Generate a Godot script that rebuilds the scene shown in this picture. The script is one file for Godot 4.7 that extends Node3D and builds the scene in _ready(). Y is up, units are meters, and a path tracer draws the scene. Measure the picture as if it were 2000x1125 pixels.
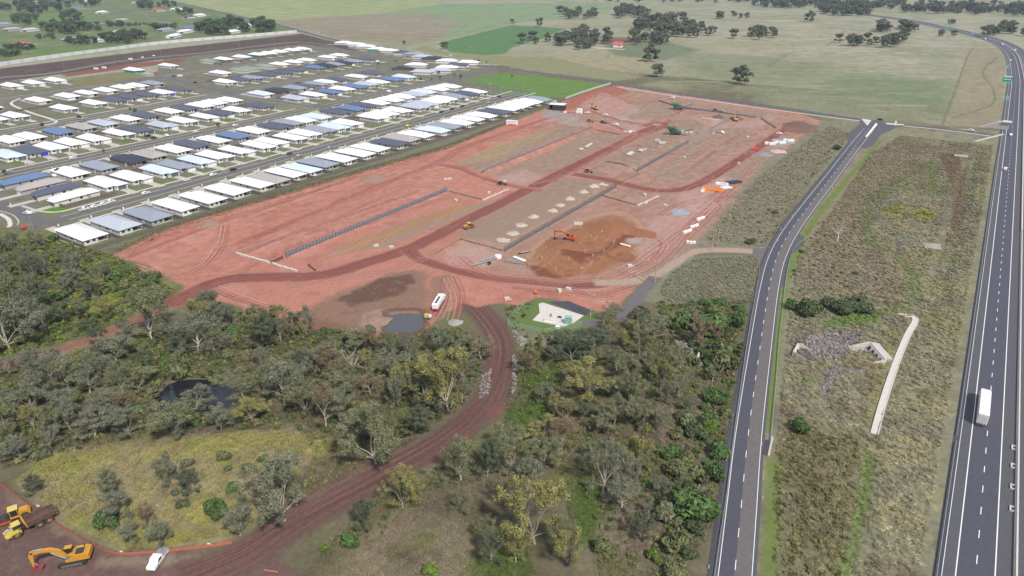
extends Node3D
# Aerial view of a housing estate, an earthworks site, a wooded creek and a highway. Metres, y up, -z along the highway.
var rng := RandomNumberGenerator.new()
var M := {}
var names := {}
var ponds := []
var bumps := []
var swales := []
var roads := []
var fn := FastNoiseLite.new()
var CV := []

func _ready():
	rng.seed = 41
	fn.seed = 7
	fn.frequency = 0.03
	var cam := Camera3D.new()
	cam.name = "camera"
	cam.position = Vector3(0, 120, 0)
	cam.rotation_degrees = Vector3(-25.318, 33.453, 0)
	cam.fov = 44.498
	cam.near = 1.0
	cam.far = 40000.0
	add_child(cam)
	cam.current = true
	var we := WorldEnvironment.new()
	we.name = "air"
	var env := Environment.new()
	var sky := Sky.new()
	var sm := ProceduralSkyMaterial.new()
	sm.sky_top_color = Color(0.80, 0.84, 0.92)
	sm.sky_horizon_color = Color(0.86, 0.88, 0.91)
	sm.ground_horizon_color = Color(0.70, 0.70, 0.68)
	sm.ground_bottom_color = Color(0.45, 0.44, 0.40)
	sm.sky_energy_multiplier = 0.74
	sky.sky_material = sm
	env.background_mode = Environment.BG_SKY
	env.sky = sky
	env.tonemap_mode = Environment.TONE_MAPPER_LINEAR
	env.tonemap_exposure = 1.6
	env.fog_enabled = true
	env.fog_density = 0.00008
	env.fog_light_color = Color(0.78, 0.83, 0.92)
	env.sdfgi_enabled = true
	env.ssao_enabled = true
	env.ssil_enabled = true
	we.environment = env
	add_child(we)
	var sun := DirectionalLight3D.new()
	sun.name = "sun"
	sun.light_energy = 0.85
	sun.light_angular_distance = 6.0
	sun.light_color = Color(1.0, 0.97, 0.935)
	sun.shadow_enabled = true
	sun.rotation_degrees = Vector3(-50, 62, 0)
	add_child(sun)
	materials()
	relief()
	paint_ground()
	build_ground()
	build_water()
	build_roads()
	build_estate()
	build_site()
	build_yard()
	build_highway_things()
	build_drain()
	build_trees()
	build_undergrowth()

# ---------------------------------------------------------------- helpers
func L(r, g, b) -> Color:
	return Color(r, g, b).linear_to_srgb()

func mat(n, r, g, b, rough := 0.8, metal := 0.0):
	var m := StandardMaterial3D.new()
	m.resource_name = n
	m.albedo_color = L(r, g, b)
	m.roughness = rough
	m.metallic = metal
	M[n] = m
	return m

func grain(n, amount, scale, seed_, freq := 0.02, size := 256):
	# a tiling grey grain that multiplies a material's colour
	var f := FastNoiseLite.new()
	f.seed = seed_
	f.frequency = freq
	f.fractal_octaves = 5
	f.fractal_gain = 0.65
	var im: Image = f.get_seamless_image(size, size)
	im.convert(Image.FORMAT_RGBA8)
	for y in size:
		for x in size:
			var v: float = clampf((im.get_pixel(x, y).r - 0.5) * 2.2, -1, 1)
			var k := clampf(1.0 - amount * 0.5 + amount * 0.5 * v, 0, 1)
			k = pow(k, 1.0 / 2.2)
			im.set_pixel(x, y, Color(k, k, k, 1))
	var t := ImageTexture.create_from_image(im)
	for who in n:
		M[who].albedo_texture = t
		M[who].uv1_triplanar = true
		M[who].uv1_world_triplanar = true
		M[who].uv1_scale = Vector3.ONE * scale
	return t

func materials():
	mat("asphalt", 0.090, 0.090, 0.104, 0.85)
	mat("asphalt_worn", 0.140, 0.128, 0.128, 0.9)
	mat("asphalt_street", 0.127, 0.125, 0.127, 0.9)
	mat("asphalt_dark", 0.061, 0.061, 0.076, 0.8)
	mat("asphalt_lane", 0.073, 0.074, 0.098, 0.8)
	mat("road_paint", 0.78, 0.78, 0.76, 0.6)
	mat("concrete", 0.50, 0.48, 0.45, 0.85)
	mat("concrete_old", 0.46, 0.42, 0.36, 0.9)
	mat("concrete_pale", 0.62, 0.58, 0.53, 0.85)
	mat("concrete_grey", 0.36, 0.37, 0.38, 0.85)
	mat("sound_panel", 0.58, 0.60, 0.64, 0.8)
	mat("drive", 0.50, 0.47, 0.42, 0.85)
	mat("sleeper_grey", 0.27, 0.28, 0.32, 0.85)
	mat("steel_post", 0.13, 0.125, 0.13, 0.6, 0.3)
	mat("galvanised", 0.50, 0.52, 0.54, 0.4, 0.6)
	mat("timber_fence", 0.20, 0.175, 0.145, 0.9)
	mat("timber_pale", 0.42, 0.33, 0.22, 0.85)
	mat("wall_cream", 0.62, 0.60, 0.57, 0.85)
	mat("wall_grey", 0.38, 0.37, 0.37, 0.85)
	mat("wall_white", 0.78, 0.78, 0.78, 0.8)
	mat("wall_brick", 0.30, 0.21, 0.17, 0.9)
	mat("wall_wrap", 0.02, 0.33, 0.18, 0.7)
	mat("frame_white", 0.75, 0.75, 0.75, 0.6)
	mat("glass_dark", 0.03, 0.035, 0.045, 0.08)
	mat("door_dark", 0.10, 0.105, 0.12, 0.6)
	mat("door_white", 0.72, 0.72, 0.72, 0.6)
	mat("door_blue", 0.03, 0.06, 0.42, 0.6)
	mat("roof_W", 0.72, 0.73, 0.75, 0.5)
	mat("roof_L", 0.42, 0.46, 0.53, 0.45)
	mat("roof_P", 0.55, 0.64, 0.72, 0.45)
	mat("roof_G", 0.26, 0.29, 0.35, 0.5)
	mat("roof_T", 0.37, 0.345, 0.325, 0.5)
	mat("roof_D", 0.082, 0.092, 0.135, 0.5)
	mat("roof_N", 0.032, 0.036, 0.062, 0.5)
	mat("roof_B", 0.11, 0.18, 0.33, 0.45)
	mat("roof_R", 0.50, 0.09, 0.08, 0.6)
	mat("solar", 0.02, 0.022, 0.035, 0.15)
	mat("truss", 0.38, 0.44, 0.38, 0.8)
	mat("machine_yellow", 0.72, 0.36, 0.04, 0.45)
	mat("machine_pale", 0.78, 0.60, 0.16, 0.5)
	mat("machine_lemon", 0.74, 0.60, 0.08, 0.45)
	mat("machine_orange", 0.62, 0.12, 0.03, 0.5)
	mat("machine_green", 0.05, 0.16, 0.09, 0.6)
	mat("machine_dust", 0.48, 0.27, 0.11, 0.7)
	mat("machine_grey", 0.17, 0.18, 0.20, 0.6)
	mat("tipper_brown", 0.15, 0.085, 0.06, 0.8)
	mat("rubber", 0.035, 0.033, 0.032, 0.9)
	mat("rubber_dusty", 0.085, 0.07, 0.06, 0.95)
	mat("steel_dark", 0.07, 0.065, 0.065, 0.6, 0.3)
	mat("rust_red", 0.33, 0.06, 0.06, 0.8)
	mat("car_white", 0.80, 0.80, 0.80, 0.3)
	mat("car_silver", 0.48, 0.50, 0.52, 0.3, 0.3)
	mat("car_black", 0.02, 0.02, 0.025, 0.25)
	mat("car_blue", 0.03, 0.05, 0.14, 0.3)
	mat("car_red", 0.45, 0.03, 0.03, 0.3)
	mat("car_lime", 0.62, 0.66, 0.08, 0.3)
	mat("lamp_red", 0.5, 0.02, 0.02, 0.3)
	mat("sign_green", 0.01, 0.36, 0.20, 0.5)
	mat("sign_blue", 0.05, 0.38, 0.55, 0.5)
	mat("mesh_orange", 0.45, 0.14, 0.08, 0.8)
	mat("plastic_orange", 0.85, 0.25, 0.03, 0.5)
	mat("plastic_red", 0.62, 0.06, 0.06, 0.5)
	mat("plastic_white", 0.82, 0.82, 0.80, 0.5)
	mat("fence_wire", 0.40, 0.52, 0.45, 0.6)
	mat("tank_teal", 0.22, 0.42, 0.40, 0.6)
	mat("sand_pale", 0.62, 0.52, 0.42, 0.95)
	mat("soil_tan", 0.36, 0.23, 0.17, 0.95)
	mat("soil_dark", 0.20, 0.115, 0.085, 0.95)
	mat("soil_orange", 0.34, 0.14, 0.065, 0.95)
	mat("gravel_blue", 0.30, 0.32, 0.35, 0.95)
	mat("gravel_grey", 0.40, 0.40, 0.39, 0.95)
	mat("rock", 0.19, 0.175, 0.165, 0.9)
	mat("bark_pale", 0.48, 0.44, 0.38, 0.9)
	mat("bark_grey", 0.30, 0.27, 0.23, 0.9)
	mat("bark_dark", 0.12, 0.10, 0.08, 0.9)
	mat("wood_dead", 0.56, 0.53, 0.48, 0.9)
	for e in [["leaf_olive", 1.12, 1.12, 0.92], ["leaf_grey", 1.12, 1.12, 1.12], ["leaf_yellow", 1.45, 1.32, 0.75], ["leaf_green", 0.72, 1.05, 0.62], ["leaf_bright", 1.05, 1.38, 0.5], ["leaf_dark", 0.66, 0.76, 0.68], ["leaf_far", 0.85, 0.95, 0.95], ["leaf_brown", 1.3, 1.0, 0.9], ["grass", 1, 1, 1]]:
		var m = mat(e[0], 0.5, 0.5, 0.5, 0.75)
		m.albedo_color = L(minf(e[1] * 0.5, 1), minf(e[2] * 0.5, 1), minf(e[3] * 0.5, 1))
		m.vertex_color_use_as_albedo = true
		m.backlight_enabled = true
		m.backlight = Color(0.3, 0.3, 0.3)
		m.specular_mode = 0
		m.metallic_specular = 0.25
	grain(["asphalt", "asphalt_street", "asphalt_lane", "asphalt_dark", "asphalt_worn", "concrete", "concrete_pale", "drive", "concrete_grey"], 0.22, 0.09, 3)
	grain(["machine_yellow", "machine_lemon", "machine_pale", "machine_orange", "machine_green", "rust_red", "steel_dark", "machine_grey"], 0.45, 0.6, 9)
	grain(["concrete_old", "sand_pale", "soil_tan", "soil_dark", "soil_orange", "gravel_blue", "gravel_grey", "rock", "tipper_brown", "timber_fence", "rubber_dusty", "machine_dust", "sleeper_grey"], 0.55, 0.17, 5)

func P(s: String) -> PackedVector2Array:
	var out := PackedVector2Array()
	for e in s.strip_edges().split(" ", false):
		var q := e.split(",")
		out.append(Vector2(float(q[0]), float(q[1])))
	return out

func numbered(n: String) -> String:
	names[n] = names.get(n, -1) + 1
	return n if names[n] == 0 else "%s_%03d" % [n, names[n]]

func thing(called: String, label: String, category: String, at := Vector3.ZERO, turn := 0.0, group := "") -> Node3D:
	var o := Node3D.new()
	o.name = numbered(called)
	add_child(o)
	o.position = at
	o.rotation.y = turn
	tag(o, label, category, group)
	return o

func tag(o: Node, label: String, category: String, group := ""):
	o.set_meta("label", label)
	o.set_meta("category", category)
	if group:
		o.set_meta("group", group)

func copy(o: Node3D, label: String, at: Vector3, turn := 0.0, group := "") -> Node3D:
	var stem: String = o.name
	if stem.length() > 4 and stem[stem.length() - 4] == "_" and stem.right(3).is_valid_int():
		stem = stem.left(stem.length() - 4)
	var r: Node3D = o.duplicate()
	r.name = numbered(stem)
	add_child(r)
	r.position = at
	r.rotation.y = turn
	r.set_meta("label", label)
	if group:
		r.set_meta("group", group)
	return r

func S() -> SurfaceTool:
	var st := SurfaceTool.new()
	st.begin(Mesh.PRIMITIVE_TRIANGLES)
	st.set_smooth_group(-1)
	return st

func done(st: SurfaceTool) -> ArrayMesh:
	st.generate_normals()
	return st.commit()

func part(called: String, shape, material, parent: Node, at := Vector3.ZERO, turn := 0.0) -> MeshInstance3D:
	var o := MeshInstance3D.new()
	o.mesh = done(shape) if shape is SurfaceTool else shape
	o.name = called
	o.set_surface_override_material(0, M[material] if material is String else material)
	parent.add_child(o, true)
	o.position = at
	o.rotation.y = turn
	return o

func struct(called: String, shape, material, kind := "structure") -> MeshInstance3D:
	var o := MeshInstance3D.new()
	o.mesh = done(shape) if shape is SurfaceTool else shape
	o.name = numbered(called)
	o.set_surface_override_material(0, M[material] if material is String else material)
	add_child(o)
	o.set_meta("kind", kind)
	return o

func tri(st: SurfaceTool, a: Vector3, b: Vector3, c: Vector3):
	# a, b, c run counter-clockwise seen from outside; Godot wants clockwise
	st.add_vertex(a)
	st.add_vertex(c)
	st.add_vertex(b)

func quad(st: SurfaceTool, a: Vector3, b: Vector3, c: Vector3, d: Vector3):
	tri(st, a, b, c)
	tri(st, a, c, d)

func box(st: SurfaceTool, c: Vector3, s: Vector3, t := Transform3D()):
	var h := s * 0.5
	var v := []
	for i in 8:
		v.append(t * (c + Vector3(h.x if i & 1 else -h.x, h.y if i & 2 else -h.y, h.z if i & 4 else -h.z)))
	quad(st, v[0], v[2], v[3], v[1])
	quad(st, v[4], v[5], v[7], v[6])
	quad(st, v[0], v[4], v[6], v[2])
	quad(st, v[1], v[3], v[7], v[5])
	quad(st, v[2], v[6], v[7], v[3])
	quad(st, v[0], v[1], v[5], v[4])

func bx(c: Vector3, s: Vector3, t := Transform3D()) -> SurfaceTool:
	var st := S()
	box(st, c, s, t)
	return st

func tube(st: SurfaceTool, a: Vector3, b: Vector3, r0: float, r1: float, n := 6, caps := true):
	var d := (b - a).normalized()
	var u := d.cross(Vector3.RIGHT if absf(d.x) < 0.8 else Vector3.FORWARD).normalized()
	var w := d.cross(u)
	for i in n:
		var p := u * cos(TAU * i / n) + w * sin(TAU * i / n)
		var q := u * cos(TAU * (i + 1) / n) + w * sin(TAU * (i + 1) / n)
		quad(st, a + p * r0, a + q * r0, b + q * r1, b + p * r1)
		if caps:
			tri(st, a, a + q * r0, a + p * r0)
			tri(st, b, b + p * r1, b + q * r1)

func tb(a: Vector3, b: Vector3, r0: float, r1 := -1.0, n := 6) -> SurfaceTool:
	var st := S()
	tube(st, a, b, r0, r0 if r1 < 0 else r1, n)
	return st

func prism(st: SurfaceTool, pts: PackedVector2Array, z0: float, z1: float):
	# outline in x,y pushed along z
	if Geometry2D.is_polygon_clockwise(pts):
		pts = pts.duplicate()
		pts.reverse()
	var ix := Geometry2D.triangulate_polygon(pts)
	for i in range(0, ix.size(), 3):
		var a := pts[ix[i]]
		var b := pts[ix[i + 1]]
		var c := pts[ix[i + 2]]
		if (b - a).cross(c - a) < 0:
			var k := b
			b = c
			c = k
		tri(st, Vector3(a.x, a.y, z1), Vector3(b.x, b.y, z1), Vector3(c.x, c.y, z1))
		tri(st, Vector3(a.x, a.y, z0), Vector3(c.x, c.y, z0), Vector3(b.x, b.y, z0))
	for i in pts.size():
		var a := pts[i]
		var b := pts[(i + 1) % pts.size()]
		quad(st, Vector3(a.x, a.y, z0), Vector3(b.x, b.y, z0), Vector3(b.x, b.y, z1), Vector3(a.x, a.y, z1))

func pr(pts: String, z0: float, z1: float) -> SurfaceTool:
	var st := S()
	prism(st, P(pts), z0, z1)
	return st

func slab(pts: PackedVector2Array, y0: float, y1: float) -> SurfaceTool:
	# outline in x,z between two heights
	var st := S()
	var q := PackedVector2Array()
	for p in pts:
		q.append(Vector2(p.x, -p.y))
	if Geometry2D.is_polygon_clockwise(q):
		q.reverse()
	var ix := Geometry2D.triangulate_polygon(q)
	for i in range(0, ix.size(), 3):
		var a := q[ix[i]]
		var b := q[ix[i + 1]]
		var c := q[ix[i + 2]]
		if (b - a).cross(c - a) < 0:
			var k := b
			b = c
			c = k
		tri(st, Vector3(a.x, y1, -a.y), Vector3(b.x, y1, -b.y), Vector3(c.x, y1, -c.y))
	for i in q.size():
		var a := q[i]
		var b := q[(i + 1) % q.size()]
		quad(st, Vector3(a.x, y0, -a.y), Vector3(b.x, y0, -b.y), Vector3(b.x, y1, -b.y), Vector3(a.x, y1, -a.y))
	return st

func smooth(p: PackedVector2Array, step: float) -> PackedVector2Array:
	var out := PackedVector2Array()
	for i in p.size() - 1:
		var a := p[maxi(i - 1, 0)]
		var b := p[i]
		var c := p[i + 1]
		var d := p[mini(i + 2, p.size() - 1)]
		var n := maxi(1, int(ceil(b.distance_to(c) / step)))
		for k in n:
			out.append(b.cubic_interpolate(c, a, d, float(k) / n) if p.size() > 2 else b.lerp(c, float(k) / n))
	out.append(p[p.size() - 1])
	return out

func side(p: PackedVector2Array, i: int) -> Vector2:
	var d := (p[mini(i + 1, p.size() - 1)] - p[maxi(i - 1, 0)]).normalized()
	return Vector2(-d.y, d.x)   # to the right of the way along, seen from above with z towards the viewer

func ribbon(p: PackedVector2Array, a: float, b: float, y: float) -> SurfaceTool:
	# a strip from a to b metres to the right of the line
	var st := S()
	for i in p.size() - 1:
		var s := side(p, i)
		var t := side(p, i + 1)
		var y0 := H(p[i].x, p[i].y) + y
		var y1 := H(p[i + 1].x, p[i + 1].y) + y
		quad(st, V(p[i] + s * a, y0), V(p[i] + s * b, y0), V(p[i + 1] + t * b, y1), V(p[i + 1] + t * a, y1))
	return st

func V(p: Vector2, y: float) -> Vector3:
	return Vector3(p.x, y, p.y)

func strip_box(p: PackedVector2Array, a: float, b: float, y0: float, y1: float) -> SurfaceTool:
	var st := S()
	for i in p.size() - 1:
		var s := side(p, i)
		var t := side(p, i + 1)
		var h0 := H(p[i].x, p[i].y)
		var h1 := H(p[i + 1].x, p[i + 1].y)
		var q := [V(p[i] + s * a, h0), V(p[i] + s * b, h0), V(p[i + 1] + t * b, h1), V(p[i + 1] + t * a, h1)]
		var u := Vector3.UP
		quad(st, q[0] + u * y1, q[1] + u * y1, q[2] + u * y1, q[3] + u * y1)
		quad(st, q[1] + u * y0, q[2] + u * y0, q[2] + u * y1, q[1] + u * y1)
		quad(st, q[3] + u * y0, q[0] + u * y0, q[0] + u * y1, q[3] + u * y1)
		if i == 0:
			quad(st, q[0] + u * y0, q[1] + u * y0, q[1] + u * y1, q[0] + u * y1)
		if i == p.size() - 2:
			quad(st, q[2] + u * y0, q[3] + u * y0, q[3] + u * y1, q[2] + u * y1)
	return st

func nth(n: int) -> String:
	var w := ["first", "second", "third", "fourth", "fifth", "sixth", "seventh", "eighth", "ninth", "tenth", "eleventh", "twelfth"]
	if n <= 12:
		return w[n - 1]
	var e := "th"
	if n % 100 < 10 or n % 100 > 20:
		e = ["th", "st", "nd", "rd", "th", "th", "th", "th", "th", "th"][n % 10]
	return str(n) + e

func G(x: float, z: float, up := 0.0) -> Vector3:
	return Vector3(x, H(x, z) + up, z)

# ---------------------------------------------------------------- relief
func seg_dist(p: Vector2, line: PackedVector2Array) -> float:
	var best := 1e9
	for i in line.size() - 1:
		best = minf(best, p.distance_squared_to(Geometry2D.get_closest_point_to_segment(p, line[i], line[i + 1])))
	return sqrt(best)

func relief():
	# bumps: x, z, radius along and across, turn, height
	bumps = [[-140.4,-70.1, 30, 20, 0.5, 2.6], [-135.2,-87.6, 22, 15, 0.3, 1.4], [-137.3,-252.9, 15, 9, 0.4, 1.3],
		[-117.5,-265.9, 11, 6, 0.1, -1.4], [-133.2,-232.5, 16, 5, 0.4, -1.2], [-126.3,-246.6, 12, 4, 0.4, -1.3], 
		
		[-186.7,-173.6, 14, 7, 0.9, -0.6], [-22.8,-240.5, 14, 7, 0.2, -1.6]]
	ponds = [[-156.4,-166.2, 6.2, 7.0, -0.45, 2.0], [-177.0,-96.5, 12.5, 9.5, -0.6, 1.6]]
	swales = [[P("1.3,-556.6 -0.3,-484.3 1.9,-409.6 1.1,-358.8 1.3,-318.2 2.3,-295.8"), 7.0, 1.0], [P("-10.3,-222.9 -8.0,-199.2 -5.1,-173.5 -2.5,-150.7 -0.2,-131.3"), 6.0, 0.8], [P("-20.2,-210.9 -16.1,-193.9 -9.6,-170.6"), 5.0, 0.7]]
	roads = [P("-20.2,-115.7 -33.3,-169.9 -54.4,-268.3 -60.4,-303.6 -63.4,-339.9 -64.8,-383.1 -66.4,-460.3 -68.4,-542.7 -69.5,-608.5"), P("-126.3,-50.5 -113.3,-64.3 -111.9,-74.5 -109.6,-85.1 -105.5,-102.4 -101.5,-122.9 -101.8,-140.4 -109.5,-159.2 -120.8,-175.7 -136.4,-187.6 -152.5,-196.3 -167.1,-206.9"), P("-60.5,-305.7 -71.2,-303.6 -85.0,-295.9 -93.8,-287.3 -96.4,-269.7 -100.1,-251.2"), P("-96.4,-250.6 -94.5,-233.5 -92.1,-216.8 -94.8,-207.4 -101.8,-200.9"), P("-244.9,-71.2 -241.4,-78.8 -237.6,-93.4 -237.6,-109.7 -239.1,-126.8 -243.0,-143.7 -242.5,-154.1")]

func H(x: float, z: float) -> float:
	var h := 0.0
	if x < -500 or x > 60 or z < -760 or z > -20:
		return 0.0
	if x > -300 and x < -2:
		for b in bumps:
			var dx: float = x - b[0]
			var dz: float = z - b[1]
			if absf(dx) < 70 and absf(dz) < 70:
				var c := cos(b[4])
				var s := sin(b[4])
				var u: float = (dx * c + dz * s) / b[2]
				var v: float = (dz * c - dx * s) / b[3]
				var q := u * u + v * v
				if q < 6:
					h += b[5] * exp(-q * 1.2)
		for b in ponds:
			var dx: float = x - b[0]
			var dz: float = z - b[1]
			if absf(dx) > 40 or absf(dz) > 40:
				continue
			var u: float = (dx * 0.834 - dz * 0.551) / b[2]
			var v: float = (dx * 0.551 + dz * 0.834) / b[3]
			var q := pow(absf(u), 4) + pow(absf(v), 4)
			h -= b[5] * (1.0 - smoothstep(0.5, 1.5, q))
		# terraces held by the two long retaining walls
		if z < -182 and z > -298 and x < -238.6:
			h += 1.9 * smoothstep(-275, -245, x) * smoothstep(-182, -186, z) * smoothstep(-298, -294, z)
		if z < -334 and z > -481 and x < -243.8:
			h += 1.9 * smoothstep(-280, -250, x) * smoothstep(-334, -338, z) * smoothstep(-481, -476, z)
		if z < -241 and z > -358 and x < -164.2 and x > -206:
			h += 1.8 * smoothstep(-205, -172, x) * smoothstep(-241, -245, z) * smoothstep(-358, -348, z)
		if z < -393 and z > -570 and x < -168.2 and x > -206:
			h += 1.8 * smoothstep(-205, -176, x) * smoothstep(-393, -397, z) * smoothstep(-570, -560, z)
	if x > -60 and x < 16:
		for s in swales:
			var d := seg_dist(Vector2(x, z), s[0])
			if d < s[1]:
				h -= s[2] * (1.0 - smoothstep(0.2, 1.0, d / s[1]))
	if x > -300 and x < 12 and z > -330:
		var wild := fn.get_noise_2d(x, z) * 0.9
		wild *= smoothstep(12, 4, x) * smoothstep(-330, -300, z) * smoothstep(-20, -40, z)
		if z < -150 and x < -60:
			wild *= 0.15
		if wild != 0.0:
			var d := 1e9
			for r in roads:
				d = minf(d, seg_dist(Vector2(x, z), r))
			for b in ponds:
				d = minf(d, Vector2(x - b[0], z - b[1]).length() - b[2] * 1.1)
			h += wild * smoothstep(6, 14, d)
	return h

# ---------------------------------------------------------------- ground colours, painted as the soil and grass lie
func canvas(x0, z0, x1, z1, px, c: Color):
	var im := Image.create_empty(int((x1 - x0) / px), int((z1 - z0) / px), false, Image.FORMAT_RGBA8)
	im.fill(c)
	CV.append({"im": im, "x": float(x0), "z": float(z0), "s": float(px), "w": im.get_width(), "h": im.get_height()})

func rough_line(p: PackedVector2Array, amount: float, step := 3.0, close := true) -> PackedVector2Array:
	var out := PackedVector2Array()
	var n := p.size() if close else p.size() - 1
	for i in n:
		var a := p[i]
		var b := p[(i + 1) % p.size()]
		var k := clampi(int(a.distance_to(b) / step), 1, 60)
		for j in k:
			var q := a.lerp(b, float(j) / k)
			out.append(q + Vector2(fn.get_noise_2d(q.x * 5, q.y * 5), fn.get_noise_2d(q.x * 5 + 900, q.y * 5)) * amount * 2.0)
	if not close:
		out.append(p[p.size() - 1])
	return out

func fill_on(k, q: PackedVector2Array, c: Color, soft: float, a: float):
	var s: float = k.s
	var r := Rect2(q[0], Vector2.ZERO)
	for p in q:
		r = r.expand(p)
	r = r.grow(soft * 1.5 + s * 2)
	var x0 := maxi(0, int((r.position.x - k.x) / s))
	var y0 := maxi(0, int((r.position.y - k.z) / s))
	var x1 := mini(k.w, int((r.end.x - k.x) / s) + 1)
	var y1 := mini(k.h, int((r.end.y - k.z) / s) + 1)
	if x1 - x0 < 2 or y1 - y0 < 2:
		return
	var n := 0
	if soft > s * 1.2:
		n = clampi(int(round(log(soft / s) / log(2.0))), 0, 6)
	var m := 1 << n
	var w := int(ceil(float(x1 - x0) / m)) * m
	var h := int(ceil(float(y1 - y0) / m)) * m
	var im := Image.create_empty(w, h, false, Image.FORMAT_RGBA8)
	im.fill(Color(c.r, c.g, c.b, 0))
	var ink := Color(c.r, c.g, c.b, a)
	var cnt := q.size()
	var xs := PackedFloat32Array(); var ys := PackedFloat32Array()
	for p in q:
		xs.append((p.x - k.x) / s - x0)
		ys.append((p.y - k.z) / s - y0)
	var rows := []
	rows.resize(h)
	for i in cnt:
		var j := (i + 1) % cnt
		var ya := ys[i]; var yb := ys[j]; var xa := xs[i]; var xb := xs[j]
		if ya == yb:
			continue
		if ya > yb:
			var t := ya
			ya = yb
			yb = t
			t = xa
			xa = xb
			xb = t
		var f := (xb - xa) / (yb - ya)
		for y in range(maxi(0, int(ceil(ya - 0.5))), mini(h, int(ceil(yb - 0.5)))):
			if rows[y] == null:
				rows[y] = PackedFloat32Array()
			rows[y].append(xa + (y + 0.5 - ya) * f)
	for y in h:
		if rows[y] == null:
			continue
		var e: PackedFloat32Array = rows[y]
		e.sort()
		for i in range(0, e.size() - 1, 2):
			var l := maxi(0, int(round(e[i])))
			var rr := mini(w, int(round(e[i + 1])))
			if rr > l:
				im.fill_rect(Rect2i(l, y, rr - l, 1), ink)
	if n > 0:
		for i in n:
			im.shrink_x2()
		im.resize(w, h, Image.INTERPOLATE_CUBIC if n < 3 else Image.INTERPOLATE_BILINEAR)
	k.im.blend_rect(im, Rect2i(0, 0, x1 - x0, y1 - y0), Vector2i(x0, y0))

func area(p: PackedVector2Array, c: Color, soft := 1.5, a := 1.0, rough := 1.0):
	var q := rough_line(p, rough) if rough > 0 else p
	for k in CV:
		fill_on(k, q, c, soft, a)

func stroke(p: PackedVector2Array, width: float, c: Color, a := 1.0, soft := 0.6, rough := 0.3):
	var l := smooth(p, 4.0)
	for k in CV:
		var w := maxf(width, k.s * 1.2)
		var aa := a * minf(1.0, width / w)
		var q := PackedVector2Array()
		var back := PackedVector2Array()
		for i in l.size():
			var s := side(l, i)
			var e := fn.get_noise_2d(l[i].x * 6, l[i].y * 6) * rough
			q.append(l[i] + s * (w * 0.5 + e))
			back.append(l[i] - s * (w * 0.5 - e * 0.5))
		back.reverse()
		q.append_array(back)
		fill_on(k, q, c, soft, aa)

var brushes := {}
func brush(c: Color, kind: int, px: int) -> Image:
	var key := [c, kind, px]
	if not brushes.has(key):
		var base := [c, kind]
		if not brushes.has(base):
			var im := Image.create_empty(40, 40, false, Image.FORMAT_RGBA8)
			var f := FastNoiseLite.new()
			f.seed = 100 + kind
			f.frequency = 0.07
			for y in 40:
				for x in 40:
					var d := Vector2(x - 19.5, y - 19.5).length() / 20.0
					var v := clampf((1.0 - d) * 1.6 + f.get_noise_2d(x, y) * 1.3 - 0.25, 0, 1)
					im.set_pixel(x, y, Color(c.r, c.g, c.b, v * (1.0 - smoothstep(0.75, 1.0, d)) * c.a))
			brushes[base] = im
		var b: Image = brushes[base].duplicate()
		b.resize(px, px, Image.INTERPOLATE_BILINEAR if px > 12 else Image.INTERPOLATE_TRILINEAR)
		brushes[key] = b
	return brushes[key]

func mottle(p: PackedVector2Array, per100: float, lo: float, hi: float, colors: Array, a := 0.5, far := true):
	# irregular patches of the given colours scattered over an area
	var r := Rect2(p[0], Vector2.ZERO)
	for q in p:
		r = r.expand(q)
	for k in CV:
		if hi / k.s < 2.5 or (not far and k.s > 1.0):
			continue
		var rr := r.intersection(Rect2(k.x, k.z, k.w * k.s, k.h * k.s))
		if rr.size.x <= 0 or rr.size.y <= 0:
			continue
		var n := mini(int(rr.get_area() / 100.0 * per100), 26000)
		for i in n:
			var at := rr.position + Vector2(rng.randf(), rng.randf()) * rr.size
			if not Geometry2D.is_point_in_polygon(at, p):
				continue
			var size := lerpf(lo, hi, pow(rng.randf(), 1.6)) / float(k.s)
			if size < 2.0:
				continue
			var px := int(pow(1.35, round(log(size) / log(1.35)))) + 1
			var c: Color = colors[rng.randi() % colors.size()]
			c.a = a * [0.55, 0.8, 1.0][rng.randi() % 3]
			var b := brush(c, rng.randi() % 4, px)
			k.im.blend_rect(b, Rect2i(0, 0, px, px), Vector2i(int((at.x - k.x) / k.s) - px / 2, int((at.y - k.z) / k.s) - px / 2))

func ruts(p: PackedVector2Array, spread: float, n: int, c: Color, c2: Color, a := 0.35, w := 0.55):
	# wheel tracks that run side by side and wander
	for i in n:
		var off := rng.randf_range(-spread, spread)
		var ph := rng.randf() * 9.0
		for s in [-0.95, 0.95]:
			var l := smooth(p, 5.0)
			var q := PackedVector2Array()
			for j in l.size():
				q.append(l[j] + side(l, j) * (off + s + sin(j * 0.35 + ph) * 0.5))
			for k in CV:
				if k.s < 0.5:
					var ww := maxf(w, k.s * 1.2)
					var a2 := PackedVector2Array()
					var b2 := PackedVector2Array()
					for j in q.size():
						a2.append(q[j] + side(q, j) * ww * 0.5)
						b2.append(q[j] - side(q, j) * ww * 0.5)
					b2.reverse()
					a2.append_array(b2)
					fill_on(k, a2, c if i % 2 == 0 else c2, 0.3, a)

func loops(at: Vector2, r: float, n: int, c: Color, a := 0.3):
	for i in n:
		var p := PackedVector2Array()
		var o := at + Vector2(rng.randf_range(-1, 1), rng.randf_range(-1, 1)) * r * 0.5
		var e := rng.randf_range(0.4, 1.0) * r
		var t0 := rng.randf() * TAU
		for j in 14:
			p.append(o + Vector2(cos(t0 + j * 0.4), sin(t0 + j * 0.4) * 1.3) * e)
		stroke(p, 0.5, c, a, 0.3, 0.2)

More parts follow.
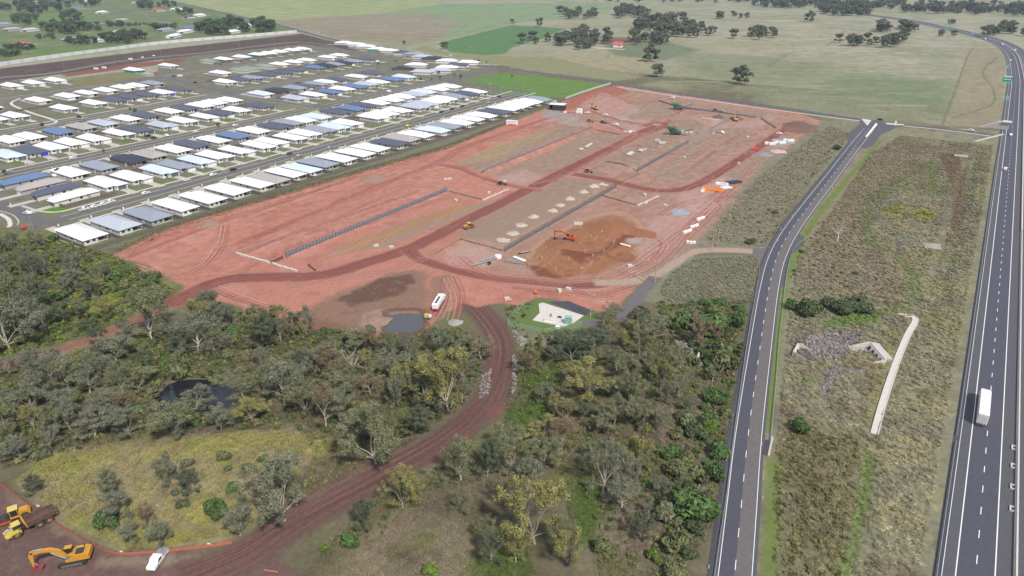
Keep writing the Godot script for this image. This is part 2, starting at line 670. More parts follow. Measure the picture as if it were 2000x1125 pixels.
func paint_ground():
	var dry := L(0.31, 0.315, 0.23)
	canvas(-240, -320, 60, -20, 0.1465, L(0.150, 0.136, 0.085))
	canvas(-500, -760, 60, -20, 0.3614, L(0.150, 0.136, 0.085))
	canvas(-1300, -1500, 300, 100, 0.80, dry)
	canvas(-4000, -5000, 2000, 1000, 3.0, dry)
	var ft := rng.randi()
	# far paddocks
	var all := P("-7899.9,-3356.2 11.5,-8583.2 29.7,-667.6 -74.3,-639.2 -330.5,-689.5 -896.2,-824.6 -2089.5,-1301.7")
	mottle(all, 0.05, 60, 220, [L(0.27, 0.275, 0.17), L(0.36, 0.33, 0.235), L(0.22, 0.245, 0.14), L(0.32, 0.305, 0.21)], 0.6)
	area(P("-3320.1,-1911.1 -1898.9,-2236.5 -1289.7,-1600.9 -1220.1,-1453.0 -1204.1,-1205.0 -1245.0,-1000.2 -2125.9,-1341.6"), L(0.29, 0.33, 0.15), 8, 1, 4)
	mottle(P("-2064.3,-1318.3 -1485.4,-1700.8 -1244.6,-1482.4 -1214.8,-1215.8 -1256.5,-1022.6"), 0.25, 15, 60, [L(0.36, 0.38, 0.2), L(0.2, 0.26, 0.11), L(0.32, 0.33, 0.17)], 0.5)
	area(P("-1235.1,-992.0 -1195.7,-1228.4 -1100.6,-1327.8 -920.5,-1214.6 -726.0,-910.3 -727.0,-826.7 -877.1,-828.2"), L(0.27, 0.235, 0.165), 5, 1, 4)
	mottle(P("-1216.9,-989.7 -1174.9,-1206.8 -1071.6,-1275.0 -918.7,-1186.7 -732.7,-905.8 -744.7,-847.1 -899.8,-850.1"), 0.4, 12, 50, [L(0.31, 0.27, 0.2), L(0.22, 0.2, 0.14), L(0.35, 0.31, 0.24)], 0.5)
	area(P("-1191.9,-1249.0 -1289.7,-1600.9 -1152.9,-1745.0 -917.2,-1900.7 -774.7,-1581.0 -790.9,-1271.1 -799.4,-1209.9 -743.3,-972.6 -723.6,-894.5 -888.9,-1164.4 -1100.4,-1309.5"), L(0.21, 0.285, 0.15), 8, 1, 4)
	mottle(P("-1187.1,-1252.2 -1128.2,-1707.6 -917.2,-1900.7 -774.7,-1581.0 -799.4,-1209.9 -737.9,-938.4"), 0.2, 15, 60, [L(0.25, 0.31, 0.18), L(0.17, 0.24, 0.12), L(0.3, 0.31, 0.2)], 0.5)
	area(P("-709.3,-870.5 -781.2,-1182.4 -661.0,-1176.0 -606.9,-1006.7 -587.1,-888.6 -551.1,-815.4 -567.7,-791.7 -624.5,-793.1"), L(0.10, 0.20, 0.08), 4, 1, 2)
	area(P("-699.8,-829.2 -617.7,-784.4 -539.3,-798.0 -481.0,-824.3 -373.5,-770.5 -315.4,-740.5 -331.2,-697.0 -479.3,-725.5 -552.1,-742.1 -694.1,-788.7"), L(0.24, 0.24, 0.13), 4, 1, 2)
	area(P("-481.0,-824.3 -454.8,-918.9 -353.1,-873.5 -343.7,-790.2 -368.1,-759.6 -435.5,-796.7"), L(0.31, 0.28, 0.18), 3, 1, 2)
	area(P("-525.8,-1042.5 -440.1,-1081.8 -346.8,-1004.0 -347.8,-877.1 -423.6,-886.9"), L(0.14, 0.18, 0.10), 6, 0.8, 3)
	area(P("-378.2,-969.5 -251.2,-988.3 -168.9,-956.6 -158.5,-803.1 -250.3,-783.5 -311.7,-836.2"), L(0.20, 0.225, 0.125), 12, 0.7, 4)
	area(P("-150.2,-849.6 -100.2,-874.2 -34.4,-865.9 -30.2,-752.3 -53.8,-722.5 -120.7,-762.1"), L(0.13, 0.19, 0.10), 10, 0.75, 4)
	area(P("-231.3,-915.4 -141.2,-900.2 -24.5,-891.6 -23.6,-689.6 -58.2,-631.4 -136.9,-667.5 -198.1,-704.2"), L(0.19, 0.225, 0.12), 14, 0.55, 4)
	mottle(P("-338.7,-725.1 -328.1,-878.7 -184.4,-973.7 -26.9,-931.1 -20.3,-645.4 -74.3,-639.2 -214.2,-677.0"), 1.1, 4, 22, [L(0.15, 0.19, 0.095), L(0.31, 0.30, 0.2), L(0.2, 0.22, 0.13), L(0.27, 0.25, 0.17)], 0.5)
	mottle(P("-536.6,-1628.5 -9.9,-1560.7 -19.7,-980.4 -240.2,-948.1"), 0.35, 12, 50, [L(0.385, 0.355, 0.25), L(0.25, 0.25, 0.165), L(0.42, 0.38, 0.28), L(0.30, 0.28, 0.195)], 0.7)
	area(P("-37.9,-1347.5 4.8,-1222.5 17.8,-681.6 6.7,-652.4 -23.6,-643.2 -29.4,-974.0"), L(0.29, 0.25, 0.17), 5, 0.8, 3)
	mottle(P("-38.3,-1229.2 6.6,-1190.3 18.0,-670.6 -20.3,-645.4"), 2.5, 3, 14, [L(0.22, 0.2, 0.13), L(0.34, 0.3, 0.19), L(0.2, 0.22, 0.11)], 0.55)
	for e in ["-240.0,-995.7 -230.9,-1066.8 -211.8,-1136.6 -234.4,-1412.4", "-224.1,-958.8 -150.8,-922.5 -82.7,-894.2 -33.5,-885.7", "-293.8,-1491.7 -193.9,-1417.3 -135.2,-1327.4", "-23.6,-643.2 -27.8,-870.2 -33.0,-1132.5 -32.3,-1233.2", "-19.2,-680.3 4.8,-761.2 3.9,-854.8 -10.0,-986.9 0.5,-1154.6", "-225.3,-893.3 -235.6,-1030.3", "-108.7,-1219.8 -34.7,-1163.0", "-389.9,-810.6 -313.1,-742.0 -301.4,-653.1", "-428.9,-784.8 -418.8,-847.5 -436.4,-897.6"]:
		stroke(P(e), 2.2, L(0.15, 0.165, 0.09), 0.7, 1.0, 1.0)
	area(P("-539.8,-1087.9 -491.7,-1101.0 -454.9,-1038.5 -506.4,-1004.5"), L(0.17, 0.1, 0.075), 4, 0.8, 2)
	for e in [["-338.7,-725.1 -328.1,-878.7 -207.3,-1082.3 -29.4,-974.0 -20.3,-645.4 -74.3,-639.2 -214.2,-677.0", 90, [L(0.17, 0.19, 0.11), L(0.34, 0.32, 0.23), L(0.24, 0.24, 0.15)]], ["-561.7,-1702.6 18.3,-1834.9 -19.7,-980.4 -244.2,-962.8 -496.3,-1239.3", 130, [L(0.45, 0.41, 0.31), L(0.23, 0.22, 0.15), L(0.34, 0.30, 0.23)]], ["-2064.3,-1318.3 -1485.4,-1700.8 -1244.6,-1482.4 -1214.8,-1215.8 -1256.5,-1022.6", 40, [L(0.35, 0.37, 0.2), L(0.22, 0.27, 0.12)]], ["-1216.9,-989.7 -1174.9,-1206.8 -1071.6,-1275.0 -918.7,-1186.7 -732.7,-905.8 -744.7,-847.1 -899.8,-850.1", 50, [L(0.34, 0.3, 0.23), L(0.21, 0.19, 0.13)]], ["-1187.1,-1252.2 -1128.2,-1707.6 -799.4,-1978.5 -774.7,-1581.0 -799.4,-1209.9 -737.9,-938.4", 60, [L(0.27, 0.32, 0.2), L(0.16, 0.22, 0.12), L(0.32, 0.3, 0.22)]]]:
		grader_lines(P(e[0]), e[1] * 3, Vector2(0.83, -0.55), 20, 130, e[2], 0.6, 4.0)
	# acreage lots at the upper left
	var acre := P("-3560.3,-1138.9 -2271.7,-1382.5 -1233.9,-978.4 -1013.5,-875.8 -1008.0,-837.6 -1041.7,-618.8 -1013.2,-460.6 -994.9,-291.6")
	area(acre, L(0.155, 0.205, 0.085), 4, 1, 2)
	mottle(acre, 0.5, 10, 45, [L(0.12, 0.19, 0.06), L(0.2, 0.21, 0.11), L(0.1, 0.15, 0.06), L(0.24, 0.23, 0.14)], 0.6)
	area(P("-1084.9,-469.2 -1110.1,-543.1 -1043.0,-565.4 -1017.4,-547.1 -1012.6,-473.0"), L(0.12, 0.21, 0.06), 4, 0.8, 2)
	area(P("-1791.6,-765.1 -1836.5,-918.8 -1564.2,-819.3 -1552.7,-685.6"), L(0.14, 0.22, 0.07), 4, 0.8, 2)
	area(P("-1465.8,-1014.5 -1322.4,-979.0 -1322.9,-948.7 -1348.9,-931.6"), L(0.10, 0.2, 0.07), 2, 0.9, 1)
	stroke(P("-2202.4,-1166.0 -1794.2,-987.5 -1720.7,-995.3 -1467.5,-883.2 -1320.6,-839.0"), 6, L(0.2, 0.2, 0.19), 1, 1, 0)
	stroke(P("-1794.2,-987.5 -1673.8,-949.1 -1625.4,-909.1"), 12, L(0.16, 0.16, 0.16), 1, 2, 0)
	for e in ["-1431.5,-655.3 -1298.6,-666.3", "-1290.6,-519.9 -1282.3,-560.5", "-1441.8,-592.8 -1413.9,-655.5"]:
		stroke(P(e), 4, L(0.34, 0.31, 0.26), 0.8, 1, 1)
	# estate ground
	var est := P("-410.4,-86.9 -863.5,-264.5 -871.4,-340.0 -762.2,-445.3 -955.5,-588.0 -879.9,-757.7 -862.0,-803.0 -499.6,-712.0 -443.4,-655.9 -373.1,-556.0 -333.4,-563.9 -317.6,-528.9 -308.5,-382.3 -315.3,-282.6 -318.9,-229.7 -320.1,-178.9 -314.6,-148.7 -314.6,-142.8 -346.9,-141.2 -365.0,-140.7 -389.3,-133.1")
	area(est, L(0.175, 0.17, 0.125), 1.5, 1, 0.5)
	mottle(est, 3.0, 2, 9, [L(0.13, 0.15, 0.085), L(0.22, 0.205, 0.16), L(0.27, 0.245, 0.2), L(0.12, 0.12, 0.095), L(0.16, 0.175, 0.09)], 0.65)
	area(P("-948.3,-322.3 -969.0,-381.9 -984.0,-583.0 -986.4,-851.8 -845.0,-797.3 -737.5,-732.0 -808.6,-742.3 -869.4,-748.5 -885.0,-594.7 -885.4,-521.8 -866.8,-411.5 -864.2,-336.9 -838.7,-280.9"), L(0.105, 0.078, 0.068), 2, 1, 1)
	mottle(P("-969.0,-381.9 -984.0,-583.0 -986.4,-851.8 -841.3,-783.2 -894.6,-601.4 -874.7,-415.5 -871.4,-340.0"), 1.2, 4, 18, [L(0.14, 0.1, 0.085), L(0.08, 0.06, 0.055), L(0.19, 0.13, 0.11)], 0.6)
	area(P("-864.8,-399.3 -881.3,-485.9 -873.7,-535.3 -874.2,-564.5 -841.6,-528.4 -844.3,-464.3 -841.3,-393.0"), L(0.22, 0.09, 0.065), 3, 0.9, 1)
	area(P("-829.4,-392.4 -825.0,-453.0 -766.8,-442.2 -762.0,-388.9 -774.7,-365.5"), L(0.2, 0.19, 0.095), 2, 0.9, 1)
	stroke(P("-782.9,-379.0 -774.6,-404.0 -780.8,-433.0"), 4, L(0.33, 0.16, 0.1), 0.7, 2, 1)
	area(P("-466.0,-611.9 -459.9,-680.4 -423.5,-682.0 -325.5,-673.5 -326.0,-584.0 -345.2,-574.5 -382.0,-569.3 -417.3,-594.3"), L(0.125, 0.22, 0.055), 1, 1, 0.4)
	mottle(P("-463.7,-613.4 -453.3,-675.7 -329.9,-670.6 -330.6,-587.3 -382.0,-569.3"), 1.5, 4, 16, [L(0.17, 0.25, 0.08), L(0.1, 0.18, 0.05), L(0.22, 0.26, 0.12)], 0.5)
	# lawns in front of the homes
	for row in [[-581.0, 4.0, -432, -590], [-721.0, -4.0, -490, -670], [-640.0, 4.5, -455, -670], [-792.0, 4.0, -320, -370], [-392.0, 6.0, -196, -556], [-456.5, -4.0, -190, -560], [-507.0, 5.5, -190, -400], [-577.5, -4.0, -210, -400], [-356.0, -3.5, -140, -552], [-636.0, 5.0, -240, -410], [-580.0, -4.0, -430, -585], [-507.0, 5.0, -432, -590], [-638.0, 5.0, -455, -670], [-718.5, -4.0, -300, -415]]:
		var z: float = row[2]
		while z > row[3]:
			var wz := rng.randf_range(7.5, 10.5)
			var g: Color = [L(0.12, 0.185, 0.05), L(0.165, 0.195, 0.08), L(0.2, 0.2, 0.11), L(0.14, 0.2, 0.06)][rng.randi() % 4]
			area(PackedVector2Array([Vector2(row[0] - row[1], z), Vector2(row[0] + row[1], z), Vector2(row[0] + row[1], z - wz), Vector2(row[0] - row[1], z - wz)]), g, 0.6, 0.95, 0.3)
			z -= 14.3
	var z2 := -142.0
	while z2 > -552:
		area(PackedVector2Array([Vector2(-326, z2), Vector2(-319.5, z2), Vector2(-319.5, z2 - 11), Vector2(-326, z2 - 11)]), [L(0.13, 0.195, 0.05), L(0.19, 0.2, 0.1), L(0.15, 0.18, 0.07)][rng.randi() % 3], 0.6, 0.95, 0.3)
		z2 -= 15.0
	area(P("-402.7,-159.8 -400.5,-167.4 -392.0,-168.9 -382.9,-163.0 -384.1,-154.6 -394.3,-153.6"), L(0.11, 0.21, 0.03), 0.8, 1, 0.4)
	area(P("-545.2,-397.8 -517.0,-397.1 -509.0,-436.0 -451.7,-406.7 -496.9,-402.4 -528.0,-389.8"), L(0.19, 0.21, 0.09), 1, 0.9, 0.5)
	# grass and scrub west of the site
	area(P("-418.3,-89.3 -387.7,-132.4 -363.5,-140.0 -344.6,-141.2 -313.4,-142.2 -304.0,-142.7 -274.3,-142.4 -249.0,-139.8 -240.3,-127.5 -235.7,-108.7 -236.2,-92.7 -241.1,-78.7 -267.3,-51.2"), L(0.15, 0.155, 0.07), 2, 1, 1.5)
	mottle(P("-406.4,-97.2 -363.5,-140.0 -304.0,-142.7 -251.6,-139.2 -235.7,-108.7 -241.1,-78.7 -267.3,-51.2"), 3.5, 2, 9, [L(0.2, 0.22, 0.055), L(0.1, 0.13, 0.045), L(0.23, 0.2, 0.11), L(0.16, 0.2, 0.04), L(0.12, 0.11, 0.07)], 0.6)
	area(P("-278.6,-112.9 -269.2,-121.9 -249.6,-118.8 -246.4,-105.3 -263.8,-103.4"), L(0.23, 0.26, 0.05), 3, 0.8, 2)
	# rough country between the site road and the highway
	var mid := P("-18.6,-110.5 -33.3,-169.9 -54.4,-268.3 -60.4,-303.6 -63.4,-339.9 -66.4,-460.3 -69.5,-608.5 16.8,-648.6 17.2,-599.2 19.5,-317.2 18.6,-204.2 17.8,-134.6")
	area(mid, L(0.222, 0.218, 0.145), 2, 1, 1)
	mottle(mid, 1.3, 7, 24, [L(0.345, 0.30, 0.165), L(0.18, 0.14, 0.095), L(0.235, 0.21, 0.17), L(0.19, 0.20, 0.095), L(0.30, 0.265, 0.15), L(0.15, 0.13, 0.09)], 0.7)
	mottle(mid, 7, 1.2, 5.5, [L(0.30, 0.285, 0.175), L(0.14, 0.135, 0.09), L(0.24, 0.245, 0.145), L(0.18, 0.168, 0.125), L(0.34, 0.31, 0.195), L(0.175, 0.195, 0.105)], 0.7)
	area(P("-69.7,-381.9 -70.3,-493.6 -56.9,-570.4 -5.3,-568.7 -1.8,-509.8 -30.7,-464.3 -40.2,-401.3 -32.4,-352.2 -45.0,-313.8 -57.4,-320.1"), L(0.225, 0.185, 0.125), 4, 0.65, 3)
	area(P("-49.6,-325.3 -24.3,-342.0 -12.6,-315.2 -10.4,-282.1 -29.7,-277.4 -44.8,-275.9"), L(0.235, 0.2, 0.15), 4, 0.6, 3)
	area(P("-27.2,-177.6 -7.5,-187.8 -3.8,-151.9 -2.0,-130.1 -14.8,-121.7 -20.0,-149.7"), L(0.16, 0.145, 0.085), 4, 0.8, 3)
	mottle(P("-27.2,-177.6 -7.5,-187.8 -3.8,-151.9 -2.0,-130.1 -13.9,-122.3 -20.0,-149.7"), 12, 0.8, 3.5, [L(0.12, 0.13, 0.06), L(0.2, 0.16, 0.11), L(0.23, 0.2, 0.12), L(0.15, 0.12, 0.085)], 0.6)
	for e in [["-17.4,-528.6 -30.7,-464.3 -38.2,-413.0 -36.1,-375.4 -29.8,-349.9 -21.4,-336.5 -11.9,-325.5 -6.9,-306.7 -5.7,-287.8", 4.5, L(0.15, 0.185, 0.075)], ["-21.6,-525.8 -11.3,-441.6", 5.0, L(0.16, 0.2, 0.08)], ["-14.9,-264.0 -25.4,-254.6 -29.5,-248.6", 3.0, L(0.12, 0.2, 0.045)], ["-7.1,-284.2 -11.1,-273.9 -18.5,-265.5", 4.0, L(0.15, 0.19, 0.07)], ["-3.6,-179.6 -2.0,-161.6 -1.5,-141.8 -1.2,-129.9", 2.2, L(0.12, 0.21, 0.045)], ["-7.5,-259.5 -7.3,-223.0 -5.5,-192.0", 3.0, L(0.25, 0.245, 0.1)]]:
		stroke(P(e[0]), e[1], e[2], 0.6, 1.6, 1.2)
	area(P("-29.3,-249.7 -26.1,-258.5 -15.5,-268.4 -10.4,-275.8 -13.4,-265.9 -17.1,-256.3 -24.5,-250.0"), L(0.125, 0.19, 0.055), 1.2, 0.85, 0.8)
	area(P("-72.9,-507.6 -69.4,-514.7 -55.8,-518.9 -12.3,-538.1 -13.9,-521.8 -36.5,-512.9"), L(0.25, 0.24, 0.19), 2, 0.7, 1)
	area(P("-18.7,-543.4 -7.2,-550.9 2.2,-486.0 4.6,-402.2 1.1,-358.8 -0.3,-408.2 -6.6,-480.1"), L(0.17, 0.125, 0.085), 2, 0.8, 1)
	area(P("-35.0,-234.5 -29.9,-242.4 -18.2,-252.4 -16.0,-249.3 -18.5,-234.9 -20.0,-225.9 -29.5,-217.7 -34.5,-228.5"), L(0.15, 0.135, 0.125), 1, 0.9, 1)
	stroke(P("-19.4,-222.4 -20.5,-216.1 -20.6,-208.9 -20.3,-200.6"), 3, L(0.17, 0.16, 0.145), 0.9, 0.8, 0.6)
	stroke(P("-20.7,-217.1 -10.4,-223.9"), 2.0, L(0.14, 0.13, 0.12), 0.9, 0.8, 0.5)
	for e in ["-1.8,-474.6 17.1,-506.1", "-1.2,-389.5 17.3,-415.1", "1.0,-346.3 17.1,-369.3", "-2.3,-288.5 17.2,-306.7"]:
		stroke(P(e), 1.6, L(0.13, 0.13, 0.07), 0.8, 0.5, 0.3)
		stroke(P(e), 0.7, L(0.31, 0.28, 0.2), 0.7, 0.3, 0.2)
	for e in ["-29.5,-172.4 -48.4,-265.0 -52.5,-295.3 -57.4,-361.2 -57.0,-453.3 -55.7,-561.9", "-14.8,-121.7 -21.0,-149.0 -24.0,-161.1"]:
		stroke(P(e), 3.2, L(0.14, 0.2, 0.05), 0.8, 1.0, 0.6)
	for e in ["16.8,-146.8 17.0,-203.2 17.7,-316.0 16.5,-566.6"]:
		stroke(P(e), 4.0, L(0.2, 0.22, 0.085), 0.5, 1.5, 1.0)
	for e in ["-31.0,-392.6 -29.7,-406.2 -24.1,-410.0 -20.8,-402.3 -21.3,-390.6 -26.5,-387.2", "-18.3,-402.0 -15.9,-412.4 -10.0,-413.3 -6.4,-404.1 -9.2,-391.3 -15.1,-389.2"]:
		area(P(e), L(0.26, 0.255, 0.09), 1, 0.9, 0.8)
		mottle(P(e), 40, 0.8, 2.5, [L(0.36, 0.36, 0.08), L(0.14, 0.14, 0.05)], 0.8)
	stroke(P("-17.9,-353.8 -15.4,-333.4"), 3, L(0.16, 0.14, 0.12), 0.6, 1, 1)
	# verge between the site and the road
	var verge := P("-97.6,-284.7 -96.6,-308.2 -99.3,-347.5 -104.1,-391.6 -109.9,-452.6 -106.4,-501.9 -105.4,-609.3 -81.8,-615.8 -74.0,-540.7 -72.3,-443.1 -72.7,-377.9 -69.6,-335.8 -65.5,-307.4 -85.4,-297.1")
	area(verge, L(0.215, 0.2, 0.14), 2, 1, 1.5)
	mottle(verge, 8, 1.2, 5, [L(0.28, 0.26, 0.18), L(0.14, 0.135, 0.095), L(0.2, 0.17, 0.13), L(0.17, 0.185, 0.105)], 0.7)
	area(P("-95.9,-280.2 -67.9,-300.1 -60.6,-277.3 -55.4,-254.9 -82.2,-229.4 -93.0,-230.2 -95.6,-251.2"), L(0.205, 0.2, 0.14), 2, 1, 1.5)
	mottle(P("-95.9,-280.2 -67.9,-300.1 -60.6,-277.3 -55.4,-254.9 -82.2,-229.4 -93.0,-230.2"), 9, 1, 4.5, [L(0.27, 0.24, 0.16), L(0.14, 0.155, 0.07), L(0.19, 0.19, 0.1), L(0.16, 0.2, 0.07)], 0.6)
	# woodland floor
	var bush := P("-271.0,-52.5 -240.0,-78.2 -234.8,-92.0 -236.8,-127.3 -229.6,-139.9 -193.2,-143.8 -163.4,-147.5 -155.6,-157.1 -143.2,-167.5 -145.8,-187.4 -120.1,-185.1 -101.8,-197.1 -90.3,-224.1 -56.1,-251.9 -34.1,-169.4 -19.4,-110.0 -94.9,-60.1 -108.5,-60.6 -132.8,-49.7 -152.0,-45.1 -182.6,-44.4 -215.9,-34.3")
	area(bush, L(0.150, 0.135, 0.085), 2, 0.9, 1)
	mottle(bush, 6, 1.5, 7, [L(0.2, 0.18, 0.12), L(0.1, 0.1, 0.055), L(0.12, 0.135, 0.055), L(0.17, 0.145, 0.1), L(0.13, 0.11, 0.075)], 0.6)
	var tuss := P("-93.2,-61.3 -94.6,-80.3 -95.4,-91.3 -92.9,-101.5 -84.6,-113.8 -75.1,-104.8 -66.1,-92.0 -65.2,-79.7")
	area(tuss, L(0.215, 0.19, 0.135), 3, 0.9, 2)
	mottle(tuss, 22, 0.5, 2.4, [L(0.28, 0.25, 0.18), L(0.14, 0.125, 0.085), L(0.24, 0.21, 0.16), L(0.19, 0.175, 0.11)], 0.6)
	for e in ["-63.1,-169.1 -55.8,-177.1 -48.1,-161.0 -39.9,-150.6 -45.4,-139.7 -54.6,-151.2", "-52.7,-119.6 -44.9,-128.9 -38.4,-113.8 -39.5,-105.4 -47.5,-104.3", "-82.2,-224.4 -71.2,-226.8 -60.3,-207.3 -71.7,-203.9", "-90.3,-144.8 -80.3,-142.5 -73.3,-136.1 -82.7,-135.4", "-120.1,-185.1 -107.5,-188.9 -94.1,-169.3 -100.7,-161.3"]:
		area(P(e), L(0.225, 0.185, 0.145), 3, 0.85, 2)
		mottle(P(e), 14, 0.7, 3, [L(0.29, 0.24, 0.19), L(0.16, 0.13, 0.1), L(0.25, 0.2, 0.15)], 0.5)
	for e in ["-65.1,-124.4 -60.1,-130.0 -53.7,-118.9 -50.2,-109.6 -51.7,-105.0 -59.8,-114.9", "-71.7,-90.1 -62.0,-100.0 -55.9,-94.5 -65.7,-85.7", "-102.6,-158.2 -94.1,-169.3 -89.5,-158.2 -97.4,-153.0", "-96.7,-143.7 -90.7,-154.1 -82.8,-149.8 -85.1,-139.3 -91.2,-135.4", "-105.6,-125.8 -100.1,-135.4 -98.2,-127.9 -102.3,-123.8", "-218.7,-100.5 -211.9,-109.2 -198.6,-111.8 -190.1,-102.2 -199.6,-96.0", "-194.3,-110.7 -191.5,-116.5 -181.9,-111.3 -186.0,-106.8", "-87.5,-135.0 -77.9,-138.5 -79.1,-129.7 -84.9,-128.5"]:
		area(P(e), L(0.095, 0.155, 0.035), 2.5, 0.8, 2)
		mottle(P(e), 8, 0.8, 3, [L(0.12, 0.19, 0.04), L(0.07, 0.11, 0.03), L(0.13, 0.13, 0.07)], 0.6)
	var brown := P("-134.6,-101.0 -122.8,-108.8 -110.4,-113.8 -104.5,-122.0 -106.2,-103.1 -110.0,-85.5 -112.1,-74.7 -113.7,-67.3 -115.5,-64.6 -120.7,-82.1 -123.7,-93.9")
	area(brown, L(0.185, 0.145, 0.11), 2, 0.9, 1)
	mottle(brown, 16, 0.7, 3.5, [L(0.24, 0.19, 0.15), L(0.13, 0.1, 0.075), L(0.17, 0.165, 0.09)], 0.6)
	mottle(bush, 1.0, 8, 22, [L(0.11, 0.12, 0.05), L(0.21, 0.175, 0.13), L(0.14, 0.17, 0.05), L(0.1, 0.085, 0.06)], 0.6)
	# the grassy rise beside the yard
	var rise := P("-180.5,-47.0 -185.6,-58.1 -179.6,-67.2 -163.4,-78.0 -150.4,-87.9 -139.3,-97.9 -127.8,-102.2 -124.3,-93.6 -121.4,-82.7 -118.8,-69.9 -117.2,-63.9 -123.1,-58.2 -136.1,-49.3 -157.1,-46.6")
	area(rise, L(0.285, 0.25, 0.15), 2, 1, 1.5)
	mottle(rise, 2.5, 5, 14, [L(0.32, 0.31, 0.10), L(0.23, 0.19, 0.14), L(0.33, 0.28, 0.19), L(0.25, 0.25, 0.08)], 0.7)
	mottle(rise, 16, 0.7, 4, [L(0.33, 0.33, 0.1), L(0.2, 0.17, 0.11), L(0.29, 0.27, 0.13), L(0.24, 0.27, 0.06), L(0.17, 0.16, 0.08), L(0.3, 0.25, 0.18)], 0.65)
	for e in ["-180.5,-47.0 -186.7,-53.5 -183.3,-59.6 -177.0,-67.1 -168.5,-69.4 -172.4,-59.3 -176.0,-52.2", "-158.9,-47.4 -144.4,-49.2 -132.0,-52.8 -119.4,-63.5 -120.4,-67.0 -125.5,-59.9 -135.1,-53.5 -146.7,-50.5 -157.5,-50.3", "-156.5,-73.5 -147.1,-88.7 -133.7,-100.3 -132.4,-92.0 -145.5,-79.6"]:
		area(P(e), L(0.27, 0.29, 0.06), 2, 0.5, 2)
	# yard with the parked machines, and the haul road through the wood
	var dark := L(0.145, 0.092, 0.082)
	area(P("-196.5,-33.1 -183.1,-44.6 -168.2,-44.9 -152.0,-45.1 -140.2,-46.9 -130.7,-51.4 -115.9,-62.9 -112.0,-68.8 -87.9,-64.7 -156.9,-19.1"), dark, 1.2, 1, 1)
	area(P("-139.4,-45.3 -128.7,-52.0 -116.2,-62.4 -112.0,-66.0 -118.3,-57.5 -125.3,-49.9 -135.6,-44.4"), L(0.24, 0.195, 0.145), 1, 0.85, 0.8)
	area(P("-182.6,-44.4 -170.0,-45.2 -156.3,-46.1 -144.5,-47.0 -147.7,-45.2 -162.0,-44.3 -173.6,-42.8"), L(0.23, 0.18, 0.145), 1, 0.7, 0.8)
	mottle(P("-193.3,-37.4 -167.6,-44.7 -139.9,-46.8 -116.2,-62.4 -94.4,-65.1 -157.0,-23.7"), 18, 0.5, 4, [L(0.19, 0.13, 0.115), L(0.1, 0.065, 0.06), L(0.16, 0.105, 0.09), L(0.22, 0.16, 0.14)], 0.5)
	var haul := P("-117.1,-51.7 -112.1,-63.4 -111.2,-74.0 -109.2,-84.7 -105.2,-102.1 -101.6,-120.7 -102.1,-139.5 -109.5,-158.4 -120.7,-174.9 -135.7,-186.6 -151.6,-195.2 -166.8,-207.2")
	stroke(haul, 10.5, L(0.135, 0.095, 0.075), 0.8, 1.5, 1.2)
	stroke(haul, 8.2, L(0.135, 0.078, 0.066), 1, 0.9, 0.7)
	ruts(haul, 2.6, 7, L(0.2, 0.115, 0.095), L(0.1, 0.052, 0.045), 0.5, 0.6)
	stroke(P("-115.8,-77.9 -113.7,-88.9 -110.5,-103.9"), 2.2, L(0.2, 0.13, 0.11), 0.5, 1, 0.8)
	area(P("-100.3,-138.2 -98.2,-145.9 -94.5,-139.0 -94.8,-133.0"), L(0.2, 0.09, 0.07), 1.5, 0.8, 1)
	# red track at the left
	stroke(P("-248.3,-63.8 -244.9,-71.2 -241.4,-78.8 -237.6,-93.4 -237.6,-109.7 -239.1,-126.8 -243.0,-143.7 -242.5,-154.1"), 7.5, L(0.25, 0.17, 0.115), 0.9, 1, 0.8)
	stroke(P("-249.7,-64.3 -242.8,-79.5 -239.0,-94.2 -239.1,-110.6 -239.9,-127.3 -243.9,-144.3 -241.7,-155.8"), 4.2, L(0.27, 0.115, 0.085), 0.9, 0.8, 0.6)
	paint_site()

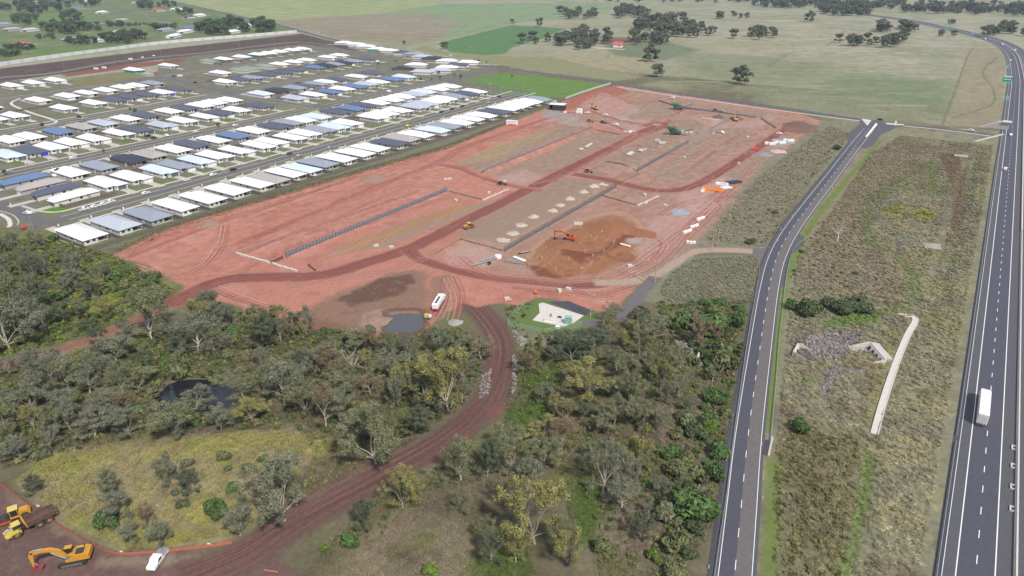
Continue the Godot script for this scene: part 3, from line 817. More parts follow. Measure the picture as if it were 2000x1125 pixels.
func paint_site():
	var salmon := E(0.455, 0.205, 0.15)
	var site := P("-305.7,-143.0 -316.8,-176.7 -313.1,-225.1 -309.8,-277.3 -301.3,-373.2 -310.2,-469.4 -315.4,-530.3 -319.7,-572.9 -317.5,-646.0 -317.6,-675.0 -264.2,-660.5 -204.7,-648.9 -127.7,-628.3 -105.4,-609.3 -106.4,-501.9 -109.9,-452.6 -104.7,-393.5 -99.8,-349.1 -96.6,-309.8 -97.1,-286.5 -96.8,-259.6 -99.5,-239.7 -96.7,-219.9 -102.8,-210.8 -116.5,-211.9 -127.1,-210.3 -129.4,-199.3 -134.8,-198.8 -141.8,-190.1 -148.4,-190.9 -148.3,-179.7 -146.0,-168.0 -154.3,-155.7 -164.7,-148.9 -182.5,-143.9 -194.1,-144.6 -215.1,-140.6 -233.2,-140.2 -239.7,-141.4 -244.8,-138.1 -249.5,-139.4 -280.3,-144.2")
	area(site, salmon, 1.2, 1, 1.2)
	area(P("-284.9,-459.7 -281.2,-544.9 -314.8,-669.4 -204.7,-648.9 -107.2,-608.1 -109.9,-452.6 -99.8,-349.1 -97.1,-286.5 -99.5,-239.7 -123.4,-223.9 -142.8,-219.9 -180.6,-224.2 -196.5,-278.5 -200.2,-358.6 -208.7,-479.7 -247.3,-506.4"), E(0.345, 0.225, 0.17), 5, 0.95, 3)
	mottle(site, 2.6, 3, 16, [E(0.52, 0.27, 0.225), E(0.38, 0.14, 0.10), E(0.49, 0.28, 0.24), E(0.35, 0.135, 0.1), E(0.44, 0.2, 0.14)], 0.42)
	mottle(P("-284.9,-459.7 -314.8,-669.4 -107.2,-608.1 -99.8,-349.1 -99.5,-239.7 -142.8,-219.9 -196.5,-278.5 -208.7,-479.7"), 3, 2, 12, [E(0.38, 0.27, 0.21), E(0.29, 0.18, 0.135), E(0.34, 0.2, 0.155), E(0.39, 0.285, 0.245), E(0.25, 0.16, 0.12)], 0.5)
	var tan := E(0.30, 0.215, 0.16)
	for e in ["-194.1,-245.4 -198.6,-268.0 -199.4,-311.9 -195.0,-355.7 -171.1,-361.6 -164.7,-358.6 -164.1,-295.3 -163.2,-242.9 -189.6,-243.5", "-270.4,-339.3 -271.2,-410.5 -274.4,-450.1 -266.4,-482.7 -247.2,-480.4 -244.2,-394.4 -243.0,-336.9 -258.0,-333.6", "-239.1,-339.4 -238.5,-398.2 -242.4,-471.3 -220.3,-477.9 -209.8,-473.2 -207.4,-391.0 -212.7,-344.0 -217.2,-328.7", "-192.6,-376.9 -192.7,-412.7 -195.0,-494.6 -196.6,-539.9 -178.1,-570.6 -167.4,-479.1 -167.7,-429.3 -170.4,-395.6 -191.0,-401.9", "-160.1,-419.4 -173.0,-555.5 -147.3,-550.7 -134.8,-534.4 -137.1,-449.5 -139.4,-392.4 -154.2,-389.0 -166.7,-426.9", "-229.7,-213.9 -226.4,-249.6 -212.9,-292.4 -201.6,-305.1 -198.6,-268.0 -208.9,-252.3 -211.5,-218.3 -225.8,-194.4", "-131.7,-424.0 -122.5,-491.3 -110.8,-499.0 -108.1,-419.5 -118.3,-394.0", "-293.7,-578.3 -239.8,-613.9 -215.4,-588.4 -216.2,-545.4 -270.6,-533.9", "-243.7,-623.2 -149.1,-614.1 -150.4,-588.9 -217.9,-594.7", "-106.3,-235.2 -101.9,-250.0 -100.0,-284.6 -99.8,-324.4 -104.3,-369.4 -105.3,-390.8 -99.7,-347.2 -97.0,-309.5 -96.1,-263.3 -99.5,-239.7"]:
		area(P(e), tan, 2, 0.95, 1.5)
		mottle(P(e), 5, 1.5, 7, [E(0.38, 0.275, 0.20), E(0.30, 0.205, 0.14), E(0.36, 0.25, 0.19)], 0.5)
	area(P("-270.4,-339.3 -279.0,-396.5 -272.7,-447.3 -265.3,-472.7 -257.6,-415.9 -252.4,-358.4"), E(0.36, 0.275, 0.155), 3, 0.7, 2)
	area(P("-228.4,-199.8 -228.4,-222.7 -223.9,-246.8 -221.5,-276.6 -215.2,-290.8 -214.5,-276.2 -216.8,-238.6 -218.8,-206.1"), E(0.36, 0.2, 0.095), 2.5, 0.75, 1.5)
	area(P("-273.9,-549.7 -295.3,-623.4 -262.9,-598.6 -256.3,-543.3"), E(0.45, 0.17, 0.115), 3, 0.7, 2)
	area(P("-328.7,-645.7 -317.6,-675.0 -289.0,-644.1 -293.9,-549.9 -303.2,-530.4 -316.8,-563.0"), E(0.36, 0.125, 0.085), 2, 0.8, 1.5)
	# pinkish clay pans
	for e in ["-186.2,-227.7 -187.3,-240.4 -161.8,-238.8 -159.3,-221.5 -173.5,-218.7", "-233.0,-330.6 -229.7,-359.2 -202.6,-350.7 -206.7,-318.1", "-123.0,-269.4 -124.6,-326.1 -115.8,-361.7 -105.5,-348.3 -107.7,-310.7 -103.4,-275.3 -106.5,-250.1", "-129.1,-358.3 -125.3,-414.7 -111.6,-410.8 -106.0,-357.9 -111.5,-334.7", "-299.5,-560.1 -309.7,-630.4 -241.0,-571.5 -244.7,-519.5", "-207.6,-568.1 -166.2,-560.0 -148.7,-583.0 -136.8,-614.8 -140.7,-555.0 -173.5,-533.4", "-254.0,-502.0 -226.6,-538.6 -206.5,-522.3 -210.8,-484.2", "-303.1,-504.9 -288.6,-540.1 -265.3,-506.0 -279.7,-474.0"]:
		area(P(e), E(0.435, 0.285, 0.25), 3, 0.7, 2)
		mottle(P(e), 6, 1, 5, [E(0.47, 0.34, 0.31), E(0.38, 0.22, 0.185), E(0.40, 0.28, 0.26)], 0.5)
	# dug-over earth with the orange excavator
	area(P("-154.2,-241.6 -154.6,-259.7 -153.0,-280.8 -151.1,-303.9 -144.2,-313.1 -127.1,-306.4 -116.3,-296.8 -117.2,-284.4 -114.7,-267.8 -116.6,-246.6 -127.1,-230.4 -136.7,-230.1"), E(0.32, 0.145, 0.072), 2, 0.95, 1.5)
	mottle(P("-152.4,-242.9 -153.0,-280.8 -146.8,-306.7 -122.1,-301.2 -114.7,-267.8 -128.3,-232.6"), 10, 1, 6, [E(0.37, 0.175, 0.085), E(0.25, 0.1, 0.05), E(0.2, 0.075, 0.045), E(0.38, 0.2, 0.12)], 0.55)
	for e in ["-151.3,-265.7 -141.7,-260.7 -134.5,-261.8 -127.9,-259.1 -129.4,-247.8 -139.2,-251.6", "-131.6,-256.6 -128.7,-265.6 -127.9,-285.1 -126.8,-293.9 -123.7,-276.3 -126.0,-260.3", "-150.5,-235.9 -140.9,-237.0 -128.8,-233.5 -137.7,-227.6", "-134.4,-293.0 -119.5,-301.2 -119.3,-294.8 -124.9,-287.1"]:
		area(P(e), E(0.17, 0.063, 0.04), 1, 0.75, 1)
	stroke(P("-150.8,-240.4 -154.9,-255.7 -155.0,-279.4 -153.3,-302.4 -143.8,-318.1 -132.3,-311.8 -114.6,-290.0 -108.1,-286.6"), 3, E(0.40, 0.26, 0.16), 0.7, 0.8, 0.8)
	area(P("-123.2,-262.2 -118.2,-272.6 -111.9,-269.7 -110.4,-263.7 -118.3,-259.9"), E(0.27, 0.115, 0.06), 1, 0.8, 0.8)
	area(P("-123.9,-338.0 -115.5,-341.6 -113.0,-333.7 -117.9,-328.6"), E(0.33, 0.38, 0.42), 1, 0.9, 1)
	area(P("-124.7,-284.9 -118.7,-293.6 -117.0,-283.8 -121.8,-282.1"), E(0.37, 0.35, 0.36), 1, 0.8, 1)
	stroke(P("-168.7,-169.2 -163.7,-174.5 -156.2,-177.5 -150.6,-169.5 -146.4,-162.3 -154.5,-156.0 -159.9,-158.7 -168.7,-169.2"), 3.0, E(0.16, 0.095, 0.07), 0.9, 1.0, 0.6)
	# stripped soil by the pond
	area(P("-193.2,-148.6 -195.0,-165.4 -191.8,-187.6 -190.0,-198.0 -179.3,-205.1 -168.7,-194.0 -151.0,-174.1 -147.5,-167.0 -164.6,-151.2 -187.0,-145.5"), E(0.245, 0.155, 0.11), 3, 0.95, 2)
	area(P("-190.1,-166.0 -191.8,-178.8 -190.0,-188.7 -182.9,-199.6 -175.3,-195.5 -173.4,-182.5 -178.6,-170.9 -181.0,-165.2"), E(0.13, 0.075, 0.055), 1.5, 0.9, 1.2)
	mottle(P("-193.2,-148.6 -195.0,-165.4 -190.0,-198.0 -175.1,-201.7 -148.4,-171.0 -164.6,-151.2"), 9, 1, 6, [E(0.29, 0.19, 0.14), E(0.17, 0.1, 0.075), E(0.25, 0.135, 0.1), E(0.22, 0.16, 0.12)], 0.5)
	area(P("-188.5,-142.1 -185.4,-151.3 -170.3,-151.9 -173.6,-145.2 -181.1,-140.3"), E(0.2, 0.11, 0.08), 2, 0.8, 1.5)
	area(P("-174.2,-163.6 -171.6,-170.4 -158.0,-157.7 -160.3,-151.8 -167.9,-155.8"), E(0.32, 0.23, 0.185), 1.5, 0.85, 1)
	area(P("-173.3,-202.8 -168.7,-209.0 -155.8,-194.1 -145.0,-175.6 -146.9,-172.0 -161.9,-187.3"), E(0.27, 0.16, 0.12), 1.5, 0.9, 1)
	stroke(P("-168.1,-169.1 -163.2,-173.9 -156.6,-176.7 -150.9,-169.3 -147.5,-162.5 -155.1,-156.6 -159.5,-159.0 -168.1,-169.1"), 2.4, E(0.15, 0.09, 0.068), 0.9, 0.8, 0.6)
	# graded haul roads: dark damp earth
	var red := E(0.235, 0.088, 0.072)
	var r1 := P("-239.9,-127.3 -243.0,-143.7 -240.8,-155.2 -228.4,-165.8 -216.5,-174.3 -210.4,-182.7 -206.3,-199.7 -201.6,-221.1 -202.0,-251.7 -203.0,-287.8 -204.1,-330.2 -205.5,-380.8 -206.5,-440.9 -208.8,-493.5 -207.5,-519.5")
	var r2 := P("-201.6,-221.1 -191.7,-214.8 -174.8,-213.2 -154.5,-214.7 -134.0,-221.6 -115.8,-231.3 -103.5,-243.5")
	var r3 := P("-197.7,-366.8 -177.3,-367.4 -159.5,-364.4 -143.3,-363.4 -130.2,-376.7 -125.7,-406.6 -123.9,-461.2 -122.9,-504.9 -122.9,-575.4")
	for e in [[r1, 8.5], [r2, 5.5], [r3, 6.5]]:
		stroke(e[0], e[1] + 4.5, E(0.40, 0.19, 0.15), 0.5, 2, 1.5)
		stroke(e[0], e[1], red, 0.95, 0.9, 0.9)
		ruts(e[0], e[1] * 0.3, 5, E(0.31, 0.13, 0.105), E(0.19, 0.066, 0.055), 0.4, 0.6)
	for e in [["-270.7,-183.0 -275.4,-240.9 -281.0,-298.9 -283.4,-345.3 -292.5,-379.0 -293.2,-443.8 -292.9,-504.3 -280.2,-542.9", 5.0], ["-279.5,-340.5 -261.5,-338.2 -239.2,-331.6 -216.1,-327.0 -196.2,-328.4", 4.5], ["-280.2,-542.9 -241.3,-521.8 -213.2,-517.9", 5.0], ["-250.7,-513.3 -204.5,-488.4 -215.4,-588.4", 4.0]]:
		stroke(P(e[0]), e[1], E(0.36, 0.14, 0.105), 0.85, 1.2, 1.0)
		ruts(P(e[0]), 1.8, 5, E(0.24, 0.08, 0.065), E(0.47, 0.24, 0.19), 0.6, 0.7)
	loops(Vector2(-209.6,-524.6), 9, 3, red, 0.7)
	stroke(P("-215.7,-511.9 -215.2,-527.6 -208.5,-532.1 -201.8,-521.1 -202.6,-507.9 -210.7,-504.5"), 4, red, 0.8, 0.8, 0.5)
	# wheel marks and scuffs all over
	for e in ["-301.2,-144.6 -310.4,-172.6 -306.8,-220.2 -302.5,-291.0 -301.3,-390.6", "-246.5,-167.1 -243.6,-204.7 -240.2,-249.7 -234.5,-288.7", "-274.3,-142.4 -265.4,-168.2 -258.0,-211.4 -266.6,-296.0", "-289.9,-364.2 -286.7,-434.0 -277.0,-510.1", "-176.9,-226.7 -153.0,-216.2 -125.3,-227.3", "-207.3,-335.2 -200.4,-371.7 -207.6,-486.3", "-296.5,-144.2 -301.2,-191.3 -300.1,-234.8 -302.5,-291.0", "-259.7,-172.0 -255.3,-209.0 -253.2,-241.1 -249.2,-284.5", "-286.6,-140.7 -262.4,-144.0 -261.1,-157.5 -275.8,-175.8 -297.0,-194.1", "-301.2,-250.1 -284.3,-272.6 -290.9,-305.2 -295.6,-360.5", "-135.8,-224.6 -114.2,-241.9 -109.0,-271.5 -108.2,-318.8 -108.9,-366.3 -111.2,-451.7", "-109.7,-233.0 -101.1,-269.9 -103.6,-313.4 -107.2,-378.3", "-124.6,-326.1 -121.9,-347.4 -111.9,-375.2 -111.6,-410.8", "-129.2,-305.0 -108.6,-293.9 -103.4,-275.3 -105.8,-253.7", "-143.4,-402.7 -146.0,-475.8 -147.5,-526.0", "-215.7,-162.9 -207.5,-177.2 -191.8,-196.8 -190.0,-218.0", "-167.3,-203.8 -154.9,-186.6 -149.4,-175.1", "-167.1,-206.9 -152.8,-193.3 -142.7,-177.1", "-140.5,-212.6 -121.5,-220.6 -107.6,-228.7 -100.5,-242.0", "-239.6,-147.1 -219.7,-146.4 -199.7,-149.3", "-151.0,-440.3 -147.2,-501.4 -135.0,-548.4 -125.7,-586.8", "-123.4,-223.9 -108.8,-222.4 -102.2,-226.8"]:
		ruts(P(e), 2.4, 5, E(0.27, 0.095, 0.075), E(0.52, 0.32, 0.26), 0.5, 0.6)
	for e in [[-257.4,-159.9, 9, 5, E(0.36, 0.15, 0.115)], [-112.8,-353.4, 10, 7, E(0.5, 0.36, 0.32)], [-175.1,-224.4, 7, 5, E(0.49, 0.35, 0.32)], [-112.6,-291.3, 10, 6, E(0.48, 0.34, 0.3)], [-220.7,-345.1, 8, 4, E(0.47, 0.33, 0.3)], [-107.2,-246.5, 8, 4, E(0.45, 0.3, 0.25)], [-215.7,-162.9, 10, 3, E(0.4, 0.18, 0.14)]]:
		loops(Vector2(e[0], e[1]), e[2], e[3], e[4], 0.4)
	# the dirt link to the bitumen
	stroke(P("-58.6,-306.9 -71.0,-303.0 -85.0,-295.9 -93.6,-286.7 -95.9,-268.6 -97.9,-253.9 -103.2,-243.1 -114.9,-234.2"), 6.0, E(0.40, 0.30, 0.235), 1, 0.9, 0.6)
	stroke(P("-95.6,-289.0 -97.9,-273.4 -99.1,-259.4 -101.9,-250.0"), 1.5, E(0.2, 0.17, 0.1), 0.6, 1, 1)
	area(P("-70.7,-309.8 -59.7,-315.6 -55.0,-291.1 -63.8,-293.2"), E(0.33, 0.255, 0.2), 1.5, 1, 0.8)
	# fence strip along the homes
	stroke(P("-312.2,-147.3 -317.4,-177.2 -316.0,-227.4 -313.7,-281.1 -305.7,-378.8 -312.3,-472.6 -318.1,-534.0"), 3.2, E(0.16, 0.165, 0.075), 0.9, 0.8, 1.0)
	mottle(P("-305.6,-145.9 -312.3,-173.8 -310.3,-222.9 -306.7,-274.4 -299.5,-371.0 -308.1,-466.3 -315.5,-477.5 -308.5,-382.3 -316.9,-284.1 -318.9,-229.7 -320.1,-178.9"), 10, 1, 4, [E(0.13, 0.15, 0.06), E(0.2, 0.19, 0.1), E(0.24, 0.15, 0.1)], 0.6)
	area(P("-315.8,-530.1 -304.3,-532.3 -273.8,-521.8 -274.7,-497.5 -290.6,-496.3 -303.8,-502.0"), E(0.30, 0.29, 0.28), 2, 0.8, 1)
	area(P("-250.9,-532.1 -243.8,-541.6 -233.6,-529.3 -238.8,-521.2"), E(0.33, 0.35, 0.33), 1.5, 0.8, 1)
	area(P("-276.2,-491.9 -259.1,-498.6 -252.2,-489.9 -263.7,-478.0"), E(0.31, 0.31, 0.27), 2, 0.8, 1)
	area(P("-119.2,-510.9 -116.4,-527.3 -106.4,-530.2 -106.4,-515.8 -113.0,-500.9"), E(0.30, 0.32, 0.33), 1, 0.85, 1)
	area(P("-129.1,-584.5 -106.7,-588.2 -98.4,-566.5 -109.5,-551.1 -122.1,-556.9"), E(0.2, 0.11, 0.08), 2, 0.8, 1.5)
	# works compound
	area(P("-127.5,-189.6 -129.7,-198.0 -126.3,-205.4 -124.2,-209.5 -103.8,-212.6 -96.1,-207.9 -98.8,-199.1 -109.6,-185.3 -121.6,-184.1"), E(0.13, 0.185, 0.06), 1, 0.95, 0.8)
	mottle(P("-125.9,-190.6 -125.9,-204.7 -103.4,-211.9 -98.8,-199.1 -110.1,-186.2"), 14, 0.6, 3, [E(0.1, 0.2, 0.03), E(0.17, 0.2, 0.08), E(0.2, 0.2, 0.12)], 0.5)
	var up := Vector2(0, -1)
	grader_lines(P("-299.3,-145.8 -310.3,-222.9 -299.5,-371.0 -308.1,-466.3 -316.8,-563.0 -277.6,-547.3 -270.4,-339.3 -240.9,-184.4 -241.2,-158.0 -279.3,-145.5"), 260, up, 10, 45, [E(0.38, 0.16, 0.115), E(0.52, 0.26, 0.2), E(0.47, 0.19, 0.14), E(0.34, 0.135, 0.1)], 0.5)
	grader_lines(P("-238.6,-182.4 -236.1,-293.1 -210.7,-318.9 -208.5,-373.2 -200.3,-249.5 -213.3,-182.6"), 120, up, 8, 35, [E(0.40, 0.18, 0.125), E(0.5, 0.27, 0.21), E(0.43, 0.25, 0.18)], 0.5)
	grader_lines(P("-190.0,-244.1 -171.1,-361.6 -199.7,-516.0 -178.1,-570.6 -119.0,-591.2 -111.2,-451.7 -99.7,-347.2 -98.1,-285.9 -102.6,-246.5 -142.8,-219.9"), 330, up, 6, 35, [E(0.43, 0.30, 0.24), E(0.27, 0.16, 0.115), E(0.40, 0.21, 0.16), E(0.36, 0.26, 0.2)], 0.5)
	grader_lines(P("-270.4,-339.3 -281.2,-544.9 -239.8,-613.9 -199.7,-516.0 -202.1,-326.9 -254.7,-329.2"), 200, up, 6, 30, [E(0.42, 0.29, 0.2), E(0.28, 0.17, 0.12), E(0.45, 0.22, 0.17)], 0.5)
	grader_lines(P("-324.6,-637.8 -106.3,-604.1 -111.2,-451.7 -164.9,-431.1 -272.7,-447.3"), 200, Vector2(1, 0.1), 6, 30, [E(0.45, 0.32, 0.28), E(0.27, 0.16, 0.12), E(0.42, 0.2, 0.15), E(0.22, 0.12, 0.09)], 0.55)
	mottle(P("-324.6,-637.8 -106.3,-604.1 -111.2,-451.7 -164.9,-431.1 -272.7,-447.3"), 6, 1.2, 6, [E(0.46, 0.35, 0.31), E(0.25, 0.15, 0.11), E(0.40, 0.19, 0.14), E(0.36, 0.25, 0.18), E(0.2, 0.11, 0.085)], 0.6)

func E(r, g, b) -> Color:
	var k := clampf((0.56 - g / r) / 0.12, 0, 1)
	return L(r * (1.0 - 0.05 * k), g * (1.0 - 0.03 * k), b * (1.0 - 0.02 * k))

func grader_lines(poly: PackedVector2Array, n: int, along: Vector2, lo: float, hi: float, colors: Array, a: float, w := 0.8):
	# long faint passes of blade and wheel
	var r := Rect2(poly[0], Vector2.ZERO)
	for q in poly:
		r = r.expand(q)
	for i in n:
		var at := r.position + Vector2(rng.randf(), rng.randf()) * r.size
		if not Geometry2D.is_point_in_polygon(at, poly):
			continue
		var d := along.rotated(rng.randfn() * 0.16)
		var l := rng.randf_range(lo, hi)
		var e := at + d * l
		if not Geometry2D.is_point_in_polygon(e, poly):
			continue
		var bend := Vector2(-d.y, d.x) * rng.randfn() * l * 0.06
		stroke(PackedVector2Array([at, (at + e) * 0.5 + bend, e]), w * rng.randf_range(0.5, 1.8), colors[rng.randi() % colors.size()], a * rng.randf_range(0.4, 1.0), 0.5, 0.4)

func ground_color(x: float, z: float) -> Color:
	for k in CV:
		var i := int((x - k.x) / k.s)
		var j := int((z - k.z) / k.s)
		if i >= 0 and j >= 0 and i < k.w and j < k.h:
			return k.im.get_pixel(i, j).srgb_to_linear()
	return Color(0.2, 0.2, 0.15)

func build_ground():
	var tex := []
	var detail := FastNoiseLite.new()
	detail.seed = 77
	detail.frequency = 0.02
	detail.fractal_octaves = 6
	detail.fractal_gain = 0.62
	var di: Image = detail.get_seamless_image(512, 512)
	di.convert(Image.FORMAT_RGBA8)
	for y in 512:
		for x in 512:
			var v := clampf((di.get_pixel(x, y).r - 0.5) * 2.6, -1, 1)
			var k := pow(clampf(0.88 + 0.13 * v, 0, 1), 1.0 / 2.2)
			di.set_pixel(x, y, Color(k, k, k, 1))
	var dt := ImageTexture.create_from_image(di)
	var mats := []
	for k in CV:
		var m := StandardMaterial3D.new()
		m.resource_name = "ground"
		m.albedo_color = Color(1, 1, 1)
		m.albedo_texture = ImageTexture.create_from_image(k.im)
		m.roughness = 0.95
		m.metallic_specular = 0.2
		m.texture_repeat = true
		m.detail_enabled = true
		m.detail_blend_mode = BaseMaterial3D.BLEND_MODE_MUL
		m.detail_albedo = dt
		m.detail_uv_layer = BaseMaterial3D.DETAIL_UV_2
		mats.append(m)
	var mesh := ArrayMesh.new()
	var rects := [[-240.0, -320.0, 60.0, -20.0, 2.0], [-500.0, -760.0, 60.0, -20.0, 4.0], [-1300.0, -1500.0, 300.0, 100.0, 20.0], [-4000.0, -5000.0, 2000.0, 1000.0, 100.0], [-24000.0, -25000.0, 22000.0, 21000.0, 1000.0]]
	for n in 5:
		var r = rects[n]
		var step: float = r[4]
		var hole = rects[n - 1] if n > 0 else [0, 0, 0, 0]
		var w := int((r[2] - r[0]) / step)
		var d := int((r[3] - r[1]) / step)
		var v := PackedVector3Array(); var uv := PackedVector2Array(); var uv2 := PackedVector2Array(); var ix := PackedInt32Array()
		for j in d + 1:
			for i in w + 1:
				var x: float = r[0] + i * step
				var z: float = r[1] + j * step
				var h := 0.0
				if n < 2:
					h = H(x, z)
					if n == 0:
						if (i == 0 or i == w) and j % 2 == 1:
							h = (H(x, z - step) + H(x, z + step)) * 0.5
						if (j == 0 or j == d) and i % 2 == 1:
							h = (H(x - step, z) + H(x + step, z)) * 0.5
				v.append(Vector3(x, h, z))
				var k = CV[mini(n, 3)]
				uv.append(Vector2((x - k.x) / (k.w * k.s), (z - k.z) / (k.h * k.s)) if n < 4 else Vector2(0.02, 0.02))
				uv2.append(Vector2(x, z) / [19.0, 67.0, 180.0, 600.0, 900.0][n])
		for j in d:
			for i in w:
				var x: float = r[0] + (i + 0.5) * step
				var z: float = r[1] + (j + 0.5) * step
				if x > hole[0] and x < hole[2] and z > hole[1] and z < hole[3]:
					continue
				var a := j * (w + 1) + i
				ix.append_array([a, a + 1, a + w + 1, a + 1, a + w + 2, a + w + 1])
		var arr := []
		arr.resize(Mesh.ARRAY_MAX)
		arr[Mesh.ARRAY_VERTEX] = v
		arr[Mesh.ARRAY_TEX_UV] = uv
		arr[Mesh.ARRAY_TEX_UV2] = uv2
		arr[Mesh.ARRAY_INDEX] = ix
		var st := SurfaceTool.new()
		st.create_from_arrays(arr)
		st.generate_normals()
		st.commit(mesh)
		mesh.surface_set_material(n, mats[mini(n, 3)])
	var g := MeshInstance3D.new()
	g.name = "ground"
	g.mesh = mesh
	add_child(g)
	g.set_meta("kind", "structure")

func build_water():
	var w := StandardMaterial3D.new()
	w.albedo_color = L(0.075, 0.078, 0.08)
	w.roughness = 0.07
	M["pond_water"] = w
	var c := StandardMaterial3D.new()
	c.albedo_color = L(0.016, 0.018, 0.022)
	c.roughness = 0.03
	M["creek_water"] = c
	for e in [["pond_water", ponds[0]], ["creek_water", ponds[1]]]:
		var b = e[1]
		var q := PackedVector2Array()
		for i in 40:
			var a := TAU * i / 40
			var r := 1.14 / pow(pow(absf(cos(a)), 4) + pow(absf(sin(a)), 4), 0.25)
			var u: float = cos(a) * r * b[2]
			var v: float = sin(a) * r * b[3]
			q.append(Vector2(b[0] + u * 0.834 + v * 0.551, b[1] - u * 0.551 + v * 0.834))
		struct(e[0], slab(q, b[4] - 1.0, b[4]), e[0])

# ---------------------------------------------------------------- roads
func dashes(p: PackedVector2Array, off: float, w: float, on: float, gap: float, y: float) -> SurfaceTool:
	var st := S()
	var run := 0.0
	for i in p.size() - 1:
		var l := p[i].distance_to(p[i + 1])
		var t := 0.0
		while t < l:
			var ph := fmod(run + t, on + gap)
			if ph < on:
				var e := minf(l, t + on - ph)
				var a := p[i].lerp(p[i + 1], t / l)
				var b := p[i].lerp(p[i + 1], e / l)
				var s := side(p, i)
				quad(st, V(a + s * (off - w), y), V(a + s * (off + w), y), V(b + s * (off + w), y), V(b + s * (off - w), y))
				t = e + 0.001
			else:
				t += on + gap - ph + 0.001
		run += l
	return st

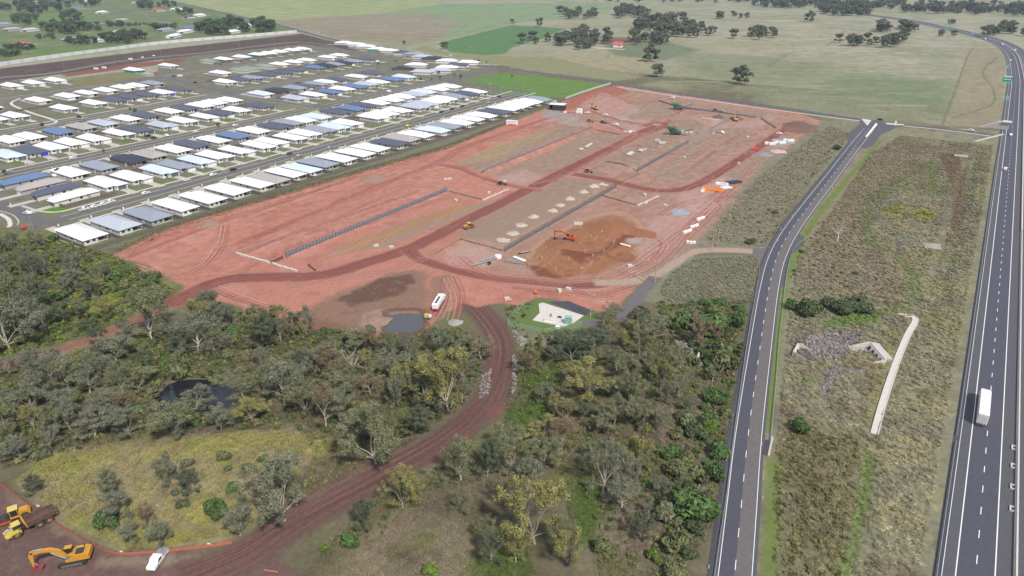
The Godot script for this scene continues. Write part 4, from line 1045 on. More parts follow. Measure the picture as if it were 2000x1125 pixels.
func build_roads():
	# highway: the near carriageway, the median and part of the far carriageway
	var hw := smooth(P("22.2,30 22.2,-200 22.2,-500 22.2,-800 21.5,-960 15,-1161 4,-1270 -14,-1361 -46,-1450 -87,-1541 -116,-1596 -170,-1700 -330,-1900"), 12)
	struct("highway_shoulder", ribbon(hw, -7.8, -5.6, 0.03), "asphalt_dark")
	struct("highway", ribbon(hw, -6.2, 6.9, 0.06), "asphalt")
	struct("highway_lane", ribbon(hw, -3.5, 3.6, 0.064), "asphalt_lane")
	struct("highway", ribbon(hw, 7.5, 22.0, 0.05), "asphalt")
	struct("road_marking", ribbon(hw, -3.72, -3.5, 0.085), "road_paint")
	struct("road_marking", ribbon(hw, 3.35, 3.58, 0.085), "road_paint")
	struct("road_marking", ribbon(hw, 9.3, 9.5, 0.085), "road_paint")
	struct("road_marking", ribbon(hw, -6.15, -6.03, 0.085), "road_paint")
	struct("road_marking", dashes(hw, 0.0, 0.09, 3.0, 6.0, 0.085), "road_paint")
	struct("road_marking", dashes(hw, 13.2, 0.09, 3.0, 6.0, 0.085), "road_paint")
	# the two-lane road
	var road := smooth(P("-18.9,-109.6 -20.8,-117.7 -26.2,-140.2 -33.3,-169.9 -43.8,-218.1 -54.4,-268.3 -60.4,-303.6 -63.4,-339.9 -64.8,-383.1 -66.4,-460.3 -68.4,-542.7 -69.0,-598.2"), 5)
	struct("side_road", ribbon(road, -4.6, 4.4, 0.05), "asphalt")
	struct("side_road_lane", ribbon(road, -3.1, 0.0, 0.054), "asphalt_lane")
	struct("side_road_lane", ribbon(road, 0.0, 3.4, 0.054), "asphalt_worn")
	struct("road_marking", ribbon(road, -3.35, -3.2, 0.08), "road_paint")
	struct("side_road_shoulder", ribbon(road, -5.6, -4.5, 0.045), "asphalt_dark")
	struct("road_marking", ribbon(road, 3.45, 3.6, 0.08), "road_paint")
	struct("road_marking", dashes(road, 0.0, 0.08, 3.0, 7.0, 0.12), "road_paint")
	struct("side_road_flare", slab(P("-55.2,-333.1 -54.2,-323.7 -55.4,-309.8 -53.8,-294.5 -49.6,-272.7 -52.0,-269.9 -60.1,-303.9 -62.0,-340.9"), -0.3, 0.045), "asphalt")
	struct("side_road_flare", slab(P("-65.2,-316.5 -62.9,-302.0 -61.4,-289.4 -64.4,-295.5 -69.5,-297.7 -71.9,-306.1 -66.9,-310.9"), -0.3, 0.043), "asphalt_worn")
	# turning flare and traffic islands at the junction
	struct("side_road_flare", slab(P("-71.2,-533.8 -80.4,-570.3 -77.8,-596.6 -78.5,-618.0 -84.0,-632.8 -59.9,-630.3 -51.9,-615.9 -58.3,-585.0 -57.8,-542.6 -61.0,-531.9"), -0.3, 0.056), "asphalt")
	struct("traffic_island", slab(P("-80.5,-635.1 -72.6,-633.3 -71.8,-609.1"), 0, 0.16), "concrete_pale")
	struct("traffic_island", slab(P("-68.0,-624.9 -66.1,-619.5 -65.8,-568.3 -67.0,-569.5"), 0, 0.12), "road_paint")
	struct("traffic_island", slab(P("-61.6,-629.2 -48.7,-631.0 -48.5,-626.7 -60.1,-623.5"), 0, 0.15), "concrete_pale")
	# road behind the site
	var back := smooth(P("-5797.4,-2152.2 -3773.5,-1920.7 -2089.5,-1301.7 -1526.3,-1084.5 -1197.1,-960.8 -878.3,-818.5 -674.9,-766.6 -509.7,-715.7 -406.5,-697.6 -326.1,-680.7 -261.2,-665.9 -206.3,-653.9 -158.3,-647.8 -113.4,-637.7 -73.0,-630.7 -36.3,-628.3 10.8,-626.7"), 15)
	struct("back_road", ribbon(back, -4.5, 4.5, 0.045), "asphalt")
	struct("road_marking", dashes(back, 0.0, 0.1, 3.0, 6.0, 0.075), "road_paint")
	struct("footpath", strip_box(smooth(P("-312.1,-663.8 -254.7,-650.2 -202.2,-641.7 -154.5,-633.9 -103.2,-627.2 -79.8,-626.2"), 8), -0.9, 0.9, 0.0, 0.12), "concrete_pale")
	struct("footpath", strip_box(smooth(P("-48.3,-624.7 -18.8,-625.2 9.4,-621.8"), 8), -1.1, 1.1, 0.0, 0.12), "concrete")
	struct("footpath", strip_box(smooth(P("0.9,-597.4 17.1,-634.7"), 8), -1.2, 1.2, 0.0, 0.12), "concrete")
	# streets of the estate
	var streets := ["-373,-146 -373,-300 -374,-450 -375,-596", "-482,-100 -482,-250 -483,-400 -484,-520 -482,-640 -490,-722", "-607,-190 -607,-300 -607,-395 -609,-450 -612,-640", "-755,-240 -755,-330 -757,-408 -756,-560 -752,-700", "-373,-146 -420,-148 -482,-150 -607,-200", "-375,-592 -430,-594 -482,-606 -545,-634 -612,-650 -718,-712 -800,-745", "-484,-424 -545,-424 -609,-434", "-757,-408 -762,-440 -740,-449 -670,-436 -609,-430", "-869.2,-310.5 -894.0,-349.7 -882.1,-396.9 -913.1,-497.9 -899.4,-604.8 -903.2,-710.3 -890.6,-767.2 -802.5,-746.3"]
	for s in streets:
		var p := smooth(P(s), 6)
		struct("street", ribbon(p, -3.7, 3.7, 0.04 + 0.002 * streets.find(s)), "asphalt_street")
	for e in [["-373,-156 -373,-300 -374,-450 -375,-586", 1], ["-482,-160 -483,-400 -483.5,-416", 1], ["-484,-436 -484,-520 -482,-596", 1], ["-607,-210 -607,-416", 1], ["-610,-444 -612,-630", 1], ["-755,-240 -757,-400", 1], ["-756,-450 -752,-690", 1], ["-869.2,-310.5 -894.0,-349.7 -882.1,-396.9 -913.1,-497.9 -899.4,-604.8 -903.2,-710.3 -893.9,-765.0", 1], ["-492,-424 -545,-424 -600,-432", 1]]:
		var p := smooth(P(e[0]), 8)
		for s in [-1, 1]:
			struct("kerb", strip_box(p, s * 3.9 - 0.17, s * 3.9 + 0.17, 0.0, 0.14), "concrete")
	for e in ["-385,-160 -385,-300 -386,-450 -387,-586", "-361,-150 -361,-300 -362,-450 -363,-590", "-494,-160 -495,-410", "-470,-165 -471,-410 -471,-590", "-619,-215 -619,-410"]:
		struct("footpath", strip_box(smooth(P(e), 10), -0.75, 0.75, 0.0, 0.1), "concrete_pale")
	struct("kerb", strip_box(smooth(P("-385,-162 -388,-157 -398,-154 -412,-153.5"), 2), -0.9, 0.9, 0.0, 0.13), "concrete")
	struct("kerb", strip_box(smooth(P("-407.6,-141.0 -395.6,-139.6 -385.1,-135.9 -383.0,-133.8"), 2), -1.0, 1.0, 0.0, 0.12), "concrete_pale")
	struct("kerb", strip_box(smooth(P("-412.9,-143.2 -400.4,-143.8 -388.1,-141.0 -382.2,-137.8"), 2), -0.3, 0.3, 0.0, 0.13), "concrete")
	struct("footpath", strip_box(smooth(P("-746.0,-303.4 -723.5,-285.7 -668.1,-276.3 -614.5,-270.6 -607.3,-257.5"), 3), -1.2, 1.2, 0.0, 0.1), "concrete_pale")
	# bitumen drive to the pumping compound
	struct("compound_drive", strip_box(smooth(P("-96.4,-253.1 -95.7,-242.2 -94.7,-231.7 -93.1,-222.2 -92.6,-216.5"), 3), -2.6, 2.6, -0.8, 0.06), "asphalt_worn")
	struct("compound_drive", slab(P("-92.7,-222.5 -91.5,-213.3 -94.9,-203.5 -101.6,-199.1 -103.6,-203.4 -98.6,-206.7 -95.3,-214.7"), -0.8, 0.07), "asphalt_worn")
	struct("compound_drive", slab(P("-121.4,-208.7 -115.3,-213.8 -103.2,-211.5 -104.8,-206.5"), -0.8, 0.07), "asphalt_dark")

# ---------------------------------------------------------------- homes
var homes := {}

func hip(st: SurfaceTool, x0: float, x1: float, z0: float, z1: float, y: float, pitch: float, over := 0.6, t := 0.2):
	x0 -= over
	x1 += over
	z0 -= over
	z1 += over
	var w := z1 - z0
	var l := x1 - x0
	var r := minf(w, l) * 0.5
	var h := r * pitch
	var zc := (z0 + z1) * 0.5
	var xc := (x0 + x1) * 0.5
	var a := Vector3(x0 + r, y + t + h, zc) if l >= w else Vector3(xc, y + t + h, z0 + r)
	var b := Vector3(x1 - r, y + t + h, zc) if l >= w else Vector3(xc, y + t + h, z1 - r)
	var c := [Vector3(x0, y + t, z0), Vector3(x1, y + t, z0), Vector3(x1, y + t, z1), Vector3(x0, y + t, z1)]
	if l >= w:
		quad(st, c[3], c[2], b, a)
		quad(st, c[1], c[0], a, b)
		tri(st, c[0], c[3], a)
		tri(st, c[2], c[1], b)
	else:
		quad(st, c[0], c[3], b, a)
		quad(st, c[2], c[1], a, b)
		tri(st, c[1], c[0], a)
		tri(st, c[3], c[2], b)
	var d := Vector3(0, -t, 0)
	for i in 4:
		var p: Vector3 = c[i]
		var q: Vector3 = c[(i + 1) % 4]
		quad(st, q + d, p + d, p, q)
	quad(st, c[0] + d, c[1] + d, c[2] + d, c[3] + d)

func home(kind: String) -> Node3D:
	# length along x with the garage at +x; kinds: wide, long, plain (far away), frame, wrap
	if homes.has(kind):
		return homes[kind]
	var o := thing("house", "house", "house")
	homes[kind] = o
	var long := kind.begins_with("long")
	var far := kind.ends_with("far")
	var w := 9.5 if long else (9.0 if kind == "slim" else 11.0)
	var l := 26.0 if long else (24.0 if kind == "slim" else 25.5)
	var hx := l * 0.5
	var hz := w * 0.5
	if kind == "frame":
		part("slab", bx(Vector3(0, 0.15, 0), Vector3(l, 0.3, w)), "concrete", o)
		for i in 12:
			var x := lerpf(-hx, hx, i / 11.0)
			var st := S()
			for s in [-1, 1]:
				box(st, Vector3(x, 1.6, s * hz), Vector3(0.14, 2.7, 0.14))
				tube(st, Vector3(x, 2.95, s * hz), Vector3(x, 2.95 + hz * 0.4 * minf(1, minf(i + 1, 12 - i) / 3.0), 0), 0.1, 0.1, 4)
			box(st, Vector3(x, 2.95, 0), Vector3(0.14, 0.16, w))
			part("truss", st, "truss", o)
		for s in [-1, 1]:
			part("wall_plate", bx(Vector3(0, 1.7, s * hz), Vector3(l, 0.14, 0.12)), "truss", o)
		var st2 := S()
		for i in 8:
			box(st2, Vector3(lerpf(-hx, hx, i / 7.0), 1.5, 0), Vector3(0.5, 2.4, 2.0))
		part("inner_wall", bx(Vector3(0, 1.5, 0), Vector3(l * 0.8, 2.4, 0.15)), "truss", o)
		return o
	var wallm := "wall_wrap" if kind.begins_with("wrap") else "wall_cream"
	# footprint: garage side reaches forward, a corner at the back is left open as a patio
	var f := PackedVector2Array([Vector2(-hx + 3.0, hz), Vector2(-hx + 3.0, hz - 4.6), Vector2(-hx, hz - 4.6), Vector2(-hx, -hz), Vector2(hx, -hz), Vector2(hx, -hz + 6.0), Vector2(hx - 1.9, -hz + 6.0), Vector2(hx - 1.9, hz)])
	part("wall", slab(f, 0.0, 2.75), wallm, o)
	var rf := S()
	hip(rf, -hx, hx - 1.9, -hz, hz, 2.62, 0.41)
	hip(rf, hx - 9.0, hx, -hz + 0.012, -hz + 6.0, 2.615, 0.41)
	part("roof", rf, "roof_W", o)
	part("patio_post", bx(Vector3(-hx + 0.2, 1.32, hz - 0.2), Vector3(0.3, 2.6, 0.3)), "wall_grey", o)
	part("patio_floor", bx(Vector3(-hx + 1.5, 0.1, hz - 2.3), Vector3(3.0, 0.2, 4.5)), "drive", o)
	part("patio_door", bx(Vector3(-hx + 3.02, 1.15, hz - 2.3), Vector3(0.08, 2.2, 3.2)), "glass_dark", o)
	part("garage_door", bx(Vector3(hx + 0.02, 1.15, -hz + 3.0), Vector3(0.1, 2.25, 4.8)), "door_dark", o)
	part("front_door", bx(Vector3(hx - 1.88, 1.1, -hz + 7.0), Vector3(0.08, 2.15, 1.1)), "door_dark", o)
	part("driveway", bx(Vector3(hx + 6.6, 0.02, -hz + 3.0), Vector3(13.2, 0.16, 4.4)), "drive", o)
	var spots := [[hx - 1.9, hz - 2.0, 0, 1.8]]
	if not far:
		spots = [[hx - 1.9, hz - 2.0, 0, 1.8], [-hx, -hz + 1.8, 0, 1.5], [-hx, -hz + 4.6, 0, 1.5], [2.5, hz, 1, 1.6], [-1.5, hz, 1, 1.0], [4.0, -hz, 1, 1.0], [-2.0, -hz, 1, 1.6], [-6.0, -hz, 1, 1.6], [5.6, hz, 1, 1.0]]
	for s in spots:
		var size := Vector3(0.09, 1.3, s[3] + 0.16) if s[2] == 0 else Vector3(s[3] + 0.16, 1.3, 0.09)
		var fr := part("window", bx(Vector3(s[0], 1.65, s[1]), size), "frame_white", o)
		var g := Vector3(0.12, 1.12, s[3]) if s[2] == 0 else Vector3(s[3], 1.12, 0.12)
		part("pane", bx(Vector3(s[0], 1.65, s[1]), g), "glass_dark", fr)
	if not far:
		part("letterbox", bx(Vector3(hx + 11.6, 0.6, hz - 4.6), Vector3(0.4, 1.2, 0.5)), "wall_white", o)
		part("water_tank", tb(Vector3(-hx + 6, 0, -hz - 0.75), Vector3(-hx + 6, 1.9, -hz - 0.75), 0.62, 0.62, 10), "wall_grey", o)
	if kind.contains("solar"):
		for i in 2:
			var t := Transform3D(Basis(Vector3.RIGHT, 0.389), Vector3(-1.0 + i * 3.6, 4.06 if long == false else 3.86, hz * 0.53))
			part("solar_panel", bx(Vector3.ZERO, Vector3(3.3, 0.08, 2.4), t), "solar", o)
	return o

var roof_words := {"W": "white", "L": "light blue-grey", "P": "pale blue", "G": "mid grey", "T": "taupe grey", "D": "charcoal", "N": "near-black", "B": "slate blue", "R": "red"}
var wall_of := {"W": "wall_cream", "L": "wall_cream", "P": "wall_white", "G": "wall_grey", "T": "wall_grey", "D": "wall_cream", "N": "wall_brick", "B": "wall_grey", "R": "wall_cream"}
var stock := {}

func place_home(kind: String, code: String, at: Vector3, turn: float, label: String, group: String, tilt := 0) -> Node3D:
	var o := home(kind)
	if stock.has(kind):
		o = copy(o, label, at, turn, group)
	else:
		stock[kind] = true
		o.position = at
		o.rotation.y = turn
		tag(o, label, "house", group)
	var roof := o.get_node_or_null("roof")
	if roof:
		roof.set_surface_override_material(0, M["roof_" + code[0]])
		var wall: MeshInstance3D = o.get_node("wall")
		if not kind.begins_with("wrap"):
			wall.set_surface_override_material(0, M[wall_of[code[0]]])
			if code[0] == "W" and rng.randf() < 0.35:
				wall.set_surface_override_material(0, M["wall_white"])
			var d: MeshInstance3D = o.get_node("garage_door")
			d.set_surface_override_material(0, M[["door_dark", "door_white", "door_dark", "door_blue"][0 if rng.randf() < 0.6 else (1 if rng.randf() < 0.93 else 3)]])
	return o

func build_estate():
	# each row: x of the row, way the garages face, words, then z and roof colour of each home
	var rows := [
		[-338.5, PI, "row along the earthworks", "wide", 0, "-147W -163L -179G -195W -211W -227W -243W -254T -267W -279P -293G -308W -324W -339W -357D -371T -386W -404P -419G -434W -450W -466W -484D -500W -512W -524W -537W -551G"],
		[-408, 0.0, "row facing the main street", "long", 0, "-197W -212W -229P -241G -255P -269W -285W -302W -314W -330W -344W -358G -371P -386W -414W -428W -444W -464L -478L -492W -506W -521G -538D -551W"],
		[-447, PI, "row behind the main street", "wide", 0, "-197W -214G -233N -247T -264W -279D -295W -311B -329W -348D -362G -374Ws -389P -412D -429B -445D -459W -476W -493W -509L -524Ps -543Ws -561Ws"],
		[-522, 0.0, "third inner row", "wide", 0, "-196P -209D -222Ws -236W -251W -270W -284D -303L -321W -340W -355D -371W -394Ds"],
		[-566, PI, "fourth inner row", "wide", 0, "-216W -229W -248B -266T -282L -301W -317D -337W -352D -367W -381W -396Ws"],
		[-653, 0.0, "fifth inner row", "wide_far", 0, "-243W -258W -296W -322W -340D -355D -371D -386W -405D"],
		[-709, PI, "sixth inner row", "wide_far", 0, "-263W -302W -327W -345W -363W -381W -395W -411G"],
		[-812, 0.0, "top row beside stripped soil", "wide_far", 0, "-326W -346W -367W -453Wg -495W"],
		[-568, PI, "fourth row's top", "wide_far", 0, "-433P -452N -472G -485Ds -500G -514Ws -531D -556Ws -582D"],
		[-523, 0.0, "third row's top", "wide", 0, "-435Ls -456W -475B -493W -510B -526L -542W -563Bs -583Ps"],
		[-655, 0.0, "row below the framed houses", "wide_far", 0, "-458W -476D -490Gs -513D -531Ds -552D -578B -596N -609G -625N -641G -666D"],
		[-711, PI, "half-built row", "wide_far", 0, "-493W -518F -532F -554F -574W -596W -616W -650W -671W"],
		[-805, 0.0, "row by the new street", "wide_far", 0, "-546F -566Wg -592W -618Wg -634W -653W -674W -692W"]
	]
	for r in rows:
		var list: PackedStringArray = r[5].split(" ")
		for i in list.size():
			var e := list[i]
			var cut := 0
			while cut < e.length() and (e[cut] == "-" or e[cut].is_valid_int()):
				cut += 1
			var z := float(e.left(cut))
			var code := e.substr(cut)
			var kind: String = r[3]
			var x: float = r[0]
			if code.begins_with("F"):
				place_home("frame", code, Vector3(x, 0, z), r[1], "unroofed house frame of grey-green trusses, %s along the %s" % [nth(i + 1), r[2]], "houses of the estate")
				continue
			if code.ends_with("g"):
				kind = "wrap_far"
			elif code.ends_with("s"):
				kind = ("wide_solar" if kind == "wide" else "long_solar") + ("_far" if r[3].ends_with("far") else "")
			else:
				var gap := 99.0
				for other in list:
					if other != e:
						gap = minf(gap, absf(float(other.rstrip("WLPGTDNBFsg")) - z))
				kind = ("long" if gap < 13.0 or (int(absf(z)) * 7) % 5 < 1 else "wide") + ("_far" if r[3].ends_with("far") else "")
			var what: String = roof_words[code[0]] + "-roofed house"
			if code.ends_with("s"):
				what += " with solar panels"
			elif code.ends_with("g"):
				what += " with green wall wrap"
			place_home(kind, code, Vector3(x + ((i * 37) % 5 - 2) * 0.4, 0, z), r[1] + (((i * 53) % 7) - 3) * 0.004, "%s, %s from creek end in %s" % [what, nth(i + 1), r[2]], "houses of the estate")
	# the four homes that front the short end street
	for e in [[-454, "B", "slate blue-roofed house, farthest back of four end-on by the bottom street"], [-435, "T", "taupe-roofed long house beside the slate blue one at the bottom street"], [-417.5, "D", "charcoal-roofed long house beside the white corner house"], [-399.5, "W", "white-roofed long corner house with fenced lawn at the main street corner"]]:
		place_home("slim", e[1], Vector3(e[0], 0, -174.0), -PI / 2, e[2], "houses of the estate")
	# scattered homes that do not line up with the rows
	for e in [[-812, -778, "W"], [-783, -774, "W"], [-753, -763, "W"], [-718, -749, "Wg"], [-693, -745, "W"], [-662, -739, "D"], [-640, -734, "Gs"], [-614, -722, "L"], [-592, -714, "N"], [-564, -628, "N"], [-572, -660, "Ws"], [-530, -622, "L"], [-521, -642, "L"], [-528, -664, "Ws"], [-563, -707, "Ws"], [-531, -686, "D"], [-533, -711, "Ws"]]:
		var c: String = e[2]
		var kind := "wrap_far" if c.ends_with("g") else ("wide_solar_far" if c.ends_with("s") else "wide_far")
		var k: int = homes_far.get(c, 0) + 1
		homes_far[c] = k
		place_home(kind, c, Vector3(e[0], 0, e[1]), 0.35 + PI * (k % 2), "%s-roofed house%s, %s of its sort along the back road's edge" % [roof_words[c[0]], " with solar panels" if c.ends_with("s") else (" with green wall wrap" if c.ends_with("g") else ""), nth(k)], "houses along the far edge of the estate")
	build_fences()
	build_acreage()
	build_cars()
	build_street_things()

var homes_far := {}

func build_fences():
	var back := thing("timber_fence", "long timber boundary fence between the last row of homes and the red earthworks", "fence", Vector3(-318.5, 0, -141))
	var pm := done(bx(Vector3(0, 0.95, -1.27), Vector3(0.08, 1.8, 2.46)))
	for i in 166:
		part("panel", pm, "timber_fence", back, Vector3(((i * 31) % 5) * 0.02, 0, -2.54 * i))
	var end := thing("timber_fence", "timber fence around the end lot above the scrub", "fence", Vector3(-351, 0, -139.5), 0)
	var pe := done(bx(Vector3(1.27, 0.95, 0), Vector3(2.46, 1.8, 0.08)))
	for i in 12:
		part("panel", pe, "timber_fence", end, Vector3(2.54 * i, 0, ((i * 31) % 5) * 0.02))
	part("plinth", bx(Vector3(15, 0.15, 0.5), Vector3(31, 0.3, 0.4)), "concrete", end)
	var mid := thing("timber_fence", "long timber fence back to back between the first two inner rows of homes", "fence", Vector3(-424.5, 0, -192))
	for i in 148:
		part("panel", pm, "timber_fence", mid, Vector3(((i * 31) % 5) * 0.02, 0, -2.54 * i))
	var mid2 := thing("timber_fence", "long timber fence back to back between the third and fourth rows", "fence", Vector3(-542.5, 0, -196))
	for i in 80:
		part("panel", pm, "timber_fence", mid2, Vector3(((i * 31) % 5) * 0.02, 0, -2.54 * i))
	var more := 0
	for e in [[-682.0, -245, 66, "long timber fence back to back between the fifth and sixth rows"], [-545.0, -432, 62, "long timber fence behind the upper stretch of the third row"], [-683.0, -455, 86, "long timber fence behind the half-built row"], [-790.0, -540, 60, "timber fence along the row by the new street"]]:
		var fe := thing("timber_fence", e[3], "fence", Vector3(e[0], 0, e[1]))
		for i in e[2]:
			part("panel", pm, "timber_fence", fe, Vector3(((i * 31) % 5) * 0.02, 0, -2.54 * i))
	var yard := thing("timber_fence", "pale timber fence round the lawn of the white corner house", "fence", Vector3(-389.5, 0, -164))
	for i in 11:
		part("panel", pm, "timber_fence", yard, Vector3(0, 0, -2.54 * i))
	part("panel", bx(Vector3(-2.4, 0.95, 0), Vector3(4.8, 1.8, 0.08)), "timber_fence", yard)
	var zs := [-155, -171, -187, -203, -219, -235, -249, -261, -273, -286, -301, -316, -332, -348, -364, -379, -395, -412, -427, -442, -458, -475, -492, -506, -517, -528, -541]
	var sm := done(bx(Vector3(-5, 0.95, 0), Vector3(10, 1.8, 0.08)))
	var k := 0
	for z in zs:
		k += 1
		var f := thing("side_fence", "short timber side fence behind the homes along the earthworks, %s from the creek end" % nth(k), "fence", Vector3(-319, 0, z), 0, "side fences")
		part("panel", sm, "timber_fence", f)
		part("panel", sm, "timber_fence", f, Vector3(-10.1, 0, 0))
	k = 0
	for z in [-204, -220, -235, -248, -262, -277, -293, -308, -322, -337, -351, -364, -378, -400, -421, -436, -454, -471, -485, -499, -513, -529, -544]:
		k += 1
		var f := thing("side_fence", "short timber side fence between homes of the first inner row, %s from the creek end" % nth(k), "fence", Vector3(-408, 0, z), 0, "side fences")
		part("panel", sm, "timber_fence", f)
	# the pale sound wall along the top of the estate
	var sw := thing("sound_wall", "long pale grey concrete wall along the top edge of the new subdivision", "wall")
	var line := smooth(P("-980.7,-354.9 -992.1,-391.8 -1013.2,-460.6 -1026.5,-534.3 -1041.7,-618.8 -1033.2,-698.6 -1017.1,-782.1 -1007.1,-858.8"), 6)
	for i in line.size() - 1:
		var a := line[i]
		var b := line[i + 1]
		var t := Transform3D(Basis(Vector3.UP, -(b - a).angle()), V((a + b) * 0.5, 0))
		part("panel", bx(Vector3(0, 2.2, 0), Vector3(a.distance_to(b) - 0.03, 4.4, 0.25), t), "sound_panel" if i % 3 else "concrete_pale", sw)
	var sw2 := thing("post_fence", "pale post and rail fence beside the back road above the subdivision", "fence")
	line = smooth(P("-1007.1,-858.8 -934.4,-827.2 -868.6,-798.7 -834.8,-787.5"), 5)
	for i in line.size() - 1:
		var a := line[i]
		var b := line[i + 1]
		var t := Transform3D(Basis(Vector3.UP, -(b - a).angle()), V((a + b) * 0.5, 0))
		part("rail", bx(Vector3(0, 1.2, 0), Vector3(a.distance_to(b), 0.5, 0.1), t), "concrete", sw2)
		part("post", bx(V(a, 0.9), Vector3(0.5, 1.8, 0.5)), "concrete", sw2)

func build_acreage():
	var list := [["-1191.4,-504.5", "R", 0.2, "large red-tiled house behind a dark hedge"], ["-1198.3,-580.9", "G", 0.1, "grey-roofed white bungalow on a lawn above the new wall"], ["-1414.5,-621.7", "L", 0.15, "light-grey roofed weatherboard house beside a brown-roofed shed"], ["-1904.9,-956.6", "B", 0.0, "blue-roofed house with solar panels among trees"], ["-1456.6,-749.1", "D", 0.1, "dark blue-grey roofed bungalow among shrubs"], ["-1474.2,-819.7", "T", 0.2, "long brown-grey roofed house near the loop road"], ["-1722.4,-917.0", "W", 0.4, "white shed-like house below the loop road"], ["-1972.8,-1149.6", "L", 0.2, "grey-roofed house near the long straight field edge"], ["-1675.4,-1025.2", "R", 0.1, "dark red-roofed house on the hill lot"], ["-1671.1,-1068.8", "W", 0.1, "white outbuilding beside the dark red roof"], ["-1441.0,-947.6", "D", 0.15, "charcoal-roofed house inside a white fence"], ["-1459.3,-984.6", "W", 0.15, "white two-storey part house with fenced green lawn"], ["-1241.7,-683.1", "W", 0.1, "white roofed house with solar panels in a row of trees"], ["-1217.5,-751.8", "G", 0.0, "grey-roofed house with black solar panels near white sheds"], ["-1216.1,-797.6", "B", 0.1, "blue-green roofed house with solar panels"], ["-1114.1,-699.1", "W", 0.5, "big cream shed beside the grey-roofed house"], ["-1165.9,-753.9", "W", 0.3, "white shed behind the cream shed"], ["-1203.8,-877.8", "G", 0.1, "grey-roofed house half hidden in trees"], ["-1176.8,-883.2", "W", 0.2, "cream gabled cottage beside the grey roof in trees"], ["-1090.8,-793.1", "W", 0.2, "white shed close to the sound wall"], ["-1153.0,-602.3", "P", 0.2, "small pale shed with blue roller door"], ["-1450.5,-608.9", "T", 0.1, "brown-roofed open shed at the edge of the frame"], ["-1571.5,-647.4", "G", 0.1, "grey house roof at the edge of the frame"], ["-2242.8,-1024.8", "W", 0.3, "cream roof deep among the trees"], ["-2171.9,-1127.7", "W", 0.4, "pale roofs at the top of the acreage"]]
	for e in list:
		var p := P(e[0])[0]
		var o := place_home("wide_far", e[1], Vector3(p.x, 0, p.y), e[2] + PI * 0.5, e[3], "houses on acreage lots")
		o.scale = Vector3(1.15, 1.1, 1.05)
	var fh := thing("farmhouse", "small white farmhouse with a red gabled roof among paddock trees", "house", V(Vector2(-459.7,-972.8), 0), 0.3)
	part("wall", bx(Vector3(0, 1.8, 0), Vector3(13, 3.6, 9)), "wall_white", fh)
	part("roof", pr("-5.2,3.5 5.2,3.5 0,7.4", -7, 7), "roof_R", fh).rotation.y = PI / 2
	part("chimney", bx(Vector3(3, 6.6, 1), Vector3(1, 2.6, 1)), "wall_brick", fh)
	part("window", bx(Vector3(-6.52, 1.9, 0), Vector3(0.1, 1.5, 1.6)), "glass_dark", fh)
	part("window", bx(Vector3(2, 1.9, 4.52), Vector3(1.8, 1.5, 0.1)), "glass_dark", fh)
	var fs := thing("farm_track", "pale gravel strip in front of the red-roofed farmhouse", "track", V(Vector2(-463.2,-948.5), 0), 0.12)
	part("gravel", bx(Vector3(0, 0.05, 0), Vector3(48, 0.12, 6)), "concrete_pale", fs)

